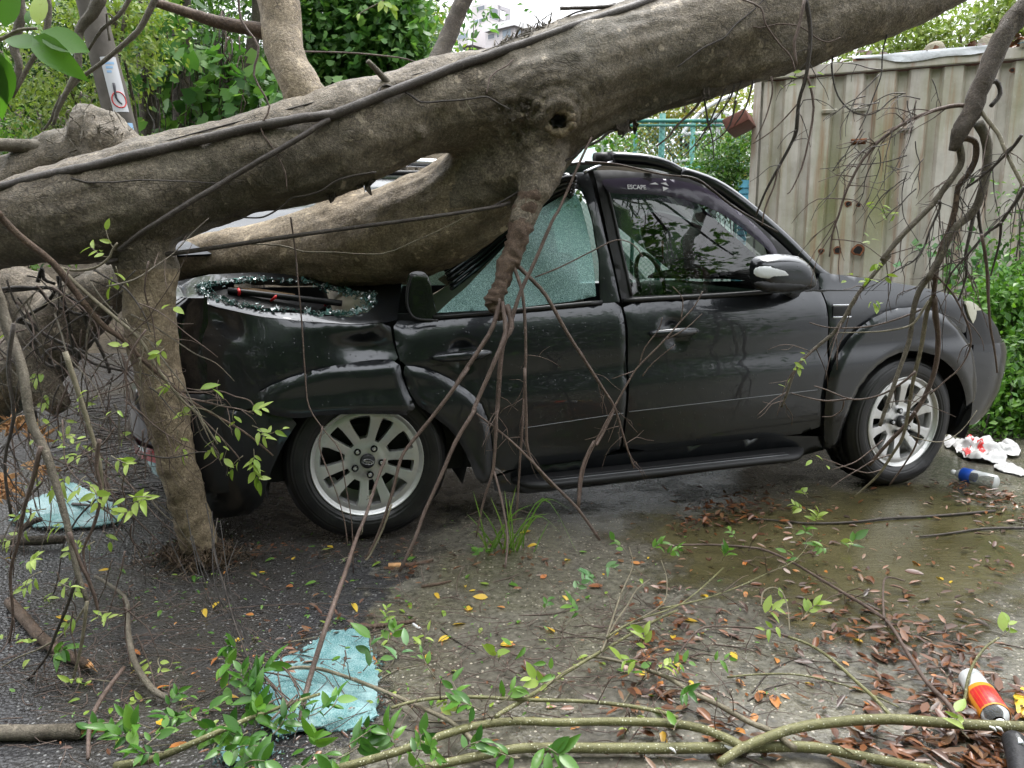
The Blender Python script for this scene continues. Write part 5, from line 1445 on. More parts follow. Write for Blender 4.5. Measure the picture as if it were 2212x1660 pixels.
def blend(parts, voxel, smooth_it, mat, disp=.010, seed=0, extra=None, grain=None):
    """join solid pieces of one body into a single skin, then give it knots and ridges"""
    b = MB()
    for pts, rad in parts: b.tube(pts, rad, seg=20, res=5, wob=.05, seed=seed)
    me = mesh('tmp', b.v, b.f)
    o = bpy.data.objects.new('tmp', me); COL.objects.link(o)
    m = o.modifiers.new('r', 'REMESH'); m.mode = 'VOXEL'; m.voxel_size = voxel
    s_ = o.modifiers.new('s', 'SMOOTH'); s_.factor = .5; s_.iterations = smooth_it
    dg = bpy.context.evaluated_depsgraph_get(); out = bpy.data.meshes.new_from_object(o.evaluated_get(dg))
    bpy.data.objects.remove(o); bpy.data.meshes.remove(me)
    nv = len(out.vertices); co = np.empty(nv * 3, np.float32); nr = np.empty(nv * 3, np.float32)
    out.vertices.foreach_get('co', co); out.vertices.foreach_get('normal', nr); nr = nr.reshape(-1, 3)
    new = []
    for c, n_ in zip(co.reshape(-1, 3).tolist(), nr.tolist()):
        c = Vector(c); n_ = Vector(n_)
        h = disp * (noise.noise(c * 5 + Vector((seed, 0, 0))) * 1.2 + noise.noise(c * 14) * .6 + noise.noise(c * 42) * .25)
        if grain: h += grain(c)
        if extra: h += extra(c, n_)
        new += list(c + n_ * h)
    out.vertices.foreach_set('co', new)
    out.polygons.foreach_set('use_smooth', [True] * len(out.polygons)); out.materials.clear(); out.materials.append(MATS[mat])
    out.update(); return out
tp, tr_ = axis(TR)
LIMB = [(1180, 250, 100, 3.18), (1110, 330, 104, 3.2), (1030, 420, 100, 3.26), (930, 480, 108, 3.32), (850, 508, 104, 3.36), (760, 526, 96, 3.4), (690, 536, 86, 3.43), (620, 546, 74, 3.45), (500, 550, 56, 3.48), (400, 560, 46, 3.5), (300, 590, 40, 3.5)]
STUB = [(300, 440, 80, 2.8), (305, 510, 68, 2.79), (315, 600, 58, 2.78), (333, 760, 50, 2.78), (360, 900, 45, 2.79), (395, 1050, 43, 2.8), (416, 1130, 43, 2.81), (432, 1182, 40, 2.83)]
kn = front(1205, 262); kn2 = front(1130, 240)
def trunk_extra(c, n_):
    h = 0
    d = (c - kn).length
    h += .030 * math.exp(-((d - .055) / .03) ** 2) - .055 * math.exp(-(d / .022) ** 2) + .006 * math.sin(d * 190) * math.exp(-(d / .16) ** 2) * (1 if d > .05 else 0)
    d2 = (c - kn2).length
    if d2 < .2: h += .011 * noise.noise(c * 34) * (1 - d2 / .2) * 2
    return h
def trunk_grain(c):
    q = Vector((c.x * 1.4 + c.z * .5, c.y * 9, (c.z - c.x * .30) * 9))
    return .010 * noise.noise(q * 1.0) + .006 * noise.noise(q * 2.4)
crease = [(P(1560, 150, 3.12), .05), (P(1750, 80, 3.15), .06), (P(1900, 30, 3.2), .06), (P(2090, -40, 3.25), .06)]
trunk_me = blend([(tp, tr_), axis([(1560, 120, 60, 3.2), (1700, 90, 62, 3.2), (1850, 30, 66, 3.24), (2000, -30, 66, 3.3), (2150, -100, 60, 3.36)]), axis(STUB), axis(LIMB),
                  axis([(742, 500, 60, 3.42), (738, 440, 50, 3.45), (735, 390, 42, 3.48), (732, 350, 40, 3.5)]),
                  axis([(1130, 280, 70, 3.1), (1168, 350, 56, 3.06), (1160, 400, 40, 3.02), (1141, 440, 30, 3.0), (1122, 490, 22, 2.97)]),
                  *[([front(x, y, -.012) for x, y in fold], [RP(r_ * .5, 3.1), RP(r_, 3.1), RP(r_, 3.1), RP(r_ * .8, 3.1)]) for fold, r_ in (([(1540, 190), (1680, 140), (1820, 72), (1980, 0)], 15), ([(1580, 160), (1700, 112), (1840, 40), (1960, -20)], 9), ([(1650, 100), (1740, 62), (1830, 12), (1920, -30)], 12), ([(1250, 300), (1330, 268), (1430, 225), (1520, 200)], 13), ([(1380, 60), (1480, 20), (1560, -10), (1640, -40)], 10))],
                  axis([(900, 275, 22, 2.98), (905, 285, 18, 2.93), (915, 292, 10, 2.88)])], .0125, 7, 'bark', .011, 3, trunk_extra, trunk_grain)
TL = tree.location.copy()
def tadd(name, me, label=None):
    me.transform(Matrix.Translation(-TL)); return obj(name, me, tree, label)
trunk_o = tadd('trunk', trunk_me)
trunk_me.materials.append(MATS['bark_limb'])
lp_, lr_ = catmull(*axis(LIMB), 6); sp_, sr_ = catmull(*axis(STUB), 6)
mi = []
for p in trunk_me.polygons:
    c = p.center + TL
    lim = c.y > 3.08 and any((c - q).length < r * 1.3 for q, r in zip(lp_[14:], lr_[14:]))
    stb = c.z < 1.12 and c.x < -1.0 and any((c - q).length < r * 1.35 for q, r in zip(sp_[8:], sr_[8:]))
    mi.append(1 if lim or stb else 0)
trunk_me.polygons.foreach_set('material_index', mi)
# the knot with its rotted hole, and a patch of dark flaking bark beside it
ku = Vector((1, 0, 0)); kw = Vector((0, -.25, 1)).normalized(); kf = ku.cross(kw).normalized(); kf = kf if kf.y < 0 else -kf
b = MB(); b.tube([kn + kf * .004 + ku * .050 * math.cos(a) + kw * .042 * math.sin(a) for a in [2 * math.pi * k / 18 for k in range(19)]], [.017 + .005 * math.sin(k * 1.9) for k in range(19)], seg=9, res=2, wob=.35)
b.build('knot', 'bark_limb', tree, origin=TL)
b = MB(); n_ = 14; b.add([kn + kf * .012 + (ku * math.cos(2 * math.pi * k / n_) * .026 + kw * math.sin(2 * math.pi * k / n_) * .019) * (1 + .25 * math.sin(k * 2.3)) for k in range(n_)] + [kn - kf * .03], [(k, (k + 1) % n_, n_) for k in range(n_)]); b.build('knot_hole', 'dark_hole', tree, origin=TL)
b = MB(); rk = random.Random(3)
for k in range(190):
    y_ = rk.gauss(235, 42); a = front(1122 + rk.gauss(0, 22) + (y_ - 235) * .15, y_, -.004); d_ = rk.uniform(.004, .012)
    q = [a + Vector((rk.uniform(-d_, d_), -rk.uniform(.001, .006), rk.uniform(-d_, d_) * 1.4)) for _ in range(3)] + [a + Vector((0, .008, 0))]
    b.add(q, [(0, 1, 2), (0, 3, 1), (1, 3, 2), (2, 3, 0)])
b.build('bark_flakes', 'bark_dark', tree, origin=TL, smooth=False, kind='stuff', label='dark flaking bark patch beside the knot')
def limb(name, lst, mat, wob=.12, seg=14, seed=0, label=None, parent=None):
    p_, r_ = axis(lst); b = MB(); b.tube(p_, r_, seg=seg, res=6, wob=wob, seed=seed)
    return b.build(name, mat, parent or tree, origin=TL, label=label)
# limb on the far side with the big burl, root end at lower left, upright limbs
burl_me = blend([axis([(330, 400, 60, 3.15), (240, 345, 74, 3.18), (150, 345, 66, 3.2), (60, 392, 56, 3.2), (-60, 440, 52, 3.2)]), axis([(250, 350, 60, 3.16), (205, 290, 58, 3.16), (165, 280, 50, 3.16)]), axis([(210, 265, 24, 3.14), (235, 300, 18, 3.1), (262, 330, 12, 3.08)])], .014, 4, 'bark', .022, 8)
tadd('burl_limb', burl_me, 'swollen burl limb behind the main trunk')
root_me = blend([axis([(300, 585, 34, 3.35), (230, 625, 48, 3.3), (150, 690, 66, 3.25), (60, 785, 78, 3.2), (-60, 860, 88, 3.15)]), axis([(-60, 600, 70, 3.4), (60, 640, 62, 3.35), (140, 700, 50, 3.3)]), axis([(60, 800, 66, 3.15), (100, 850, 40, 3.1), (140, 885, 22, 3.08)])], .015, 5, 'bark', .016, 21)
tadd('root_end', root_me, 'thick rough root end beside the rear bumper')
limb('upright_limb', [(585, -80, 43, 3.15), (605, 30, 40, 3.1), (614, 110, 38, 3.05), (648, 185, 40, 3.0), (690, 260, 52, 3.0)], 'bark_limb', seg=18)
limb('side_branch', [(335, 6, 8, 3.0), (400, 26, 10, 3.02), (470, 48, 12, 3.05), (540, 62, 14, 3.07), (585, 72, 18, 3.08), (612, 85, 22, 3.08)], 'bark_brown')
limb('upright_stem', [(1020, -40, 16, 3.3), (988, 30, 17, 3.28), (962, 95, 18, 3.25), (935, 150, 20, 3.2), (915, 185, 22, 3.15)], 'bark_dark')
limb('left_branch', [(-20, 312, 13, 3.1), (50, 316, 14, 3.12), (110, 320, 16, 3.14), (170, 335, 20, 3.15)], 'bark_grey')
limb('hanging_limb', [(1160, 400, 30, 3.02), (1142, 440, 28, 3.0), (1122, 500, 24, 2.97), (1108, 545, 21, 2.95), (1096, 572, 22, 2.94), (1084, 610, 17, 2.92), (1072, 640, 18, 2.9), (1066, 656, 20, 2.9), (1077, 672, 13, 2.89), (1084, 692, 9, 2.89)], 'bark_brown', seg=16, wob=.4)
limb('stub_twig', [(794, 132, 5, 2.86), (812, 150, 6, 2.88), (846, 188, 8, 2.92)], 'bark_grey', seg=8)
rn = random.Random(5)
b = MB()
def shard(a, d, L_, w_):
    s_ = d.cross(rvec(rn, 1)).normalized() * w_; n_ = d.cross(s_).normalized() * w_ * .35; q = []
    for t_, k_ in ((0, 1), (.55, .8), (1, .06)):
        c_ = a + d * L_ * t_ + rvec(rn, w_ * .25); q += [c_ - s_ * k_ - n_ * k_, c_ + s_ * k_ - n_ * k_, c_ + s_ * k_ + n_ * k_, c_ - s_ * k_ + n_ * k_]
    b.add(q, [(4 * r_ + i_, 4 * r_ + (i_ + 1) % 4, 4 * r_ + 4 + (i_ + 1) % 4, 4 * r_ + 4 + i_) for r_ in range(2) for i_ in range(4)])
for (cx_, cy_, sx, sy, Y, n, up_) in ((24, 925, 30, 18, 3.0, 46, 1), (2, 1050, 18, 40, 2.8, 46, -1), (80, 945, 24, 6, 2.95, 18, 1), (88, 1015, 10, 14, 2.9, 10, -1)):
    for k in range(n):
        a = P(cx_ + rn.gauss(0, sx * .5), cy_ + rn.gauss(0, sy * .4), Y + rn.uniform(-.08, .08))
        shard(a, Vector((rn.gauss(0, .7), rn.gauss(0, .5), up_ * rn.uniform(-.3, 1))).normalized(), rn.uniform(.02, .10), rn.uniform(.002, .013))
b.build('splintered_wood', 'torn_wood', tree, origin=TL, kind='stuff', smooth=False, label='fresh orange splintered wood at the broken root end')
# hanging rags of bark and moss under the trunk
rn = random.Random(12)
for (px, py, w_, h_, Y) in ((795, 392, 12, 34, 2.93), (776, 396, 9, 18, 2.93), (716, 424, 8, 20, 2.88), (1345, 280, 16, 26, 3.08), (1370, 268, 6, 30, 3.1), (1525, 208, 8, 16, 3.12)):
    b = MB(); q = []; n_ = 9
    for k in range(n_ + 1):
        x_ = px - w_ + 2 * w_ * k / n_; y1 = py + h_ * (1 - abs(2 * k / n_ - 1) ** 1.5) * rn.uniform(.35, 1.0); q += [P(x_, py - 22, Y + .02), P(x_ + rn.uniform(-3, 3), (py + y1) / 2 - 4, Y + rn.uniform(-.012, .012)), P(x_ + rn.uniform(-5, 5), y1, Y + rn.uniform(-.02, .015))]
    b.add(q, [(3 * k + r_, 3 * k + 3 + r_, 3 * k + 4 + r_, 3 * k + 1 + r_) for k in range(n_) for r_ in range(2)])
    solid(b.build('bark_flap', 'bark_dark', tree, origin=TL, smooth=False), .006)
# ragged roots crusted over the trunk top and around the burl
b = MB()
for k in range(120):
    x0 = rn.uniform(1060, 1190); y0 = 108 - (x0 - 1060) * .42 + rn.uniform(-6, 14)
    a = front(x0, y0); b.tube([a, a + rvec(rn, .03), a + rvec(rn, .05)], [.004, .001], seg=4, res=2)
for k in range(60):
    a = P(rn.gauss(185, 42), rn.gauss(285, 34), 3.03 + rn.uniform(-.02, .08)); b.tube([a, a + rvec(rn, .03), a + rvec(rn, .05) - Vector((0, 0, .02))], [.003, .0008], seg=4, res=2)
b.build('rootlets', 'bark_grey', tree, origin=TL, kind='stuff')

# ------------------------------------------------------------------ climbing stems and bare vines
def onpath(pts, lift): return [front(x, y, lift) for x, y in pts]
def fine(pts, k=4):
    out = []
    for a, b_ in zip(pts, pts[1:]):
        for j in range(k): out.append((a[0] + (b_[0] - a[0]) * j / k, a[1] + (b_[1] - a[1]) * j / k))
    return out + [pts[-1]]
def stemthing(name, label, cat, pts3, rad, mat, group=None, seg=8, res=3, wob=.15, part='stem'):
    root = empty(name, pts3[0], label, cat, group)
    MB().tube(pts3, rad, seg=seg, res=res, wob=wob).build(part, mat, root)
    return root
def addstem(root, pts3, rad, mat, part='branch', seg=7, res=3, wob=.15): return MB().tube(pts3, rad, seg=seg, res=res, wob=wob).build(part, mat, root)
mainv = fine([(-30, 414), (0, 406), (100, 380), (203, 359), (305, 333), (440, 301), (558, 273), (655, 256), (723, 247), (844, 200), (993, 142), (1163, 85), (1404, 3), (1470, -22)], 3)
v1 = stemthing('woody_vine', 'long dark woody vine stem running along the whole trunk', 'vine', onpath(mainv, .032), [.0165, .017], 'twig_dark', seg=10, res=2)
addstem(v1, onpath(fine([(711, 257), (643, 301), (541, 359), (406, 440), (305, 504), (258, 540)], 3), .022), [.010, .009], 'twig_dark', 'forked_stem')
v2 = stemthing('woody_vine', 'thin dark vine along the upper edge of the trunk', 'vine', onpath(fine([(210, 349), (338, 311), (474, 274), (609, 240), (748, 203), (824, 181), (960, 145), (1078, 98), (1180, 58), (1245, 27), (1330, 8)], 3), .022), [.003, .0035, .004, .0035, .004, .005, .009, .010, .010, .008, .006][:2], 'twig_dark')
VG = 'thin bare vines lying over the trunk'
def V(name, label, zf, pts, Y, r0, r1, mat='twig_brown', group=VG, drape=False, lift=.02):
    pp = [zf(*q) for q in pts] if zf else pts
    if drape: p3 = onpath(fine(pp, 2), lift)
    else:
        ys = Y if isinstance(Y, (list, tuple)) else (Y, Y)
        n = len(pp) - 1
        if len(ys) == 2: ys = [ys[0] + (ys[1] - ys[0]) * i / n for i in range(n + 1)]
        p3 = [P(x, y, d) for (x, y), d in zip(pp, ys)]
    return stemthing(name, label, 'vine' if group == VG else 'twig', p3, [r0, r1], mat, group, seg=6, res=3)
za = ZZ(0, 0, 2.765); zb = ZZ(700, 0, 2.765); zc = z3; zd = ZZ(0, 500, 2.765); ze = ZZ(700, 350, 2.765); zf_ = ZZ(1350, 350, 3.16); zg = ZZ(1800, 550, 2.766); zh = ZZ(600, 850, 2.765); zi = ZZ(1964, 300, 4.15); zA = ZZ(0, 1000, 2.145); zB_ = ZZ(700, 1150, 2.66); zC = ZZ(1400, 1150, 2.2946)
V('bare_vine', 'dark straight vine stretched before the resting limb', None, [(230, 568), (271, 559), (400, 545), (600, 515), (749, 494), (900, 474), (1061, 449), (1100, 438)], (2.66, 3.0), .0095, .007, 'twig_dark')
V('bare_vine', 'pale crooked twig below the straight vine on the limb', ze, [(-420, 590), (-150, 600), (0, 640), (200, 645), (500, 655), (720, 570), (900, 490), (1130, 370)], (3.1, 3.05), .0035, .003, 'twig_pale')
V('bare_vine', 'zigzag vine dangling over the trunk from the top edge', za, [(1520, -60), (1540, 130), (1650, 300), (1620, 480), (1720, 680), (1665, 820), (1750, 960), (1820, 1100), (1830, 1210)], (2.76, 2.72), .0045, .002, 'twig_brown')
V('bare_vine', 'curly dark twig over the trunk near the knot', zb, [(470, 600), (495, 560), (530, 545), (620, 570), (760, 655), (1000, 640), (1170, 620), (1320, 700)], 0, .0055, .003, 'twig_dark', drape=True, lift=.02)
V('bare_vine', 'small pale twig crossing the curly twig', zb, [(1035, 590), (1040, 660), (1090, 740)], 0, .003, .003, 'twig_pale', drape=True, lift=.02)
V('bare_vine', 'broken dark twig on top of the trunk', zb, [(1640, 55), (1750, 52), (1850, 50), (2000, 38), (2150, 30)], 0, .007, .008, 'twig_dark', drape=True, lift=.02)
V('bare_vine', 'wavy thin vine across the left trunk', za, [(440, 1135), (560, 1165), (720, 1165), (900, 1150), (1200, 1160), (1480, 1178)], 0, .0035, .002, 'twig_dark', drape=True)
V('bare_vine', 'thin vine curling at the trunk fork', zb, [(1170, 600), (1190, 500), (1230, 460), (1300, 420), (1340, 380)], 0, .003, .002, 'twig_brown', drape=True)
V('bare_vine', 'thin long vine over the right part of the trunk', zc, [(0, 430), (160, 310), (300, 240), (380, 150), (480, 70), (560, -10)], 0, .0035, .003, 'twig_dark', drape=True, lift=.015)
V('bare_vine', 'crooked pale twig before the right trunk', zc, [(390, -10), (530, 50), (560, 150), (640, 270), (720, 360), (750, 450)], 3.0, .0035, .003, 'twig_brown')
V('bare_vine', 'horizontal twig ending in a hook near the tarpaulin', zc, [(400, 145), (520, 180), (640, 155), (780, 170), (880, 240), (960, 270), (1040, 240)], 3.05, .003, .002, 'twig_brown')
V('bare_vine', 'dark hanging loop of vine against the container', zc, [(1000, 330), (985, 420), (1000, 540), (1040, 640), (1120, 715), (1210, 735), (1290, 705), (1360, 640), (1440, 600)], 3.2, .0035, .0025, 'twig_dark')
V('bare_vine', 'dark hanging vine beside the loop', zc, [(1340, 220), (1310, 330), (1300, 480), (1250, 620), (1200, 750), (1160, 830)], 3.2, .003, .002, 'twig_dark')
V('bare_vine', 'thick vine under the trunk reaching the roof rail', ZZ(1100, 250, 3.69), [(1300, 100), (1240, 170), (1130, 205), (1040, 280), (900, 345), (830, 410), (740, 460), (650, 530), (600, 580), (520, 625), (380, 700), (230, 790), (100, 850), (0, 860)], (3.1, 2.98), .006, .004, 'twig_dark')
V('bare_vine', 'black vine dipping under the trunk at left', ZZ(500, 330, 3.687), [(1360, 250), (1170, 280), (1010, 330), (900, 405), (760, 450), (640, 470), (560, 540), (430, 620), (330, 640), (150, 630)], (2.8, 2.8), .004, .003, 'twig_dark')
V('bare_vine', 'black vine over the small upright limb stub', ZZ(500, 330, 3.687), [(1170, 285), (1000, 310), (850, 370), (600, 440), (470, 465), (330, 510), (200, 560)], (2.85, 2.82), .0035, .003, 'twig_dark')
V('bare_vine', 'thin twig on the windscreen pillar', zf_, [(700, 180), (820, 205), (940, 290), (1080, 400), (1220, 485), (1410, 590)], (3.45, 3.42), .007, .005, 'twig_dark')
V('bare_vine', 'long thin twig over the front roof', zf_, [(0, 75), (200, 90), (330, 115), (550, 165), (700, 182)], (3.35, 3.42), .005, .004, 'twig_brown')
V('bare_vine', 'horizontal bare twig before the green wood', za, [(1910, 330), (2212, 338)] + [(2420, 355), (2600, 380), (2750, 440)], (3.6, 3.5), .004, .003, 'twig_brown')

# ------------------------------------------------------------------ twigs with side shoots
def side_shoots(root, pts3, rnd, n, L, r, mat, droop=.5, part='twig', spread=1.0, t0=.15):
    pts, _ = catmull([Vector(p) for p in pts3], [1] * len(pts3), 4)
    for k in range(n):
        i = rnd.randrange(int(len(pts) * t0), max(int(len(pts) * t0) + 1, len(pts) - 1)); a = pts[i]; tan = (pts[min(i + 1, len(pts) - 1)] - pts[max(0, i - 1)]).normalized()
        d = (tan * .8 + rvec(rnd, spread) * Vector((1, .5, 1))).normalized(); l_ = L * rnd.uniform(.4, 1.2)
        p1 = a + d * l_ * .4 + rvec(rnd, .012); p2 = p1 + (d + Vector((0, 0, -droop * .6)) + rvec(rnd, .35)).normalized() * l_ * .35
        p3 = p2 + (d + Vector((0, 0, -droop)) + rvec(rnd, .4)).normalized() * l_ * .3
        MB().tube([a, p1, p2, p3], [r, r * .45], seg=5, res=2).build(part, mat, root)
        if rnd.random() < .6:
            q = p1 + (d + rvec(rnd, .9)).normalized() * l_ * .35; MB().tube([p1, p1.lerp(q, .5) + rvec(rnd, .01), q], [r * .6, r * .35], seg=4, res=2).build(part, mat, root)
def clear_ground(p3, r=.004): return [Vector((p.x, p.y, max(p.z, r))) for p in p3]

# hanging branch on the right, with its forks before the front wheel
HB = 2.75
def hp(zz, pts, y0=HB, y1=None):
    y1 = y0 if y1 is None else y1; n = len(pts) - 1
    return clear_ground([P(*zz(*q), y0 + (y1 - y0) * i / n) for i, q in enumerate(pts)])
rn = random.Random(77)
top3 = hp(zc, [(2900, -1000), (2560, -420), (2330, -60), (2200, 60), (2060, 260), (1960, 500), (1890, 690), (1800, 850), (1755, 965)], 2.7, HB)
hb = stemthing('hanging_branch', 'forked bare branch hanging before the container and front wheel', 'branch', top3, [.046, .041, .037, .035, .032, .030, .030, .028, .012], 'bark_dark', seg=12, res=4, wob=.3)
b1 = [zi(*q) for q in ((1040, 150), (1060, 300), (1000, 420), (900, 560), (770, 730), (620, 880), (450, 1060), (300, 1250))] + [zg(*q) for q in ((700, 110), (560, 280), (480, 390), (400, 530), (340, 610), (230, 700), (110, 820), (50, 980), (10, 1080))]
ident = lambda x, y: (x, y)
B1 = hp(ident, b1, HB, 2.95); addstem(hb, B1, [.012, .005], 'bark_grey', wob=.2, seg=9)
b2 = [zi(*q) for q in ((1060, 90), (1130, 85), (1200, 140), (1190, 300), (1120, 430), (1030, 550), (1000, 760), (940, 960), (880, 1100), (830, 1250), (790, 1420))] + [zg(*q) for q in ((1005, 180), (980, 380))]
B2 = hp(ident, b2, HB, 2.85); addstem(hb, B2, [.011, .008], 'bark_brown', wob=.2, seg=9)
B2a = hp(zg, [(980, 370), (940, 470), (905, 690), (855, 900), (830, 1050), (790, 1260), (720, 1380), (640, 1500), (560, 1580), (480, 1650)], 2.85, 3.1); addstem(hb, B2a, [.009, .004], 'twig_pale')
B2b = hp(zg, [(985, 380), (1000, 520), (1012, 640), (1000, 800), (950, 960), (860, 1120), (780, 1220), (690, 1310), (570, 1450)], 2.85, 3.05); addstem(hb, B2b, [.011, .007], 'twig_brown')
b3 = [zi(*q) for q in ((1220, -60), (1290, 60), (1310, 200), (1300, 400), (1240, 650), (1160, 800), (1010, 930), (930, 1060), (850, 1250), (740, 1430))] + [zg(*q) for q in ((960, 240), (890, 340), (850, 480), (830, 650), (760, 850), (690, 1050), (640, 1200))]
B3 = hp(ident, b3, HB - .02, 2.9); addstem(hb, B3, [.017, .007], 'bark_grey', wob=.2, seg=10)
B4 = hp(zc, [(1900, 685), (1800, 675), (1700, 690), (1600, 720), (1480, 770), (1380, 830), (1290, 900), (1190, 1010), (1120, 1130), (1070, 1240), (1030, 1370), (990, 1490), (970, 1640)], HB, 2.8); addstem(hb, B4, [.008, .003], 'twig_brown')
B5 = hp(zc, [(1920, 690), (1980, 770), (2050, 860), (2090, 960), (2140, 1060), (2212, 1200), (2260, 1300)], HB - .02, 2.6); addstem(hb, B5, [.007, .006], 'twig_pale')
B6 = hp(zc, [(1940, 560), (2030, 520), (2060, 600), (2000, 680)], HB); addstem(hb, B6, [.009, .007], 'twig_dark')
B7 = hp(zi, [(1640, 50), (1560, 160), (1460, 260), (1360, 360), (1230, 470), (1100, 560)], 2.6, 2.75); addstem(hb, B7, [.006, .004], 'twig_dark')
B8 = hp(zi, [(1660, 550), (1590, 680), (1500, 800), (1430, 900), (1330, 970), (1240, 1060), (1100, 1220), (960, 1380), (900, 1560)], 2.6, 2.8); addstem(hb, B8, [.007, .003], 'twig_dark')
B9 = hp(zi, [(1220, 760), (1240, 940), (1270, 1080), (1290, 1250), (1320, 1400), (1320, 1640)], 2.78, 2.82); addstem(hb, B9, [.006, .004], 'twig_dark')
B10 = hp(zi, [(1185, 790), (1140, 1000), (1100, 1200), (1110, 1350), (1080, 1500), (1030, 1640)], 2.78, 2.8); addstem(hb, B10, [.007, .003], 'twig_dark')
B11 = hp(zi, [(1440, 890), (1430, 1050), (1390, 1220), (1340, 1400)], 2.65, 2.75); addstem(hb, B11, [.005, .003], 'twig_dark')
B12 = hp(zi, [(850, 680), (850, 760), (760, 960), (700, 1130), (600, 1260), (470, 1330), (320, 1420)], 2.76, 2.82); addstem(hb, B12, [.005, .002], 'twig_dark')
B13 = hp(zg, [(990, 230), (1100, 350), (1170, 480), (1220, 620), (1210, 720), (1150, 830), (1060, 910), (960, 1000)], 2.8, 2.9); addstem(hb, B13, [.004, .0025], 'twig_brown')
B14 = hp(zg, [(950, 400), (860, 540), (760, 580), (600, 600), (370, 605)], 2.84, 2.86); addstem(hb, B14, [.005, .002], 'twig_pale')
B15 = hp(zg, [(940, 440), (800, 500), (600, 560), (430, 575), (300, 570), (190, 540)], 2.85, 2.9); addstem(hb, B15, [.004, .002], 'twig_brown')
B16 = hp(zg, [(870, 850), (760, 940), (620, 1010), (460, 1030), (300, 970), (220, 945)], 2.88, 2.95); addstem(hb, B16, [.005, .002], 'twig_brown')
B17 = hp(zg, [(460, 1025), (300, 1040), (180, 1020), (70, 990)], 2.93, 2.98); addstem(hb, B17, [.004, .002], 'twig_brown')
B18 = hp(zg, [(410, 1040), (395, 1100), (330, 1140), (270, 1140)], 2.93, 2.98); addstem(hb, B18, [.003, .0015], 'twig_brown')
B19 = hp(zg, [(1290, -20), (1320, 150), (1330, 330), (1345, 560), (1370, 700), (1390, 860)], 2.6, 2.75); addstem(hb, B19, [.006, .003], 'twig_brown')
B20 = hp(zg, [(860, 1110), (890, 1200), (870, 1320), (800, 1440), (700, 1580)], 2.95, 3.05); addstem(hb, B20, [.005, .003], 'twig_brown')
B21 = hp(zg, [(830, 1260), (920, 1290), (1040, 1300), (1160, 1230), (1260, 1100)], 2.95, 3.0); addstem(hb, B21, [.0025, .0015], 'twig_pale')
B22 = hp(zg, [(650, 1480), (560, 1500), (440, 1470), (340, 1430), (240, 1400)], 3.05, 3.0); addstem(hb, B22, [.003, .0015], 'twig_brown')
B23 = hp(zg, [(720, 1380), (600, 1420), (500, 1480), (400, 1540), (330, 1590)], 3.05, 3.0); addstem(hb, B23, [.003, .0015], 'twig_brown')
B24 = hp(zg, [(660, 1290), (540, 1390), (460, 1440), (330, 1480)], 3.03, 3.0); addstem(hb, B24, [.003, .0015], 'twig_brown')
for BB, n, L_ in ((B4, 26, .20), (B1, 20, .2), (B2, 16, .24), (B3, 12, .25), (B7, 8, .2), (B8, 12, .2), (B10, 8, .18), (B12, 10, .16), (B13, 6, .12), (B5, 8, .2)): side_shoots(hb, BB, rn, n, L_, .0022, 'twig_dark' if rn.random() < .6 else 'twig_brown', .7)
# fine drooping spray before the container
for k in range(26):
    x0, y0 = rn.uniform(1860, 2020), rn.uniform(150, 420)
    a = P(x0, y0, HB + rn.uniform(-.1, .1)); d = Vector((rn.uniform(-1.0, .1), rn.uniform(-.2, .2), rn.uniform(-.9, .1))).normalized(); l_ = rn.uniform(.1, .3); q = [a]
    for m in range(5):
        d = (d + rvec(rn, .45) + Vector((-.05, 0, -.16))).normalized(); q.append(q[-1] + d * l_ / 5)
    MB().tube(q, [.0022, .001], seg=4, res=3).build('twig', 'twig_dark', hb)
    for m in (2, 3):
        e_ = q[m] + (d + rvec(rn, .9)).normalized() * l_ * .3; MB().tube([q[m], q[m].lerp(e_, .5) + rvec(rn, .008), e_], [.0014, .0008], seg=4, res=2).build('twig', 'twig_dark', hb)
for (px, py, n) in ((1883, 520, 4), (1895, 575, 6), (1876, 607, 4), (1890, 655, 5), (1905, 452, 5), (1878, 445, 3), (1930, 460, 4), (1905, 470, 3), (1915, 595, 3), (1835, 600, 2)):
    for k in range(n): put_leaf(hb, P(px + rn.uniform(-10, 10), py + rn.uniform(-8, 8), 2.8), (rn.uniform(-1, 1), rn.uniform(-.6, .1), rn.uniform(-.6, .5)), rn.uniform(.022, .04), 'light', rn)
for (px, py, n) in ((1722, 788, 4), (1735, 770, 3), (1700, 838, 2), (1785, 1000, 1), (1760, 990, 2)):
    for k in range(n): put_leaf(hb, P(px + rn.uniform(-8, 8), py + rn.uniform(-8, 8), 2.9), (rn.uniform(-1, 1), rn.uniform(-.6, .1), rn.uniform(-.6, .6)), rn.uniform(.025, .04), 'light', rn)
# twigs hanging from the trunk before the container's left half
tw_ = stemthing('hanging_twig', 'dark twig hanging from the trunk before the container', 'twig', hp(zc, [(815, -20), (850, 200), (825, 470), (775, 650), (760, 830), (720, 930), (640, 1080), (560, 1230), (500, 1380)], 3.0, 3.2), [.009, .008, .007, .007, .008, .006, .006, .005, .004], 'twig_dark', seg=7)
addstem(tw_, hp(zc, [(812, 0), (770, 190), (745, 280), (760, 420)], 2.98), [.006, .005], 'twig_brown')
addstem(tw_, hp(zc, [(830, 480), (870, 690), (830, 930), (790, 1080), (730, 1210), (700, 1240)], 3.05), [.005, .002], 'twig_brown')
addstem(tw_, hp(zc, [(640, 1080), (620, 1180), (560, 1330), (540, 1440)], 3.15), [.004, .003], 'twig_brown')
addstem(tw_, hp(zc, [(600, 490), (605, 600), (560, 760), (500, 890)], 3.1), [.004, .002], 'twig_brown')
addstem(tw_, hp(zc, [(770, 660), (700, 740), (600, 840), (480, 920)], 3.1), [.003, .002], 'twig_brown')
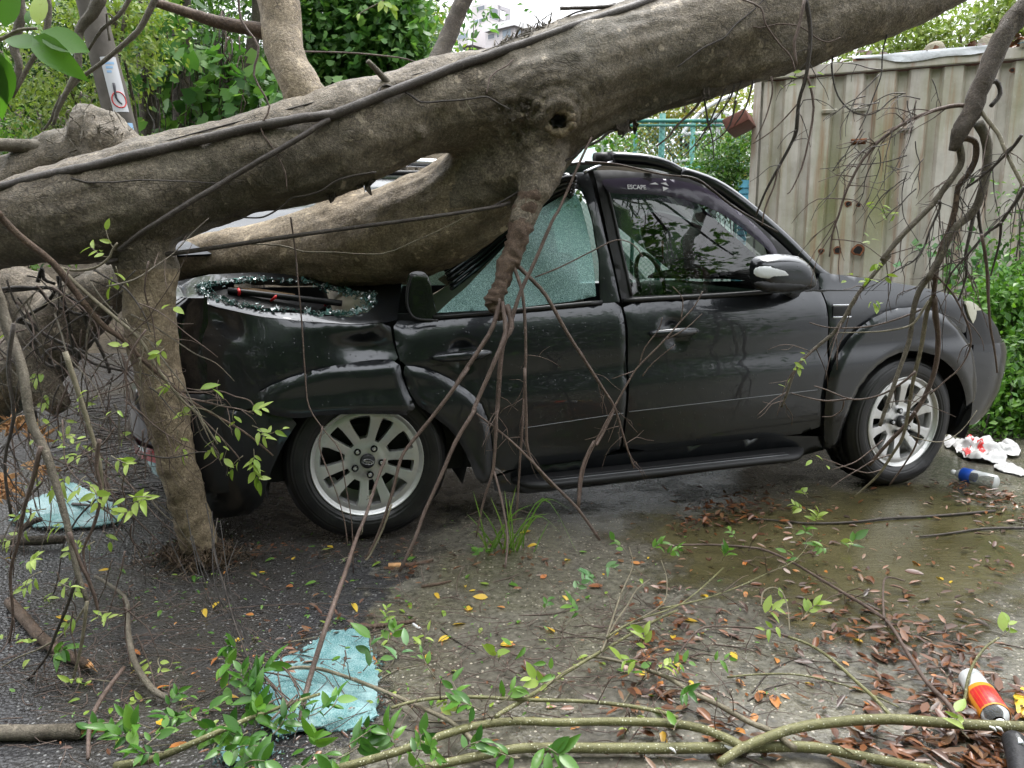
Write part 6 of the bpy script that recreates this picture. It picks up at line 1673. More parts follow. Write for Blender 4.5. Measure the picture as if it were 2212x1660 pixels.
side_shoots(tw_, hp(zc, [(850, 200), (825, 470), (760, 830), (560, 1230)], 3.05), rn, 12, .14, .002, 'twig_dark', .5)
for (qx, qy) in ((650, 540), (710, 490), (760, 545), (890, 460), (830, 560), (740, 465)): put_leaf(tw_, P(*zc(qx, qy), 3.0), (rn.uniform(-1, 1), -.3, rn.uniform(-.4, .4)), .03, 'light', rn)
tw_ = stemthing('hanging_twig', 'bare twigs hanging under the trunk before the court fence', 'twig', hp(z8, [(1320, 240), (1250, 350), (1040, 550), (950, 670), (810, 780)], 3.15), [.006, .003], 'twig_brown')
for pl in ([(1355, 240), (1400, 500), (1450, 700), (1465, 920)], [(1700, 80), (1650, 230), (1500, 450), (1330, 610)], [(1600, 130), (1500, 320), (1390, 560), (1250, 760), (1120, 890)], [(1720, 260), (1650, 520), (1550, 660), (1350, 780)], [(1790, 20), (1740, 140), (1690, 300)], [(1910, 40), (1830, 330), (1700, 540)]): addstem(tw_, hp(z8, pl, 3.15), [.0045, .002], 'twig_dark', seg=5)
side_shoots(tw_, hp(z8, [(1700, 80), (1500, 450), (1330, 610)], 3.15), rn, 8, .12, .0018, 'twig_dark', .6)

# fan of root-like twigs under the hanging limb
fan = stemthing('hanging_root', 'fan of brown root twigs hanging from the limb before the rear door', 'twig', hp(ident, [ze(1250, 940), ze(1215, 1110), ze(1100, 1300), ze(980, 1480), zh(1330, 0), zh(1150, 250), zh(980, 460), zh(900, 580), zh(850, 780), zh(760, 1050), zh(680, 1215)], 2.88, 2.62), [.009, .005], 'twig_brown')
def fadd(pts, r0, r1, y0=2.88, y1=2.7, m='twig_brown'):
    p3 = hp(ident, pts, y0, y1); addstem(fan, p3, [r0, r1], m); return p3
F2 = fadd([ze(1270, 960), ze(1290, 1150), ze(1230, 1320), ze(1090, 1640), zh(1370, 270), zh(1250, 470), zh(1160, 680), zh(1050, 920), zh(990, 1090), zh(890, 1300)], .009, .0055, 2.88, 2.5)
F3 = fadd([ze(1300, 980), ze(1330, 1120), ze(1270, 1250), ze(1240, 1640), zh(1510, 300), zh(1490, 640), zh(1430, 840), zh(1380, 1080)], .012, .0035, 2.88, 2.72)
F4 = fadd([ze(1330, 700), ze(1385, 850), ze(1410, 1000), ze(1420, 1300), ze(1405, 1659), zh(1660, 600), zh(1640, 900), zh(1620, 1000)], .0075, .0035, 2.93, 2.8)
F5 = fadd([ze(1330, 690), ze(1440, 800), ze(1550, 920), ze(1680, 1150), ze(1820, 1370), ze(1930, 1540), ze(1990, 1640), (1352, 960), (1370, 1012)], .009, .0035, 2.94, 2.95)
F6 = fadd([zh(1380, 290), zh(1560, 430), zh(1700, 560), zh(1870, 740), zh(2030, 900), zh(2170, 1100)], .004, .006, 2.8, 2.75)
F7 = fadd([zh(1690, 0), zh(1700, 300), zh(1720, 560), zh(1870, 760)], .006, .005, 2.8, 2.78)
F8 = fadd([(1328, 885), (1290, 960), zh(2130, 470), zh(2050, 660), zh(2030, 900)], .005, .006, 2.95, 2.8)
F9 = fadd([zh(1490, 650), zh(1540, 830), zh(1580, 1080), zh(1565, 1280)], .005, .004, 2.8, 2.55)
F10 = fadd([(1278, 297), (1257, 340), (1212, 444), (1192, 480), (1156, 564), (1126, 627), (1105, 690), (1082, 745)], .004, .009, 2.95, 2.85)
F11 = fadd([(1156, 599), (1207, 579), (1283, 541), (1331, 519), (1367, 528), (1389, 556)], .003, .0018, 2.85, 2.8)
F12 = fadd([zh(840, 870), zh(780, 1040), zh(700, 1200), zh(675, 1225)], .004, .003, 2.66, 2.6, 'twig_pale')
for FF in (F3, F4, F5): side_shoots(fan, FF, rn, 14, .14, .0016, 'twig_brown', .4, t0=.4)
yt = stemthing('hanging_twig', 'forked thin twig before the front door handle', 'twig', hp(zf_, [(860, 1020), (800, 1130), (700, 1240), (560, 1400), (400, 1560), (330, 1660)] , 2.95, 2.9) + [P(1300, 930, 2.88), P(1262, 1010, 2.85), P(1250, 1100, 2.8)], [.0022, .005], 'twig_brown')
for pl in ([(400, 1550), (440, 1430), (540, 1300), (565, 1210)], [(600, 1370), (740, 1290), (855, 1185)], [(420, 1640), (500, 1540), (660, 1410)], [(700, 1240), (715, 1080), (640, 985)], [(370, 1600), (200, 1659)]): addstem(yt, hp(zf_, pl, 2.93), [.003, .0015], 'twig_brown', seg=5)
st = stemthing('leaning_stick', 'long grey stick leaning from the ground against the rear wheel', 'twig', [P(*zh(800, 580), 2.72), P(*zh(740, 740), 2.66), P(*zh(680, 930), 2.56), P(*zh(615, 1090), 2.45), P(*zh(540, 1320), 2.22), P(*zh(440, 1600), 2.0), P(668, 1470, 1.9), G(648, 1560, .012)], [.005, .008], 'twig_brown')
side_shoots(st, [P(*zh(740, 740), 2.66), P(*zh(615, 1090), 2.45), P(*zh(440, 1600), 2.0)], rn, 5, .06, .002, 'twig_pale', .2)
ht = V('hanging_twig', 'thin dark twig dangling before the quarter panel and rear wheel', None, [(628, 470), (640, 560), (643, 600), (652, 700), (660, 820), (668, 880), (700, 930), (735, 975), (745, 1040), (760, 1130), (763, 1240)], (3.0, 2.7), .0035, .002, 'twig_brown', group=None)
addstem(ht, hp(zh, [(400, 370), (380, 500), (430, 650), (490, 800), (540, 980), (560, 1130)], 2.68, 2.6), [.003, .002], 'twig_brown')
# ================================================================== branches, leaves and litter on the ground
rn = random.Random(2024)
def sprig(root, base, d, n, size, kind, L=.09, r=.0018, stem='twig_pale', spread=.9, rnd=rn, flat=False):
    """a shoot with alternate leaves, its parts hung under root"""
    d = Vector(d).normalized(); base = Vector(base)
    pts = [base, base + d * L * .5 + rvec(rnd, .008), base + d * L + rvec(rnd, .012)]
    MB().tube(pts, [r, r * .5], seg=5, res=3).build('shoot', stem, root)
    for k in range(n):
        t = .35 + .65 * k / max(1, n - 1); p = pts[0].lerp(pts[2], t)
        side = d.cross(Vector((0, -.6, .8))).normalized() * (1 if k % 2 else -1)
        ld = d * (.4 + .5 * t) + side * spread * (1 - .35 * t) + rvec(rnd, .35)
        if flat: ld.z *= .25
        put_leaf(root, p, ld, size * rnd.uniform(.62, 1.22), kind, rnd, up=(rnd.uniform(-.4, .4), rnd.uniform(-.8, -.1), .8) if not flat else (rnd.uniform(-.3, .3), rnd.uniform(-.4, .2), 1))
# ---- left foreground branches
lb = stemthing('broken_branch', 'long brown branch slanting down across the stub at left', 'branch', [P(x, y, d) for x, y, d in ((-260, 260, 2.2), (-25, 445, 2.3), (0, 468, 2.32), (44, 512, 2.35), (115, 569, 2.4), (162, 630, 2.44), (217, 698, 2.48), (267, 735, 2.5), (305, 776, 2.52), (372, 833, 2.55), (423, 874, 2.56), (525, 932, 2.58), (590, 985, 2.6))], [.013, .0115, .0115, .011, .0105, .010, .009, .008, .0075, .006, .005, .004, .003], 'bark_brown', seg=9)
L2 = [P(x, y, 2.46) for x, y in ((34, 502), (129, 580), (190, 637), (254, 691), (301, 732), (338, 793), (386, 857), (430, 900), (470, 960))]; addstem(lb, L2, [.0075, .003], 'twig_pale')
L3 = [P(x, y, 2.5) for x, y in ((386, 857), (440, 868), (480, 878), (520, 885), (548, 895))]; addstem(lb, L3, [.004, .002], 'twig_brown')
L4 = [P(*zd(*q), 2.48) for q in ((390, 330), (480, 345), (600, 330), (690, 270), (720, 210), (750, 170))]; addstem(lb, L4, [.005, .003], 'twig_pale')
L5 = [P(*zd(*q), 2.48) for q in ((600, 340), (700, 400), (800, 460), (880, 560), (930, 650), (960, 740))]; addstem(lb, L5, [.004, .002], 'twig_dark')
L6 = [P(*zd(*q), 2.5) for q in ((890, 900), (900, 960), (890, 1060), (900, 1130), (860, 1200))]; addstem(lb, L6, [.004, .002], 'twig_pale')
L7 = [P(*zd(*q), 2.52) for q in ((1150, 1130), (1250, 1260), (1330, 1330), (1500, 1510), (1530, 1560))]; addstem(lb, L7, [.004, .002], 'twig_brown')
L8 = [P(*zd(*q), 2.5) for q in ((1240, 1240), (1260, 1330), (1300, 1430), (1400, 1520), (1450, 1600), (1440, 1659))]; addstem(lb, L8, [.003, .0015], 'twig_dark')
L9 = [P(*zd(*q), 2.54) for q in ((1160, 1120), (1290, 1125), (1400, 1115), (1500, 1150), (1600, 1180), (1640, 1270))]; addstem(lb, L9, [.003, .002], 'twig_brown')
side_shoots(lb, L2, rn, 16, .13, .002, 'twig_pale', .6); side_shoots(lb, L3, rn, 8, .1, .0016, 'twig_brown', .5)
for k in range(26):      # fine pendent rootlets over the stub
    x0 = rn.uniform(200, 470); y0 = rn.uniform(780, 1000); a = P(x0, y0, 2.6); l_ = rn.uniform(.06, .2)
    MB().tube([a, a + Vector((rn.uniform(-.03, .03), 0, -l_ * .5)), a + Vector((rn.uniform(-.07, .07), 0, -l_))], [.0022, .001], seg=4, res=3).build('rootlet', 'twig_brown', lb)
for (px, py, n, sz, dx, dz) in ((240, 555, 5, .05, -.7, .2), (250, 575, 4, .05, -.1, -.8), (248, 540, 2, .045, -.3, .9), (335, 672, 2, .045, 1, .2), (325, 755, 1, .04, .5, .2), (420, 842, 2, .055, 1, .1), (395, 905, 5, .04, .1, .2), (385, 930, 4, .035, .1, -.6), (505, 886, 3, .045, -.1, -.7),
                                (535, 890, 4, .05, .6, .2), (545, 920, 5, .045, .6, -.3), (560, 940, 3, .04, .9, .1), (548, 970, 8, .042, .1, -.9), (540, 1000, 6, .045, .4, -.7), (525, 985, 4, .04, -.5, -.5), (470, 925, 4, .04, -.2, -.8), (480, 950, 3, .04, .1, -1)):
    sprig(lb, P(px, py, 2.5), (dx, rn.uniform(-.4, .2), dz), n, sz, 'light', .07)
lv = stemthing('broken_branch', 'greyish upright branch at the left edge reaching the ground', 'branch', clear_ground([P(x, y, d) for x, y, d in ((-130, 330, 2.2), (-20, 600, 2.15), (0, 658, 2.15), (20, 722, 2.14), (44, 783, 2.12), (54, 833, 2.1), (68, 915, 2.08), (98, 976, 2.06), (131, 1080, 2.03), (148, 1145, 2.01), (166, 1232, 1.99), (188, 1298, 1.97))]), [.018, .016, .016, .015, .014, .0135, .0125, .012, .010, .009, .008, .006], 'bark_grey', seg=10)
M1 = [P(x, y, 2.05) for x, y in ((88, 965), (70, 1040), (52, 1100), (40, 1170), (22, 1240), (28, 1330), (20, 1390))]; addstem(lv, M1, [.007, .003], 'twig_brown')
M2 = [P(x, y, 2.0) for x, y in ((150, 1150), (170, 1210), (190, 1250), (205, 1290), (213, 1330))]; addstem(lv, M2, [.006, .004], 'twig_brown')
M3 = [P(x, y, 1.98) for x, y in ((163, 1255), (145, 1310), (120, 1370), (100, 1420), (60, 1470), (20, 1510))]; addstem(lv, M3, [.005, .003], 'twig_dark')
M4 = [P(x, y, 1.95) for x, y in ((188, 1300), (178, 1380), (165, 1440), (150, 1490), (143, 1520))]; addstem(lv, M4, [.005, .003], 'twig_pale')
M5 = [P(x, y, 2.05) for x, y in ((215, 950), (208, 1010), (218, 1060), (205, 1130), (180, 1190), (190, 1250))]; addstem(lv, M5, [.006, .003], 'twig_brown')
M6 = [P(x, y, 2.1) for x, y in ((30, 700), (18, 800), (30, 900), (10, 1000), (25, 1120))]; addstem(lv, M6, [.006, .004], 'twig_dark')
M7 = [P(x, y, 2.05) for x, y in ((190, 1302), (150, 1360), (90, 1400), (40, 1420), (-10, 1450))]; addstem(lv, M7, [.004, .002], 'twig_pale')
M8 = [P(x, y, 2.2) for x, y in ((140, 760), (170, 850), (195, 930), (215, 1000), (222, 1080))]; addstem(lv, M8, [.008, .006], 'twig_pale')
for mm in (M1, M3, M5, M8): side_shoots(lv, mm, rn, 7, .12, .0018, 'twig_brown', .4)
for (px, py, n, sz, k_) in ((157, 1015, 6, .05, 'light'), (185, 1030, 4, .04, 'light'), (240, 985, 6, .045, 'light'), (255, 1060, 5, .05, 'light'), (275, 1090, 7, .05, 'light'), (300, 1100, 4, .05, 'light'), (330, 1075, 3, .035, 'light'), (100, 1100, 4, .035, 'light'), (180, 1150, 6, .035, 'light'), (205, 1170, 4, .03, 'light'),
                            (60, 1215, 6, .045, 'light'), (90, 1235, 6, .045, 'light'), (110, 1265, 3, .05, 'light'), (15, 1375, 5, .045, 'light'), (75, 1385, 5, .04, 'light'), (105, 1415, 9, .055, 'mid'), (50, 1545, 5, .03, 'light'), (160, 870, 3, .03, 'light'), (130, 945, 3, .03, 'light'), (190, 950, 2, .03, 'light'), (215, 905, 2, .03, 'light')):
    sprig(lv, P(px, py, 1.98 if py > 1180 else 2.1), (rn.uniform(-.8, .8), rn.uniform(-.5, 0), rn.uniform(-.8, .3)), n, sz * (.85 if py > 1180 else .95), k_, .06)
for k in range(20):
    px, py = rn.uniform(0, 330), rn.uniform(900, 1480); Y_ = 2.1 if py < 1180 else 1.98
    a = P(px, py, Y_); q = [a]; d = Vector((rn.uniform(-.6, .6), 0, -1)).normalized(); l_ = rn.uniform(.08, .25)
    for m in range(4):
        d = (d + rvec(rn, .4)).normalized(); q.append(q[-1] + d * l_ / 4)
    MB().tube(clear_ground(q), [.0025, .0012], seg=4, res=3).build('twig', 'twig_brown', lv)
    if k % 2: sprig(lv, clear_ground(q)[-1], (rn.uniform(-.8, .8), rn.uniform(-.5, 0), rn.uniform(-.7, .3)), rn.choice((3, 4, 5)), .034, 'light', .04)
# knotted vine coil over the root end
coil = stemthing('vine_coil', 'coiled grey vine before the root end', 'vine', [P(120 + 32 * math.cos(a) + 2 * a, 773 + 21 * math.sin(a), 2.95) for a in [.45 * k for k in range(22)]], .007, 'twig_dark', seg=7)
for pl in ([(0, 470), (100, 455), (250, 470), (330, 560), (480, 620), (560, 640)], [(0, 480), (120, 470), (300, 455), (420, 500), (500, 560)], [(120, 660), (250, 590), (310, 540), (350, 480)], [(110, 665), (200, 700), (330, 780), (480, 850), (600, 940), (790, 985)], [(110, 670), (190, 700), (210, 780), (190, 830)], [(220, 780), (250, 900), (330, 960), (420, 930)], [(370, 380), (400, 520), (440, 680), (470, 850), (490, 960)], [(510, 540), (560, 700), (620, 800), (680, 930), (700, 1000)], [(560, 640), (640, 655), (700, 640)], [(240, 420), (270, 330), (280, 400), (350, 430)]):
    addstem(coil, [P(*zd(*q), 2.93) for q in pl], [.008, .006], 'twig_dark')
# dense tangle of fine bare twigs before the root end and the bumper
tg = empty('twig_tangle', G(150, 1120), 'dense tangle of fine dark twigs between the root end and the rear bumper', 'twigs')
for k in range(150):
    px, py, Y_ = rn.uniform(-20, 330), rn.uniform(560, 1080), rn.uniform(2.3, 2.75); q = [P(px, py, Y_)]; th = rn.choice((-1.2, -.9, -.5, -1.9, -2.3)) + rn.gauss(0, .35); d = Vector((math.cos(th), rn.uniform(-.2, .2), math.sin(th))); l_ = rn.uniform(.12, .5)
    for m in range(5):
        d = (d + rvec(rn, .33) + Vector((0, 0, -.06))).normalized(); q.append(q[-1] + d * l_ / 5)
    q = clear_ground(q); r_ = rn.uniform(.0014, .004)
    MB().tube(q, [r_, r_ * .4], seg=5, res=3).build('twig', rn.choice(('twig_dark', 'twig_brown', 'twig_brown', 'bark_grey')), tg)
    for m in (2, 3):
        if rn.random() < .7: e_ = q[m] + (d + rvec(rn, .9)).normalized() * l_ * .25; MB().tube([q[m], q[m].lerp(e_, .5) + rvec(rn, .008), e_], [r_ * .5, r_ * .25], seg=4, res=2).build('twig', 'twig_brown', tg)
    if k % 7 == 0: sprig(tg, q[-1], (rn.uniform(-.8, .8), rn.uniform(-.5, 0), rn.uniform(-.6, .4)), rn.choice((2, 3, 4)), .038, 'light', .04)
# ---- big leaves close to the viewer, top left
ns = stemthing('near_sprig', 'large glossy leaves close to the viewer at top left', 'sprig', [P(-60, 105, .72), P(0, 86, .72), P(40, 66, .72), P(80, 62, .72)], [.0022, .0012], 'twig_pale')
for (x0, y0, x1, y1, tw, k_) in ((88, 68, 188, 108, -.3, 'mid'), (70, 80, 158, 152, -.6, 'dark'), (90, 98, 8, 82, .2, 'mid'), (10, 60, 34, -30, .2, 'mid'), (60, 55, 62, 10, .1, 'mid'), (82, 55, 88, -20, .3, 'light'), (4, 105, 26, 150, .8, 'mid'), (0, 115, 14, 225, .4, 'dark'), (-20, 110, -4, 260, .3, 'mid')):
    a, b_ = P(x0, y0, .72), P(x1, y1, .72 + tw * .04); put_leaf(ns, a, b_ - a, (b_ - a).length * 1.03, k_, rn, up=(tw, -1, .5), roll=.15)
# bare side branches behind that sprig
bs_ = stemthing('bare_branch', 'grey bare branches before the pale tree at top left', 'branch', [P(*za(*q), 2.6) for q in ((640, -20), (590, 90), (510, 190), (500, 330), (495, 450), (440, 560), (380, 680), (340, 800))], [.022, .018, .014, .012, .011, .009, .007, .005], 'bark_grey', seg=9)
for pl, r0, r1 in (([(1000, -30), (960, 60), (880, 200), (760, 310), (640, 410), (500, 510)], .011, .006), ([(840, -30), (760, 100), (650, 190), (560, 330)], .008, .004), ([(120, -30), (130, 120), (90, 300), (120, 420), (70, 620)], .018, .010), ([(300, -30), (310, 100), (280, 260), (180, 430), (90, 600)], .012, .006), ([(500, 510), (380, 640), (330, 760), (280, 830)], .007, .004), ([(700, 260), (680, 90), (740, 130)], .004, .002)):
    addstem(bs_, [P(*za(*q), 2.62) for q in pl], [r0, r1], 'bark_grey')
sl = stemthing('leafy_sprig', 'small light leaved sprig hanging at the top before the mulberry leaves', 'sprig', [P(850, -30, 2.6), P(830, 0, 2.6), P(790, 22, 2.6), P(772, 34, 2.6)], [.003, .0015], 'twig_pale')
for (x0, y0, x1, y1) in ((828, 2, 818, 22), (830, 4, 846, 16), (834, 12, 834, 26), (840, 15, 858, 20), (848, 16, 856, 36), (776, 30, 772, 40)):
    a, b_ = P(x0, y0, 2.6), P(x1, y1, 2.58); put_leaf(sl, a, b_ - a, (b_ - a).length * 1.1, 'light', rn, up=(0, -1, .4), roll=.3)

# ---- olive barked branches lying in the foreground
def gp(zz, pts, h): return [G(*zz(*q), h if not isinstance(h, list) else h[i]) for i, q in enumerate(pts)]
ob = stemthing('cut_branch', 'arched olive green branch lying along the bottom right', 'branch', gp(zC, [(2330, 1215), (2212, 1212), (1900, 1200), (1500, 1172), (1200, 1190), (1000, 1220), (850, 1270), (720, 1325), (600, 1405)], .06), [.0125, .0125, .0125, .0125, .012, .012, .0115, .011, .009], 'bark_olive', seg=12, wob=.06)
O3 = gp(zC, [(720, 1320), (650, 1280), (500, 1222), (300, 1190), (0, 1185), (-250, 1190)], .06) + gp(zB_, [(1300, 1372), (1050, 1402), (850, 1460), (600, 1552), (200, 1665)], .06); addstem(ob, O3, [.0105, .009], 'bark_olive', seg=12, wob=.06)
O2_ = gp(zC, [(600, 1010), (400, 955), (150, 990), (0, 1100)], .05)
o2 = stemthing('cut_branch', 'thick olive green branch under the arched one', 'branch', gp(zC, [(1750, 1445), (1400, 1380), (1100, 1322), (800, 1320), (400, 1326), (0, 1326)], .03) + gp(zB_, [(1500, 1535), (1300, 1542), (1000, 1602), (700, 1665)], .03), [.010, .0115, .0125, .0125, .0125, .012, .0115, .011, .010, .009], 'bark_olive', seg=12, wob=.06)
o3 = stemthing('cut_branch', 'slender curved olive branch above the arched one', 'branch', gp(zB_, [(540, 1290), (720, 1242), (1000, 1222), (1400, 1240), (1800, 1255), (2128, 1300), (2300, 1350)], .07), [.004, .0055], 'bark_olive', seg=9, wob=.06)
o4 = stemthing('cut_branch', 'olive branch forking up the middle of the concrete', 'branch', gp(zB_, [(1180, 1345), (1250, 1300), (1420, 1200), (1600, 1080), (1800, 960), (2128, 770), (2300, 690)], .06), [.006, .004], 'bark_olive', seg=9, wob=.06)
K1 = gp(zB_, [(1830, 945), (1870, 860), (1920, 760), (1990, 660), (2050, 560), (2128, 500)], .08); addstem(o4, K1, [.0035, .002], 'twig_pale')
K2 = gp(zB_, [(1830, 940), (1950, 800), (2128, 760)], .07); addstem(o4, K2, [.0035, .003], 'twig_pale')
K3 = gp(zC, [(0, 740), (150, 650), (400, 560), (620, 370)], .09); addstem(o4, K3, [.0035, .002], 'bark_olive')
K4 = gp(zC, [(0, 740), (80, 500), (140, 360), (120, 260)], .10); addstem(o4, K4, [.003, .0015], 'twig_pale')
K5 = gp(zC, [(150, 650), (300, 560), (320, 430), (290, 330)], .10); addstem(o4, K5, [.0025, .0015], 'twig_pale')
K6 = gp(zC, [(270, 590), (500, 540), (700, 470), (850, 400), (1000, 330), (1080, 230)], .09); addstem(o4, K6, [.003, .0015], 'bark_olive')
o5 = stemthing('cut_branch', 'pale slender branch slanting over the glass sheet', 'branch', gp(zB_, [(-160, 1060), (0, 1040), (150, 1062), (400, 1150), (600, 1232), (800, 1322), (900, 1372), (1000, 1450), (1090, 1540)], .05), [.0045, .006], 'twig_pale', seg=9)
o6 = stemthing('fallen_twig', 'long dark twig arching over the wet concrete at right', 'twig', gp(zC, [(360, 250), (560, 248), (760, 262), (850, 280), (1000, 350), (1200, 470), (1400, 590), (1500, 670), (1600, 830), (1700, 980), (1800, 1080), (1860, 1165)], .04), [.004, .0065], 'twig_brown', seg=8)
addstem(o6, gp(zC, [(1470, 640), (1465, 540), (1470, 440), (1500, 420), (1580, 440)], .08), [.004, .0025], 'twig_brown')
o7 = stemthing('fallen_twig', 'olive twig curving down to the branch at the bottom right', 'twig', gp(zC, [(960, 735), (1080, 780), (1200, 860), (1320, 970), (1420, 1060), (1510, 1160)], .05), [.004, .005], 'bark_olive', seg=8)
addstem(o7, gp(zC, [(960, 735), (850, 700), (700, 685), (520, 685), (440, 750), (380, 830)], .06), [.004, .002], 'twig_brown')
addstem(o7, gp(zC, [(820, 570), (830, 500), (880, 475), (930, 500), (960, 580), (970, 700)], .10), [.003, .0015], 'twig_pale')
addstem(o7, gp(zC, [(640, 950), (800, 935), (1000, 935), (1200, 975), (1400, 1040), (1550, 1110)], .03), [.003, .002], 'bark_olive')
o8 = stemthing('fallen_twig', 'whitish twig pointing to the arched branch', 'twig', gp(zC, [(-100, 840), (0, 850), (150, 890), (320, 950), (450, 1030), (600, 1100), (760, 1190), (880, 1240), (1000, 1330)], .05), [.004, .008], 'twig_pale', seg=8)
for pl, r_ in (([(770, 110), (900, 120), (1000, 130), (1100, 135), (1300, 128), (1500, 108), (1750, 95), (2060, 68)], .006), ([(1660, 205), (1800, 190), (1950, 168), (2080, 160), (2230, 162)], .006)):
    stemthing('fallen_twig', 'long straight dark twig lying in the puddle beside the car' if r_ and pl[0][0] == 770 else 'dark stick lying in the puddle at the right edge', 'twig', gp(zC, pl, .018), [r_ * .6, r_], 'twig_dark', seg=7)
wt = stemthing('upright_twig', 'green shoot curving up beside the red bottle', 'sprig', gp(zC, [(1860, 1170), (1900, 1060), (1915, 960), (1950, 870), (2010, 790), (2080, 740)], [.01, .04, .07, .10, .13, .15]), [.005, .003], 'bark_olive')
sprig(wt, G(*zC(2090, 735), .15), (.6, .3, .4), 5, .05, 'light', .05)
for root, pp, n in ((o3, gp(zB_, [(720, 1242), (1400, 1240), (2128, 1300)], .07), 8), (ob, O3, 12), (o4, K1, 8), (o5, gp(zB_, [(0, 1040), (400, 1150), (800, 1322)], .05), 12), (o6, gp(zC, [(560, 248), (1000, 350), (1500, 670)], .04), 14), (o4, K6, 8), (o8, gp(zC, [(0, 850), (320, 950), (760, 1190)], .05), 8)): side_shoots(root, pp, rn, n, .12, .0017, 'twig_brown', .25)
for (px, py) in ((1060, 1412), (1045, 1400), (1335, 1465), (1420, 1415)): pass
# white droppings on the olive branches
simple('white_splash', (.75, .75, .74), .6)
for zz, q, root in ((zC, (2040, 1205), ob), (zC, (2075, 1207), ob), (zC, (350, 1318), o2), (zC, (640, 1305), o2), (zC, (660, 1312), o2)):
    c = G(*zz(*q), .072 if root is ob else .043); b = MB()
    b.tube([c + Vector((-.008, -.004, 0)), c + Vector((0, -.009, -.002)), c + Vector((.006, -.0115, -.010))], [.002, .0035, .001], seg=6); b.build('white_splash', 'white_splash', root)
# sprigs carried by those branches (frame pixels, height above ground)
for root, lst in ((o4, [(1288, 1241, 7, .05, 'blue'), (1300, 1225, 4, .05, 'blue'), (1232, 1284, 6, .042, 'blue'), (1176, 1322, 6, .045, 'dark'), (1260, 1335, 6, .045, 'mid'), (1356, 1195, 4, .05, 'mid'), (1405, 1190, 8, .045, 'mid'), (1430, 1200, 6, .045, 'mid'), (1560, 1212, 6, .045, 'mid'), (1590, 1165, 5, .035, 'mid')]),
                  (o6, [(1742, 1105, 9, .045, 'light'), (1760, 1135, 9, .045, 'light'), (1745, 1075, 6, .04, 'light'), (1735, 1155, 6, .045, 'mid'), (1790, 1185, 6, .05, 'mid'), (1830, 1195, 4, .06, 'dark'), (1850, 1180, 3, .045, 'light'), (1740, 1215, 3, .04, 'mid')]),
                  (o7, [(1640, 1330, 4, .055, 'light'), (1665, 1325, 3, .055, 'light'), (1690, 1350, 4, .04, 'light'), (1735, 1335, 6, .045, 'light'), (1530, 1430, 4, .04, 'mid')]),
                  (o8, [(1395, 1415, 5, .045, 'light'), (1418, 1450, 5, .05, 'light'), (1395, 1465, 3, .055, 'mid'), (1460, 1510, 6, .05, 'dark'), (1440, 1440, 4, .04, 'mid')]),
                  (o3, [(1077, 1428, 4, .045, 'light'), (1200, 1488, 5, .05, 'light'), (1210, 1475, 3, .05, 'mid'), (1387, 1428, 4, .05, 'light'), (1150, 1400, 2, .04, 'mid')]),
                  (ob, [(1038, 1535, 5, .06, 'dark'), (1075, 1520, 4, .06, 'mid'), (985, 1540, 4, .045, 'mid'), (930, 1530, 5, .045, 'light'), (2093, 1596, 4, .05, 'light'), (1455, 1580, 1, .05, 'mid')]),
                  (o5, [(800, 1428, 3, .07, 'dark'), (785, 1450, 2, .07, 'dark'), (830, 1365, 6, .03, 'light'), (838, 1390, 5, .045, 'mid'), (845, 1440, 3, .06, 'blue'), (900, 1410, 3, .04, 'light'), (940, 1465, 4, .035, 'mid'), (700, 1545, 5, .055, 'mid')])):
    for (px, py, n, sz, k_) in lst: sprig(root, G(px, py, rn.uniform(.05, .09)), (rn.uniform(-.8, .8), rn.uniform(-.5, .6), rn.uniform(.0, .6)), n, sz * .92, k_, .06)
# leafy mass at the lower left
ml = stemthing('leafy_branch', 'leafy dark green branch heaped at the bottom left of the glass sheet', 'branch', [G(250, 1655, .02), G(330, 1640, .05), G(430, 1600, .09), G(520, 1560, .10), G(600, 1530, .09), G(690, 1500, .06)], [.010, .004], 'bark_olive')
for (px, py) in [(rn.gauss(455, 62), rn.gauss(1580, 42)) for _ in range(22)] + [(rn.gauss(520, 26), rn.gauss(1470, 34)) for _ in range(7)] + [(rn.gauss(735, 46), rn.gauss(1630, 30)) for _ in range(9)] + [(rn.gauss(930, 50), rn.gauss(1640, 20)) for _ in range(7)] + [(rn.gauss(1110, 40), rn.gauss(1645, 18)) for _ in range(5)] + [(rn.gauss(250, 40), rn.gauss(1610, 36)) for _ in range(5)] + [(rn.gauss(600, 40), rn.gauss(1600, 30)) for _ in range(6)]:
    sprig(ml, G(px, min(py, 1690), rn.uniform(.03, .10)), (rn.uniform(-.9, .9), rn.uniform(-.7, .5), rn.uniform(-.1, .7)), rn.choice((4, 5, 6)), rn.uniform(.036, .056), rn.choice(('dark', 'dark', 'dark', 'mid', 'mid')), .06)
for k in range(14):
    a = G(rn.uniform(470, 640), rn.uniform(1380, 1560), .09); b_ = G(rn.uniform(600, 720), rn.uniform(1480, 1600), .03)
    MB().tube([a, a.lerp(b_, .5) + rvec(rn, .03) + Vector((0, 0, .03)), b_], [.0025, .0015], seg=5, res=3).build('twig', 'twig_brown', ml)
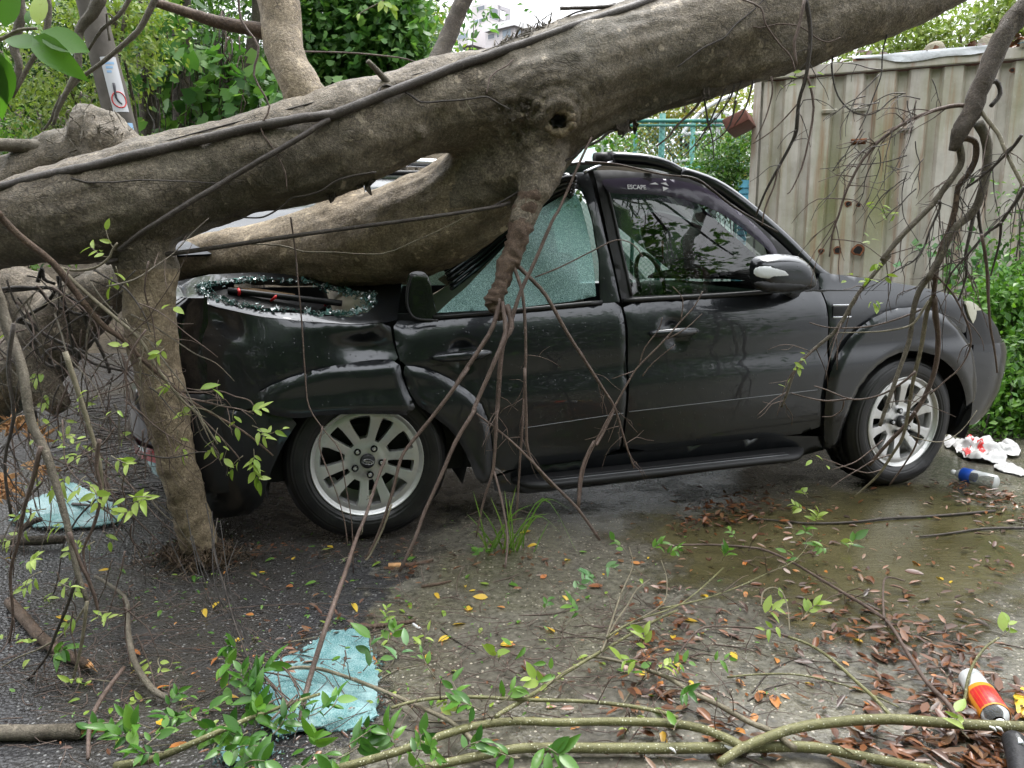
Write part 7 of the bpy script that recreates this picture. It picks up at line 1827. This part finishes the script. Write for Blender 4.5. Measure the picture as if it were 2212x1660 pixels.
# bundle of black aerial roots falling to the glass sheet
simple('root_black', (.016, .013, .011), .6)
ar_ = stemthing('aerial_roots', 'bundle of thin dark aerial roots hanging down to the leafy heap', 'roots', [P(470, 1120, 2.4), P(462, 1190, 2.3), P(485, 1265, 2.15), P(505, 1340, 2.0), P(535, 1420, 1.85), P(560, 1500, 1.76)], [.002, .0014], 'twig_dark')
for k in range(11):
    dx = rn.gauss(0, 1); x0, y0 = 430 + 55 * dx, 1150 + rn.uniform(-60, 110)
    o_ = [P(x0, y0, 2.35), P(x0 + (478 - x0) * .6 + rn.uniform(-14, 14), 1262 + rn.uniform(-12, 12), 2.15), P(505 + 12 * dx, 1345, 2.0), P(536 + 9 * dx, 1425 + rn.uniform(-6, 6), 1.86), P(560 + 18 * dx, 1500 + rn.uniform(-20, 50), 1.76)]
    addstem(ar_, [p + rvec(rn, .008) for p in o_], [.0015, .0009], 'root_black', 'rootlet', seg=4, res=4)
# ---- broken sticks lying on the asphalt
def stick(label, pts, rad, mat='bark_brown', ends=(), tw=None):
    s_ = stemthing('broken_stick', label, 'stick', pts, rad, mat, seg=10, wob=.15)
    for e_, d_ in ends:
        b = MB()
        for k in range(7): a = Vector(e_) + rvec(rn, rad[-1] * .5); b.tube([a - Vector(d_) * .015, a + Vector(d_) * rn.uniform(.02, .06)], [rad[-1] * .45, .0008], seg=4, res=1)
        b.build('torn_end', 'torn_wood', s_)
    return s_
a, b_ = G(-40, 1585, .02), G(180, 1580, .02); stick('thick broken stick with pale torn end at the lower left edge', [a, a.lerp(b_, .5), b_], [.019, .019, .018], 'bark_grey', [(b_, (1, .05, 0))])
a, b_ = G(20, 1300, .02), G(190, 1438, .02); stick('brown broken stick pointing at the viewer on the asphalt', [a, G(60, 1345, .022), G(110, 1395, .022), b_], [.017, .018, .016, .013], 'bark_brown', [(b_, (.6, -.5, 0))])
stick('dark stick before the small glass sheet at left', [G(-30, 1165, .03), G(60, 1168, .035), G(140, 1166, .03)], [.019, .02, .016], 'bark_dark')
stick('short forked stick on the small glass sheet', [G(30, 1158, .04), G(65, 1130, .06), G(90, 1122, .06)], [.014, .013, .010], 'bark_dark')
stick('curved grey stick standing on the asphalt left of the heap', [G(205, 1245, .05), G(270, 1290, .05), G(275, 1350, .06), G(290, 1430, .05), G(330, 1490, .03), G(362, 1508, .02)], [.005, .006, .008, .009, .009, .008], 'bark_grey')
stick('reddish stick slanting beside the torn end', [G(190, 1640, .03), G(195, 1560, .04), G(225, 1500, .05), G(268, 1442, .06)], [.004, .006, .006, .005], 'twig_brown')
stick('thin brown stick lying before the rear wheel', [G(845, 1222, .008), G(900, 1218, .01), G(935, 1210, .01)], [.006, .007, .006], 'bark_brown')
stick('short bark covered stick before the tyre', [G(*zh(820, 1262), .01), G(*zh(900, 1258), .01)], [.010, .010], 'torn_wood')
stick('thin stick lying in the middle of the concrete', [G(*zB_(360, 790), .01), G(*zB_(500, 782), .012), G(*zB_(690, 755), .012)], [.006, .007, .006], 'bark_brown')
stick('small bent stick below the grass tuft', [G(*zB_(725, 545), .01), G(*zB_(820, 530), .01), G(*zB_(910, 510), .008)], [.006, .006, .003], 'bark_brown')
MARKS = [('rear tyre', 800, 1175), ('large glass sheet', 690, 1480), ('grass tuft', 1085, 1185), ('leafy heap', 460, 1570), ('arched olive branch', 1600, 1570), ('red bottle', 2130, 1500), ('water bottle', 2100, 1040), ('brown broken stick', 110, 1370), ('running board', 1400, 1070), ('straight puddle twig', 1900, 1130),
         ('cigarette butt', 962, 1358), ('forking olive branch', 1330, 1400), ('curved grey stick', 290, 1390), ('broken stub', 420, 1170), ('curved olive twig', 1720, 1450), ('leaning stick', 720, 1350), ('front tyre', 1940, 1060), ('small glass sheet', 150, 1120), ('arching dark twig', 1780, 1310)]
USED = set()
def where(what, px, py, size, big, small):
    ms_ = sorted(MARKS, key=lambda m: math.hypot(m[1] - px, (m[2] - py) * 1.6))
    sz = 'large ' if size > big else ('small ' if size < small else '')
    for nm_, mx, my in ms_[:3]:
        dx, dy = px - mx, (py - my) * 1.6; dist = math.hypot(dx, dy)
        near = '' if dist < 130 else 'farther '
        dirs = ('left of' if dx < 0 else 'right of', 'behind' if dy < 0 else 'in front of')
        for d_ in (dirs if abs(dx) > abs(dy) else dirs[::-1]):
            for pre in ((near,) if near else ('just ', 'close ')):
                lab = f'{sz}{what} on the ground {pre}{d_} the {nm_}'
                if lab not in USED: USED.add(lab); return lab
    return f'{what} lying loose on the wet ground'
TWG = 'thin twigs scattered on the wet ground'
for k in range(64):
    px, py = rn.uniform(60, 2180), rn.uniform(1190, 1640); a = G(px, py, .006); ang = rn.uniform(-.9, .9); l_ = rn.uniform(.06, .3)
    d = Vector((math.cos(ang), math.sin(ang), 0)); n_ = Vector((-d.y, d.x, 0)); c_ = rn.uniform(-.15, .15) * l_
    MB().tube([a, a + d * l_ * .5 + n_ * c_ + Vector((0, 0, .004)), a + d * l_], [rn.uniform(.0015, .003), .001], seg=5, res=3).build('fallen_twig', rn.choice(('twig_brown', 'twig_dark', 'twig_pale')), None, origin=a, label=where('thin bare twig', px, py, l_, .22, .12), cat='twig', group=TWG)

# ---- grass tuft
gt = empty('grass_tuft', G(1085, 1195), 'green grass tuft growing from the pavement crack before the rear door', 'grass')
gb = G(1085, 1192)
def blade(root, base, tip, w, lift):
    mid = base.lerp(tip, .5) + Vector((0, 0, lift)); vs, fs = [], []
    pts, _ = catmull([base, mid, tip], [1] * 3, 5); sd_ = (tip - base).cross(Vector((0, -1, .3))).normalized()
    for i, p in enumerate(pts):
        t = i / (len(pts) - 1); ww = w * (1 - t ** 2) * .5 + .0003; vs += [p - sd_ * ww, p + sd_ * ww]
    fs = [(2 * i, 2 * i + 1, 2 * i + 3, 2 * i + 2) for i in range(len(pts) - 1)]
    MB().add(vs, fs).build('blade', 'grass_blade', root)
for (x1, y1, l_) in ((1022, 1062, .02), (1008, 1110, .01), (1115, 1050, .02), (1060, 1075, .02), (1150, 1090, .05), (1230, 1100, .12), (1248, 1198, .22), (1185, 1110, .05), (1210, 1150, .10), (1040, 1100, .02), (1100, 1080, .03), (1165, 1185, .10), (1000, 1170, .06), (1090, 1060, .01), (1130, 1120, .05)):
    blade(gt, gb + Vector((rn.uniform(-.08, .08), rn.uniform(-.03, .03), 0)), P(x1, y1, 2.6 + rn.uniform(-.08, .08)), .006, l_)
for k in range(9):
    bb = gb + Vector((rn.uniform(-.13, .13), rn.uniform(-.05, .05), 0)); blade(gt, bb, bb + Vector((rn.uniform(-.12, .14), rn.uniform(-.06, .06), rn.uniform(.04, .17))), .0045, rn.uniform(0, .03))
sw = empty('ground_weed', G(1040, 1190), 'small round leaved weed beside the grass tuft', 'weed')
for k in range(10): put_leaf(sw, G(1038 + rn.uniform(-14, 14), 1188 + rn.uniform(-8, 8), .02 + rn.uniform(0, .04)), (rn.uniform(-1, 1), rn.uniform(-1, .3), rn.uniform(0, .6)), .035, 'mid', rn)

# ---- sheets of crazed safety glass
def gsheet(label, outline, hfun, step=.02, th=.005):
    ol = [(G(*q).x, G(*q).y) for q in outline]; ol = resample(ol, .012); rr = random.Random(len(outline))
    ol = [(x + rr.uniform(-.006, .006), y + rr.uniform(-.006, .006)) for x, y in ol]
    vs, tr = fill2d(ol, [], step); cx_ = sum(v[0] for v in vs) / len(vs); cy_ = sum(v[1] for v in vs) / len(vs)
    pts = [Vector((x, y, hfun(x - cx_, y - cy_))) for x, y in vs]
    o = MB().add(pts, orient(vs, tr)).build('glass_sheet', 'crazed_sheet', None, origin=(cx_, cy_, 0), label=label, cat='glass')
    solid(o, th); b = MB(); rr = random.Random(7)
    for k in range(260):
        x, y = rr.choice(ol); p = Vector((x + rr.gauss(0, .012) - cx_, y + rr.gauss(0, .012) - cy_, rr.uniform(.008, .02))); d_ = rr.uniform(.002, .006)
        b.add([p + rvec(rr, d_) for _ in range(4)], [(0, 1, 2), (0, 2, 3), (0, 3, 1), (1, 3, 2)])
    obj('glass_crumbs', mesh('glass_crumbs', b.v, b.f, 'crazed_sheet', False), o, kind='stuff'); return o
gsheet('large sheet of crazed teal safety glass on the ground before the rear wheel', [(592, 1438), (650, 1418), (712, 1376), (795, 1370), (800, 1400), (818, 1480), (814, 1556), (745, 1592), (690, 1580), (600, 1602), (536, 1532), (560, 1470)], lambda x, y: .016 + .010 * noise.noise(Vector((x * 5, y * 5, 2))) + .004 * abs(noise.noise(Vector((x * 20, y * 20, 2)))))
gsheet('folded teal safety glass sheet behind the left branches', [(20, 1132), (62, 1104), (110, 1092), (150, 1078), (200, 1092), (252, 1106), (268, 1136), (190, 1146), (100, 1150)], lambda x, y: .02 + .25 * max(0, y + .02) + .02 * noise.noise(Vector((x * 8, y * 8, 5))))
gsheet('small teal glass sheet under the leaves at the bottom', [(470, 1640), (510, 1622), (560, 1618), (590, 1634), (560, 1655), (500, 1660)], lambda x, y: .016 + .01 * noise.noise(Vector((x * 9, y * 9, 1))))
# loose crumbs of safety glass
b = MB()
for k in range(900):
    c_ = rn.choice(((680, 1500, 150, 110), (300, 1180, 220, 60), (160, 1110, 120, 40))); p = G(c_[0] + rn.gauss(0, c_[2] * .6), c_[1] + rn.gauss(0, c_[3] * .6), .006); d_ = rn.uniform(.0015, .0038)
    q = [p + rvec(rn, d_) for _ in range(4)]; b.add(q, [(0, 1, 2), (0, 2, 3), (0, 3, 1), (1, 3, 2)])
b.build('glass_crumbs', 'white_tarp', None, smooth=False, label='scattered crumbs of broken safety glass', cat='glass', kind='stuff')

# ---- bottles, bags and other rubbish
t = NT('clear_plastic'); fr = t.new('ShaderNodeFresnel'); fr.inputs[0].default_value = 1.5
trn = t.new('ShaderNodeBsdfTransparent'); trn.inputs[0].default_value = (.86, .87, .86, 1); gl = t.bsdf((.62, .64, .64), .12, spec=.8, normal=t.bump(t.noise(t.coord(), 40, 3), .5, .006))
ms = t.new('ShaderNodeMixShader'); t.link(t.math('ADD', .13, t.math('MULTIPLY', fr.outputs[0], .9), True), ms.inputs[0]); t.link(trn.outputs[0], ms.inputs[1]); t.link(gl, ms.inputs[2]); t.done(ms.outputs[0])
simple('label_blue', (.02, .09, .48), .3); simple('label_red', (.62, .03, .03), .3, var=.25, vscale=30); simple('label_orange', (.75, .28, .03), .3); simple('cap_white', (.75, .75, .74), .4); simple('yellow_wrap', (.72, .48, .05), .3, var=.3, vscale=20, bumps=.5, bscale=30, bdist=.01); simple('bag_white', (.46, .46, .455), .35, var=.12, vscale=9, bumps=.5, bscale=30, bdist=.006); simple('bag_red', (.62, .04, .04), .4); simple('black_rubber', (.014, .014, .016), .55, var=.6, vscale=60, bumps=.4, bscale=120)
simple('label_cream', (.7, .6, .38), .4)
def bottle(label, A, B, prof, lab, lab_mats, mark=None):
    """A: base end, B: cap end (world, on the axis); prof: (t, r)"""
    root = empty('plastic_bottle', A, label, 'bottle'); d = (B - A); L_ = d.length; d.normalize()
    u = d.cross(Vector((0, 0, 1))).normalized(); w = u.cross(d)
    def rev(pf, n=28, a0=0, a1=2 * math.pi):
        vs, fs = [], []
        for k in range(n + 1):
            a = a0 + (a1 - a0) * k / n
            for (t_, r_) in pf: vs.append(A + d * (t_ * L_) + (u * math.cos(a) + w * math.sin(a)) * r_)
        m = len(pf); fs = [(k * m + i, (k + 1) * m + i, (k + 1) * m + i + 1, k * m + i + 1) for k in range(n) for i in range(m - 1)]
        return MB().add(vs, fs)
    rev([p for p in prof if p[0] < .93]).build('bottle_body', 'clear_plastic', root)
    rev([(.93, .0), (.925, .0135), (.985, .0145), (1.0, .012), (1.0, 0)]).build('cap', 'cap_white', root)
    rl = max(r for _, r in prof) + .0012
    for (t0, t1, m_, a0, a1) in lab_mats: rev([(t0, rl - .001), (t0 + .005, rl), (t1 - .005, rl), (t1, rl - .001)], 24, a0, a1).build('label', m_, root)
    if mark:
        for (tt, aa, s_, body, m_, rot) in mark:
            me = text_mesh(body, s_); me.materials.clear(); me.materials.append(MATS[m_])
            for v in me.vertices:
                x, y = v.co.x, v.co.y
                if rot: x, y = -y, x
                a = aa + x / rl; c_ = A + d * (tt * L_ + y) + (u * math.cos(a) + w * math.sin(a)) * (rl + .0008); v.co = c_ - root.location
            obj('label_print', me, root)
A, B = G(2152, 1043, .040), G(2056, 1020, .032)
bottle('empty clear water bottle with blue label beside the front tyre', A, B, [(0, .0), (.0, .03), (.03, .037), (.3, .037), (.34, .0345), (.36, .037), (.68, .037), (.74, .034), (.82, .024), (.88, .015), (.93, .0135)], None, [(.50, .74, 'label_blue', 0, 2 * math.pi)], [(.66, R(60), .03, 'P', 'cap_white', True), (.585, R(60), .017, 'FIN', 'cap_white', True)])
A, B = G(2094, 1462, .045), G(2166, 1572, .036)
bottle('crushed clear bottle with red and orange label at the right edge', A, B, [(0, .0), (.0, .022), (.04, .031), (.25, .032), (.3, .030), (.34, .034), (.75, .035), (.80, .033), (.86, .026), (.90, .015), (.93, .0135)], None, [(.36, .80, 'label_orange', 0, 2 * math.pi), (.43, .78, 'label_red', R(20), R(150)), (.60, .74, 'label_cream', R(165), R(215))])
def crumple(name, label, cat, outline, mat, hmax, seed, parts=()):
    ol = smooth2d([(G(*q).x, G(*q).y) for q in outline], 1); vs, tr = fill2d(ol, [], .014); bn = np.array(resample(ol, .02))
    cx_ = sum(v[0] for v in vs) / len(vs); cy_ = sum(v[1] for v in vs) / len(vs)
    def hz(x, y):
        dm = float(np.min(np.hypot(bn[:, 0] - x, bn[:, 1] - y))); k = min(1, dm / .06)
        r_ = abs(noise.noise(Vector((x * 9, y * 9, seed)))) + .5 * abs(noise.noise(Vector((x * 22, y * 22, seed)))) + .25 * abs(noise.noise(Vector((x * 50, y * 50, seed))))
        return .012 + hmax * (.25 + .75 * k) * r_
    o = MB().add([(x, y, hz(x, y)) for x, y in vs], orient(vs, tr)).build('film', mat, None, origin=(cx_, cy_, 0))
    o.name = name; tag(o, label, cat)
    for (pol, m_) in parts:
        pl = smooth2d([(G(*q, .03).x, G(*q, .03).y) for q in pol], 1); v2, t2 = fill2d(pl, [], .01)
        me = mesh('red_print', [Vector((x - cx_, y - cy_, hz(x, y) + .0025)) for x, y in v2], orient(v2, t2), m_); obj('red_print', me, o)
    return o
z5_ = ZZ(2100, 950, 6.64)
crumple('plastic_bag', 'white crumpled plastic bag with red print right of the front tyre', 'bag', [z5_(*q) for q in ((510, 470), (600, 450), (740, 520), (880, 480), (1010, 540), (1130, 520), (1400, 580), (1600, 620), (1720, 660), (1640, 760), (1440, 720), (1500, 830), (1330, 850), (1080, 820), (880, 790), (740, 700), (640, 600), (540, 600))], 'bag_white', .12, 3,
        [([z5_(*q) for q in ((850, 500), (890, 460), (960, 500), (985, 580), (940, 580), (890, 540))], 'bag_red'), ([z5_(*q) for q in ((780, 580), (850, 590), (960, 620), (920, 700), (860, 670), (810, 640))], 'bag_red'), ([z5_(*q) for q in ((1010, 570), (1080, 570), (1120, 640), (1210, 670), (1080, 690), (1040, 640))], 'bag_red')])
crumple('plastic_wrapper', 'pale clear plastic wrapper behind the water bottle', 'wrapper', [z5_(*q) for q in ((1260, 900), (1350, 810), (1500, 840), (1700, 900), (1760, 960), (1740, 1050), (1600, 1000), (1380, 960))], 'bag_white', .05, 8)
crumple('snack_wrapper', 'yellow snack wrapper beside the red bottle at the right edge', 'wrapper', [(2186, 1505), (2225, 1500), (2250, 1560), (2205, 1570), (2190, 1545)], 'yellow_wrap', .06, 11)
bt = empty('rubber_tube', G(2196, 1640), 'black rubber tube in the bottom right corner', 'tube')
MB().tube([G(2190, 1600, .05), G(2200, 1640, .05), G(2212, 1720, .05)], [.026, .025, .024], seg=14, res=4).build('tube_body', 'black_rubber', bt)
MB().tube([G(2196, 1588, .07), G(2206, 1608, .075)], [.006, .007], seg=8).build('clamp', 'silver_trim', bt)
cs = stemthing('cigarette_butt', 'white cigarette butt on the concrete', 'litter', [G(*zB_(675, 775), .008), G(*zB_(720, 805), .008)], [.0045, .0045], 'cap_white', seg=8, wob=0)

# ---- fallen leaves: the clearly seen ones are leaves of their own, the brown drift is one mass
FL = {'yellow': 'bright yellow leaf', 'orange': 'orange brown leaf', 'light': 'light green leaf', 'mid': 'green leaf', 'dry': 'dry brown leaf'}
def fall(px, py, kind, size=None, z=.012):
    p = G(px, py, z); ang = rn.uniform(0, 2 * math.pi); size = size or rn.uniform(.028, .05)
    o = put_leaf(None, p, (math.cos(ang), math.sin(ang), rn.uniform(-.02, .12)), size, kind, rn, up=(rn.uniform(-.25, .25), rn.uniform(-.25, .25), 1), name='fallen_leaf', roll=.3)
    tag(o, where(FL[kind], px, py, size, .046, .03), 'leaf', 'fallen ' + FL[kind].replace('leaf', 'leaves') + ' on the ground')
for px, py in [zB_(*q) for q in ((1135, 610), (1605, 385), (1590, 600), (1545, 826), (1010, 695), (915, 780), (895, 845), (1330, 218), (300, 645), (1210, 905), (1440, 285), (150, 292))] + [zC(*q) for q in ((540, 530), (350, 868), (660, 815), (405, 640), (1785, 437), (295, 1235), (230, 935), (355, 750), (1360, 770))] + [zA(*q) for q in ((1085, 835), (1350, 1130), (275, 910), (20, 625), (770, 1430), (1010, 870), (1090, 1310))]: fall(px, py, 'yellow', rn.uniform(.04, .055))
for k in range(26): fall(rn.uniform(100, 2150), rn.uniform(1190, 1600), 'yellow', rn.uniform(.014, .042))
for k in range(64): fall(rn.uniform(150, 2190) if k % 2 else rn.uniform(1350, 2190), rn.uniform(1200, 1640), 'orange', rn.uniform(.016, .062))
for k in range(60): fall(rn.uniform(30, 1400), rn.uniform(1170, 1600), 'light', rn.uniform(.022, .042))
for k in range(46): fall(rn.uniform(80, 1500), rn.uniform(1170, 1620), 'mid', rn.uniform(.025, .045))
for k in range(70): fall(rn.uniform(1300, 2190), rn.uniform(1120, 1640), 'dry', rn.uniform(.02, .075))
def drift(zones, seed):
    rg = random.Random(seed); Vv, Ff = [], []
    for (cx_, cy_, sx, sy, n, s0, s1) in zones:
        for k in range(int(n * .72)):
            px, py = rg.gauss(cx_, sx * 1.1), rg.gauss(cy_, sy * 1.1)
            if py > 1700 or py < (880 if seed == 19 else 1040): continue
            p = G(px, py, .010 + abs(rg.gauss(0, .010))); a = rg.uniform(0, 6.28); L_ = rg.uniform(s0, s1); W_ = L_ * rg.uniform(.28, .45)
            d = Vector((math.cos(a), math.sin(a), rg.uniform(-.15, .35))); n_ = Vector((-math.sin(a), math.cos(a), rg.uniform(-.4, .4)))
            cu_ = Vector((0, 0, rg.uniform(.0, .35) * W_)); i = len(Vv)
            Vv += [p, p + d * L_ * .3 + n_ * W_ * .42 + cu_, p + d * L_ * .7 + n_ * W_ * .36 + cu_, p + d * L_, p + d * L_ * .7 - n_ * W_ * .36 + cu_, p + d * L_ * .3 - n_ * W_ * .42 + cu_, p + d * L_ * .5]
            Ff += [(i, i + 1, i + 6), (i + 1, i + 2, i + 6), (i + 2, i + 3, i + 6), (i + 3, i + 4, i + 6), (i + 4, i + 5, i + 6), (i + 5, i, i + 6)]
    return np.array([tuple(v) for v in Vv]), np.array(Ff)
Vv, Ff = drift([(1560, 1110, 45, 18, 150, .03, .05), (1620, 1090, 60, 16, 130, .03, .05), (1500, 1130, 20, 14, 40, .03, .05), (1700, 1130, 90, 40, 90, .03, .05), (1600, 1330, 90, 60, 60, .03, .05), (1450, 1330, 50, 36, 90, .03, .05), (1420, 1480, 50, 50, 70, .03, .055), (1500, 1560, 90, 50, 60, .03, .055),
                (1840, 1340, 60, 60, 90, .03, .055), (1950, 1400, 70, 50, 150, .03, .06), (2060, 1480, 60, 60, 220, .03, .06), (2120, 1560, 50, 50, 220, .035, .065), (2040, 1620, 80, 40, 180, .035, .065), (1850, 1600, 110, 40, 60, .03, .055), (2110, 1060, 50, 16, 110, .03, .05), (2160, 1090, 50, 20, 130, .03, .05), (2030, 1040, 30, 8, 50, .025, .045), (2150, 1190, 70, 40, 60, .03, .05),
                (1900, 1230, 160, 60, 70, .02, .045), (900, 1240, 40, 20, 40, .02, .04), (1110, 1200, 60, 20, 60, .02, .04), (480, 1185, 90, 16, 160, .012, .028), (760, 1190, 110, 12, 110, .012, .026), (700, 1350, 60, 30, 40, .02, .04), (640, 1420, 30, 30, 40, .02, .04), (1200, 1350, 300, 90, 60, .018, .035), (1300, 1560, 250, 50, 50, .02, .04), (300, 1300, 220, 110, 70, .012, .03), (330, 1560, 150, 60, 40, .015, .035)], 6)
obj('leaf_litter', npmesh('leaf_litter', Vv, Ff, 'dry_leaf'), None, 'brown wet leaf litter drifted over the pavement', 'leaf litter', kind='stuff')
# matted fine twigs and crumbled leaf over the pavement
b = MB()
for k in range(520):
    px, py = (rn.gauss(1150, 420), rn.gauss(1430, 110)) if k % 3 else (rn.gauss(250, 160), rn.gauss(1380, 150))
    if not (1150 < py < 1680 and -40 < px < 2260): continue
    a = G(px, py, rn.uniform(.007, .03)); th = rn.uniform(0, 6.28); d = Vector((math.cos(th), math.sin(th) * .7, 0)); l_ = rn.uniform(.04, .26); q = [a]
    for m in range(4):
        d = (d + Vector((rn.gauss(0, .35), rn.gauss(0, .35), rn.gauss(0, .12)))).normalized(); q.append(q[-1] + d * l_ / 4); q[-1].z = max(.007, q[-1].z)
    b.tube(q, [rn.uniform(.0009, .0022), .0007], seg=4, res=2, cap=False)
b.build('twig_litter', 'twig_brown', None, label='matted fine bare twigs strewn over the whole pavement', cat='twig litter', kind='stuff')
Vv, Ff = drift([(1700, 1350, 330, 150, 420, .008, .022), (2000, 1300, 180, 130, 260, .008, .022), (1250, 1430, 350, 130, 240, .006, .018), (400, 1350, 330, 160, 300, .005, .016), (1600, 1110, 200, 40, 200, .008, .022)], 9)
obj('leaf_crumbs', npmesh('leaf_crumbs', Vv, Ff, 'dry_leaf'), None, 'crumbled dark leaf bits over the pavement', 'leaf litter', kind='stuff')
Vv, Ff = drift([(420, 1320, 300, 130, 330, .008, .024), (900, 1330, 260, 120, 150, .008, .024), (1400, 1400, 260, 120, 90, .008, .022), (230, 960, 80, 60, 90, .012, .03)], 19)
obj('green_leaf_bits', npmesh('green_leaf_bits', Vv, Ff, 'leaf_mid'), None, 'torn bits of green leaf over the asphalt', 'leaf litter', kind='stuff')
# clump of rootlets and crumbs under the broken stub
b = MB()
for k in range(520):
    p = G(425 + rn.gauss(0, 46), 1200 + rn.gauss(0, 12), abs(rn.gauss(0, .03))); b.tube([p, p + rvec(rn, .03), p + rvec(rn, .05)], [.003, .001], seg=3, res=1)
for v in b.v: v.z = max(v.z, .002)
b.build('root_debris', 'root_hair', None, label='tangled root debris under the broken stub', cat='debris', kind='stuff')
# bits of branch behind the bumper
b = MB()
for k in range(80):
    p = G(rn.uniform(100, 330), rn.uniform(860, 1090), rn.uniform(.005, .05)); a = rn.uniform(-1.6, 1.6); l_ = rn.uniform(.1, .5); b.tube([p, p + Vector((l_ * .5, rn.uniform(-.1, .1), rn.uniform(-.01, .03))), p + Vector((l_, a * l_, 0))], [rn.uniform(.003, .008), .002], seg=4, res=2)
b.build('brushwood', 'twig_dark', None, label='dark brushwood on the asphalt behind the rear bumper', cat='brushwood', kind='stuff')
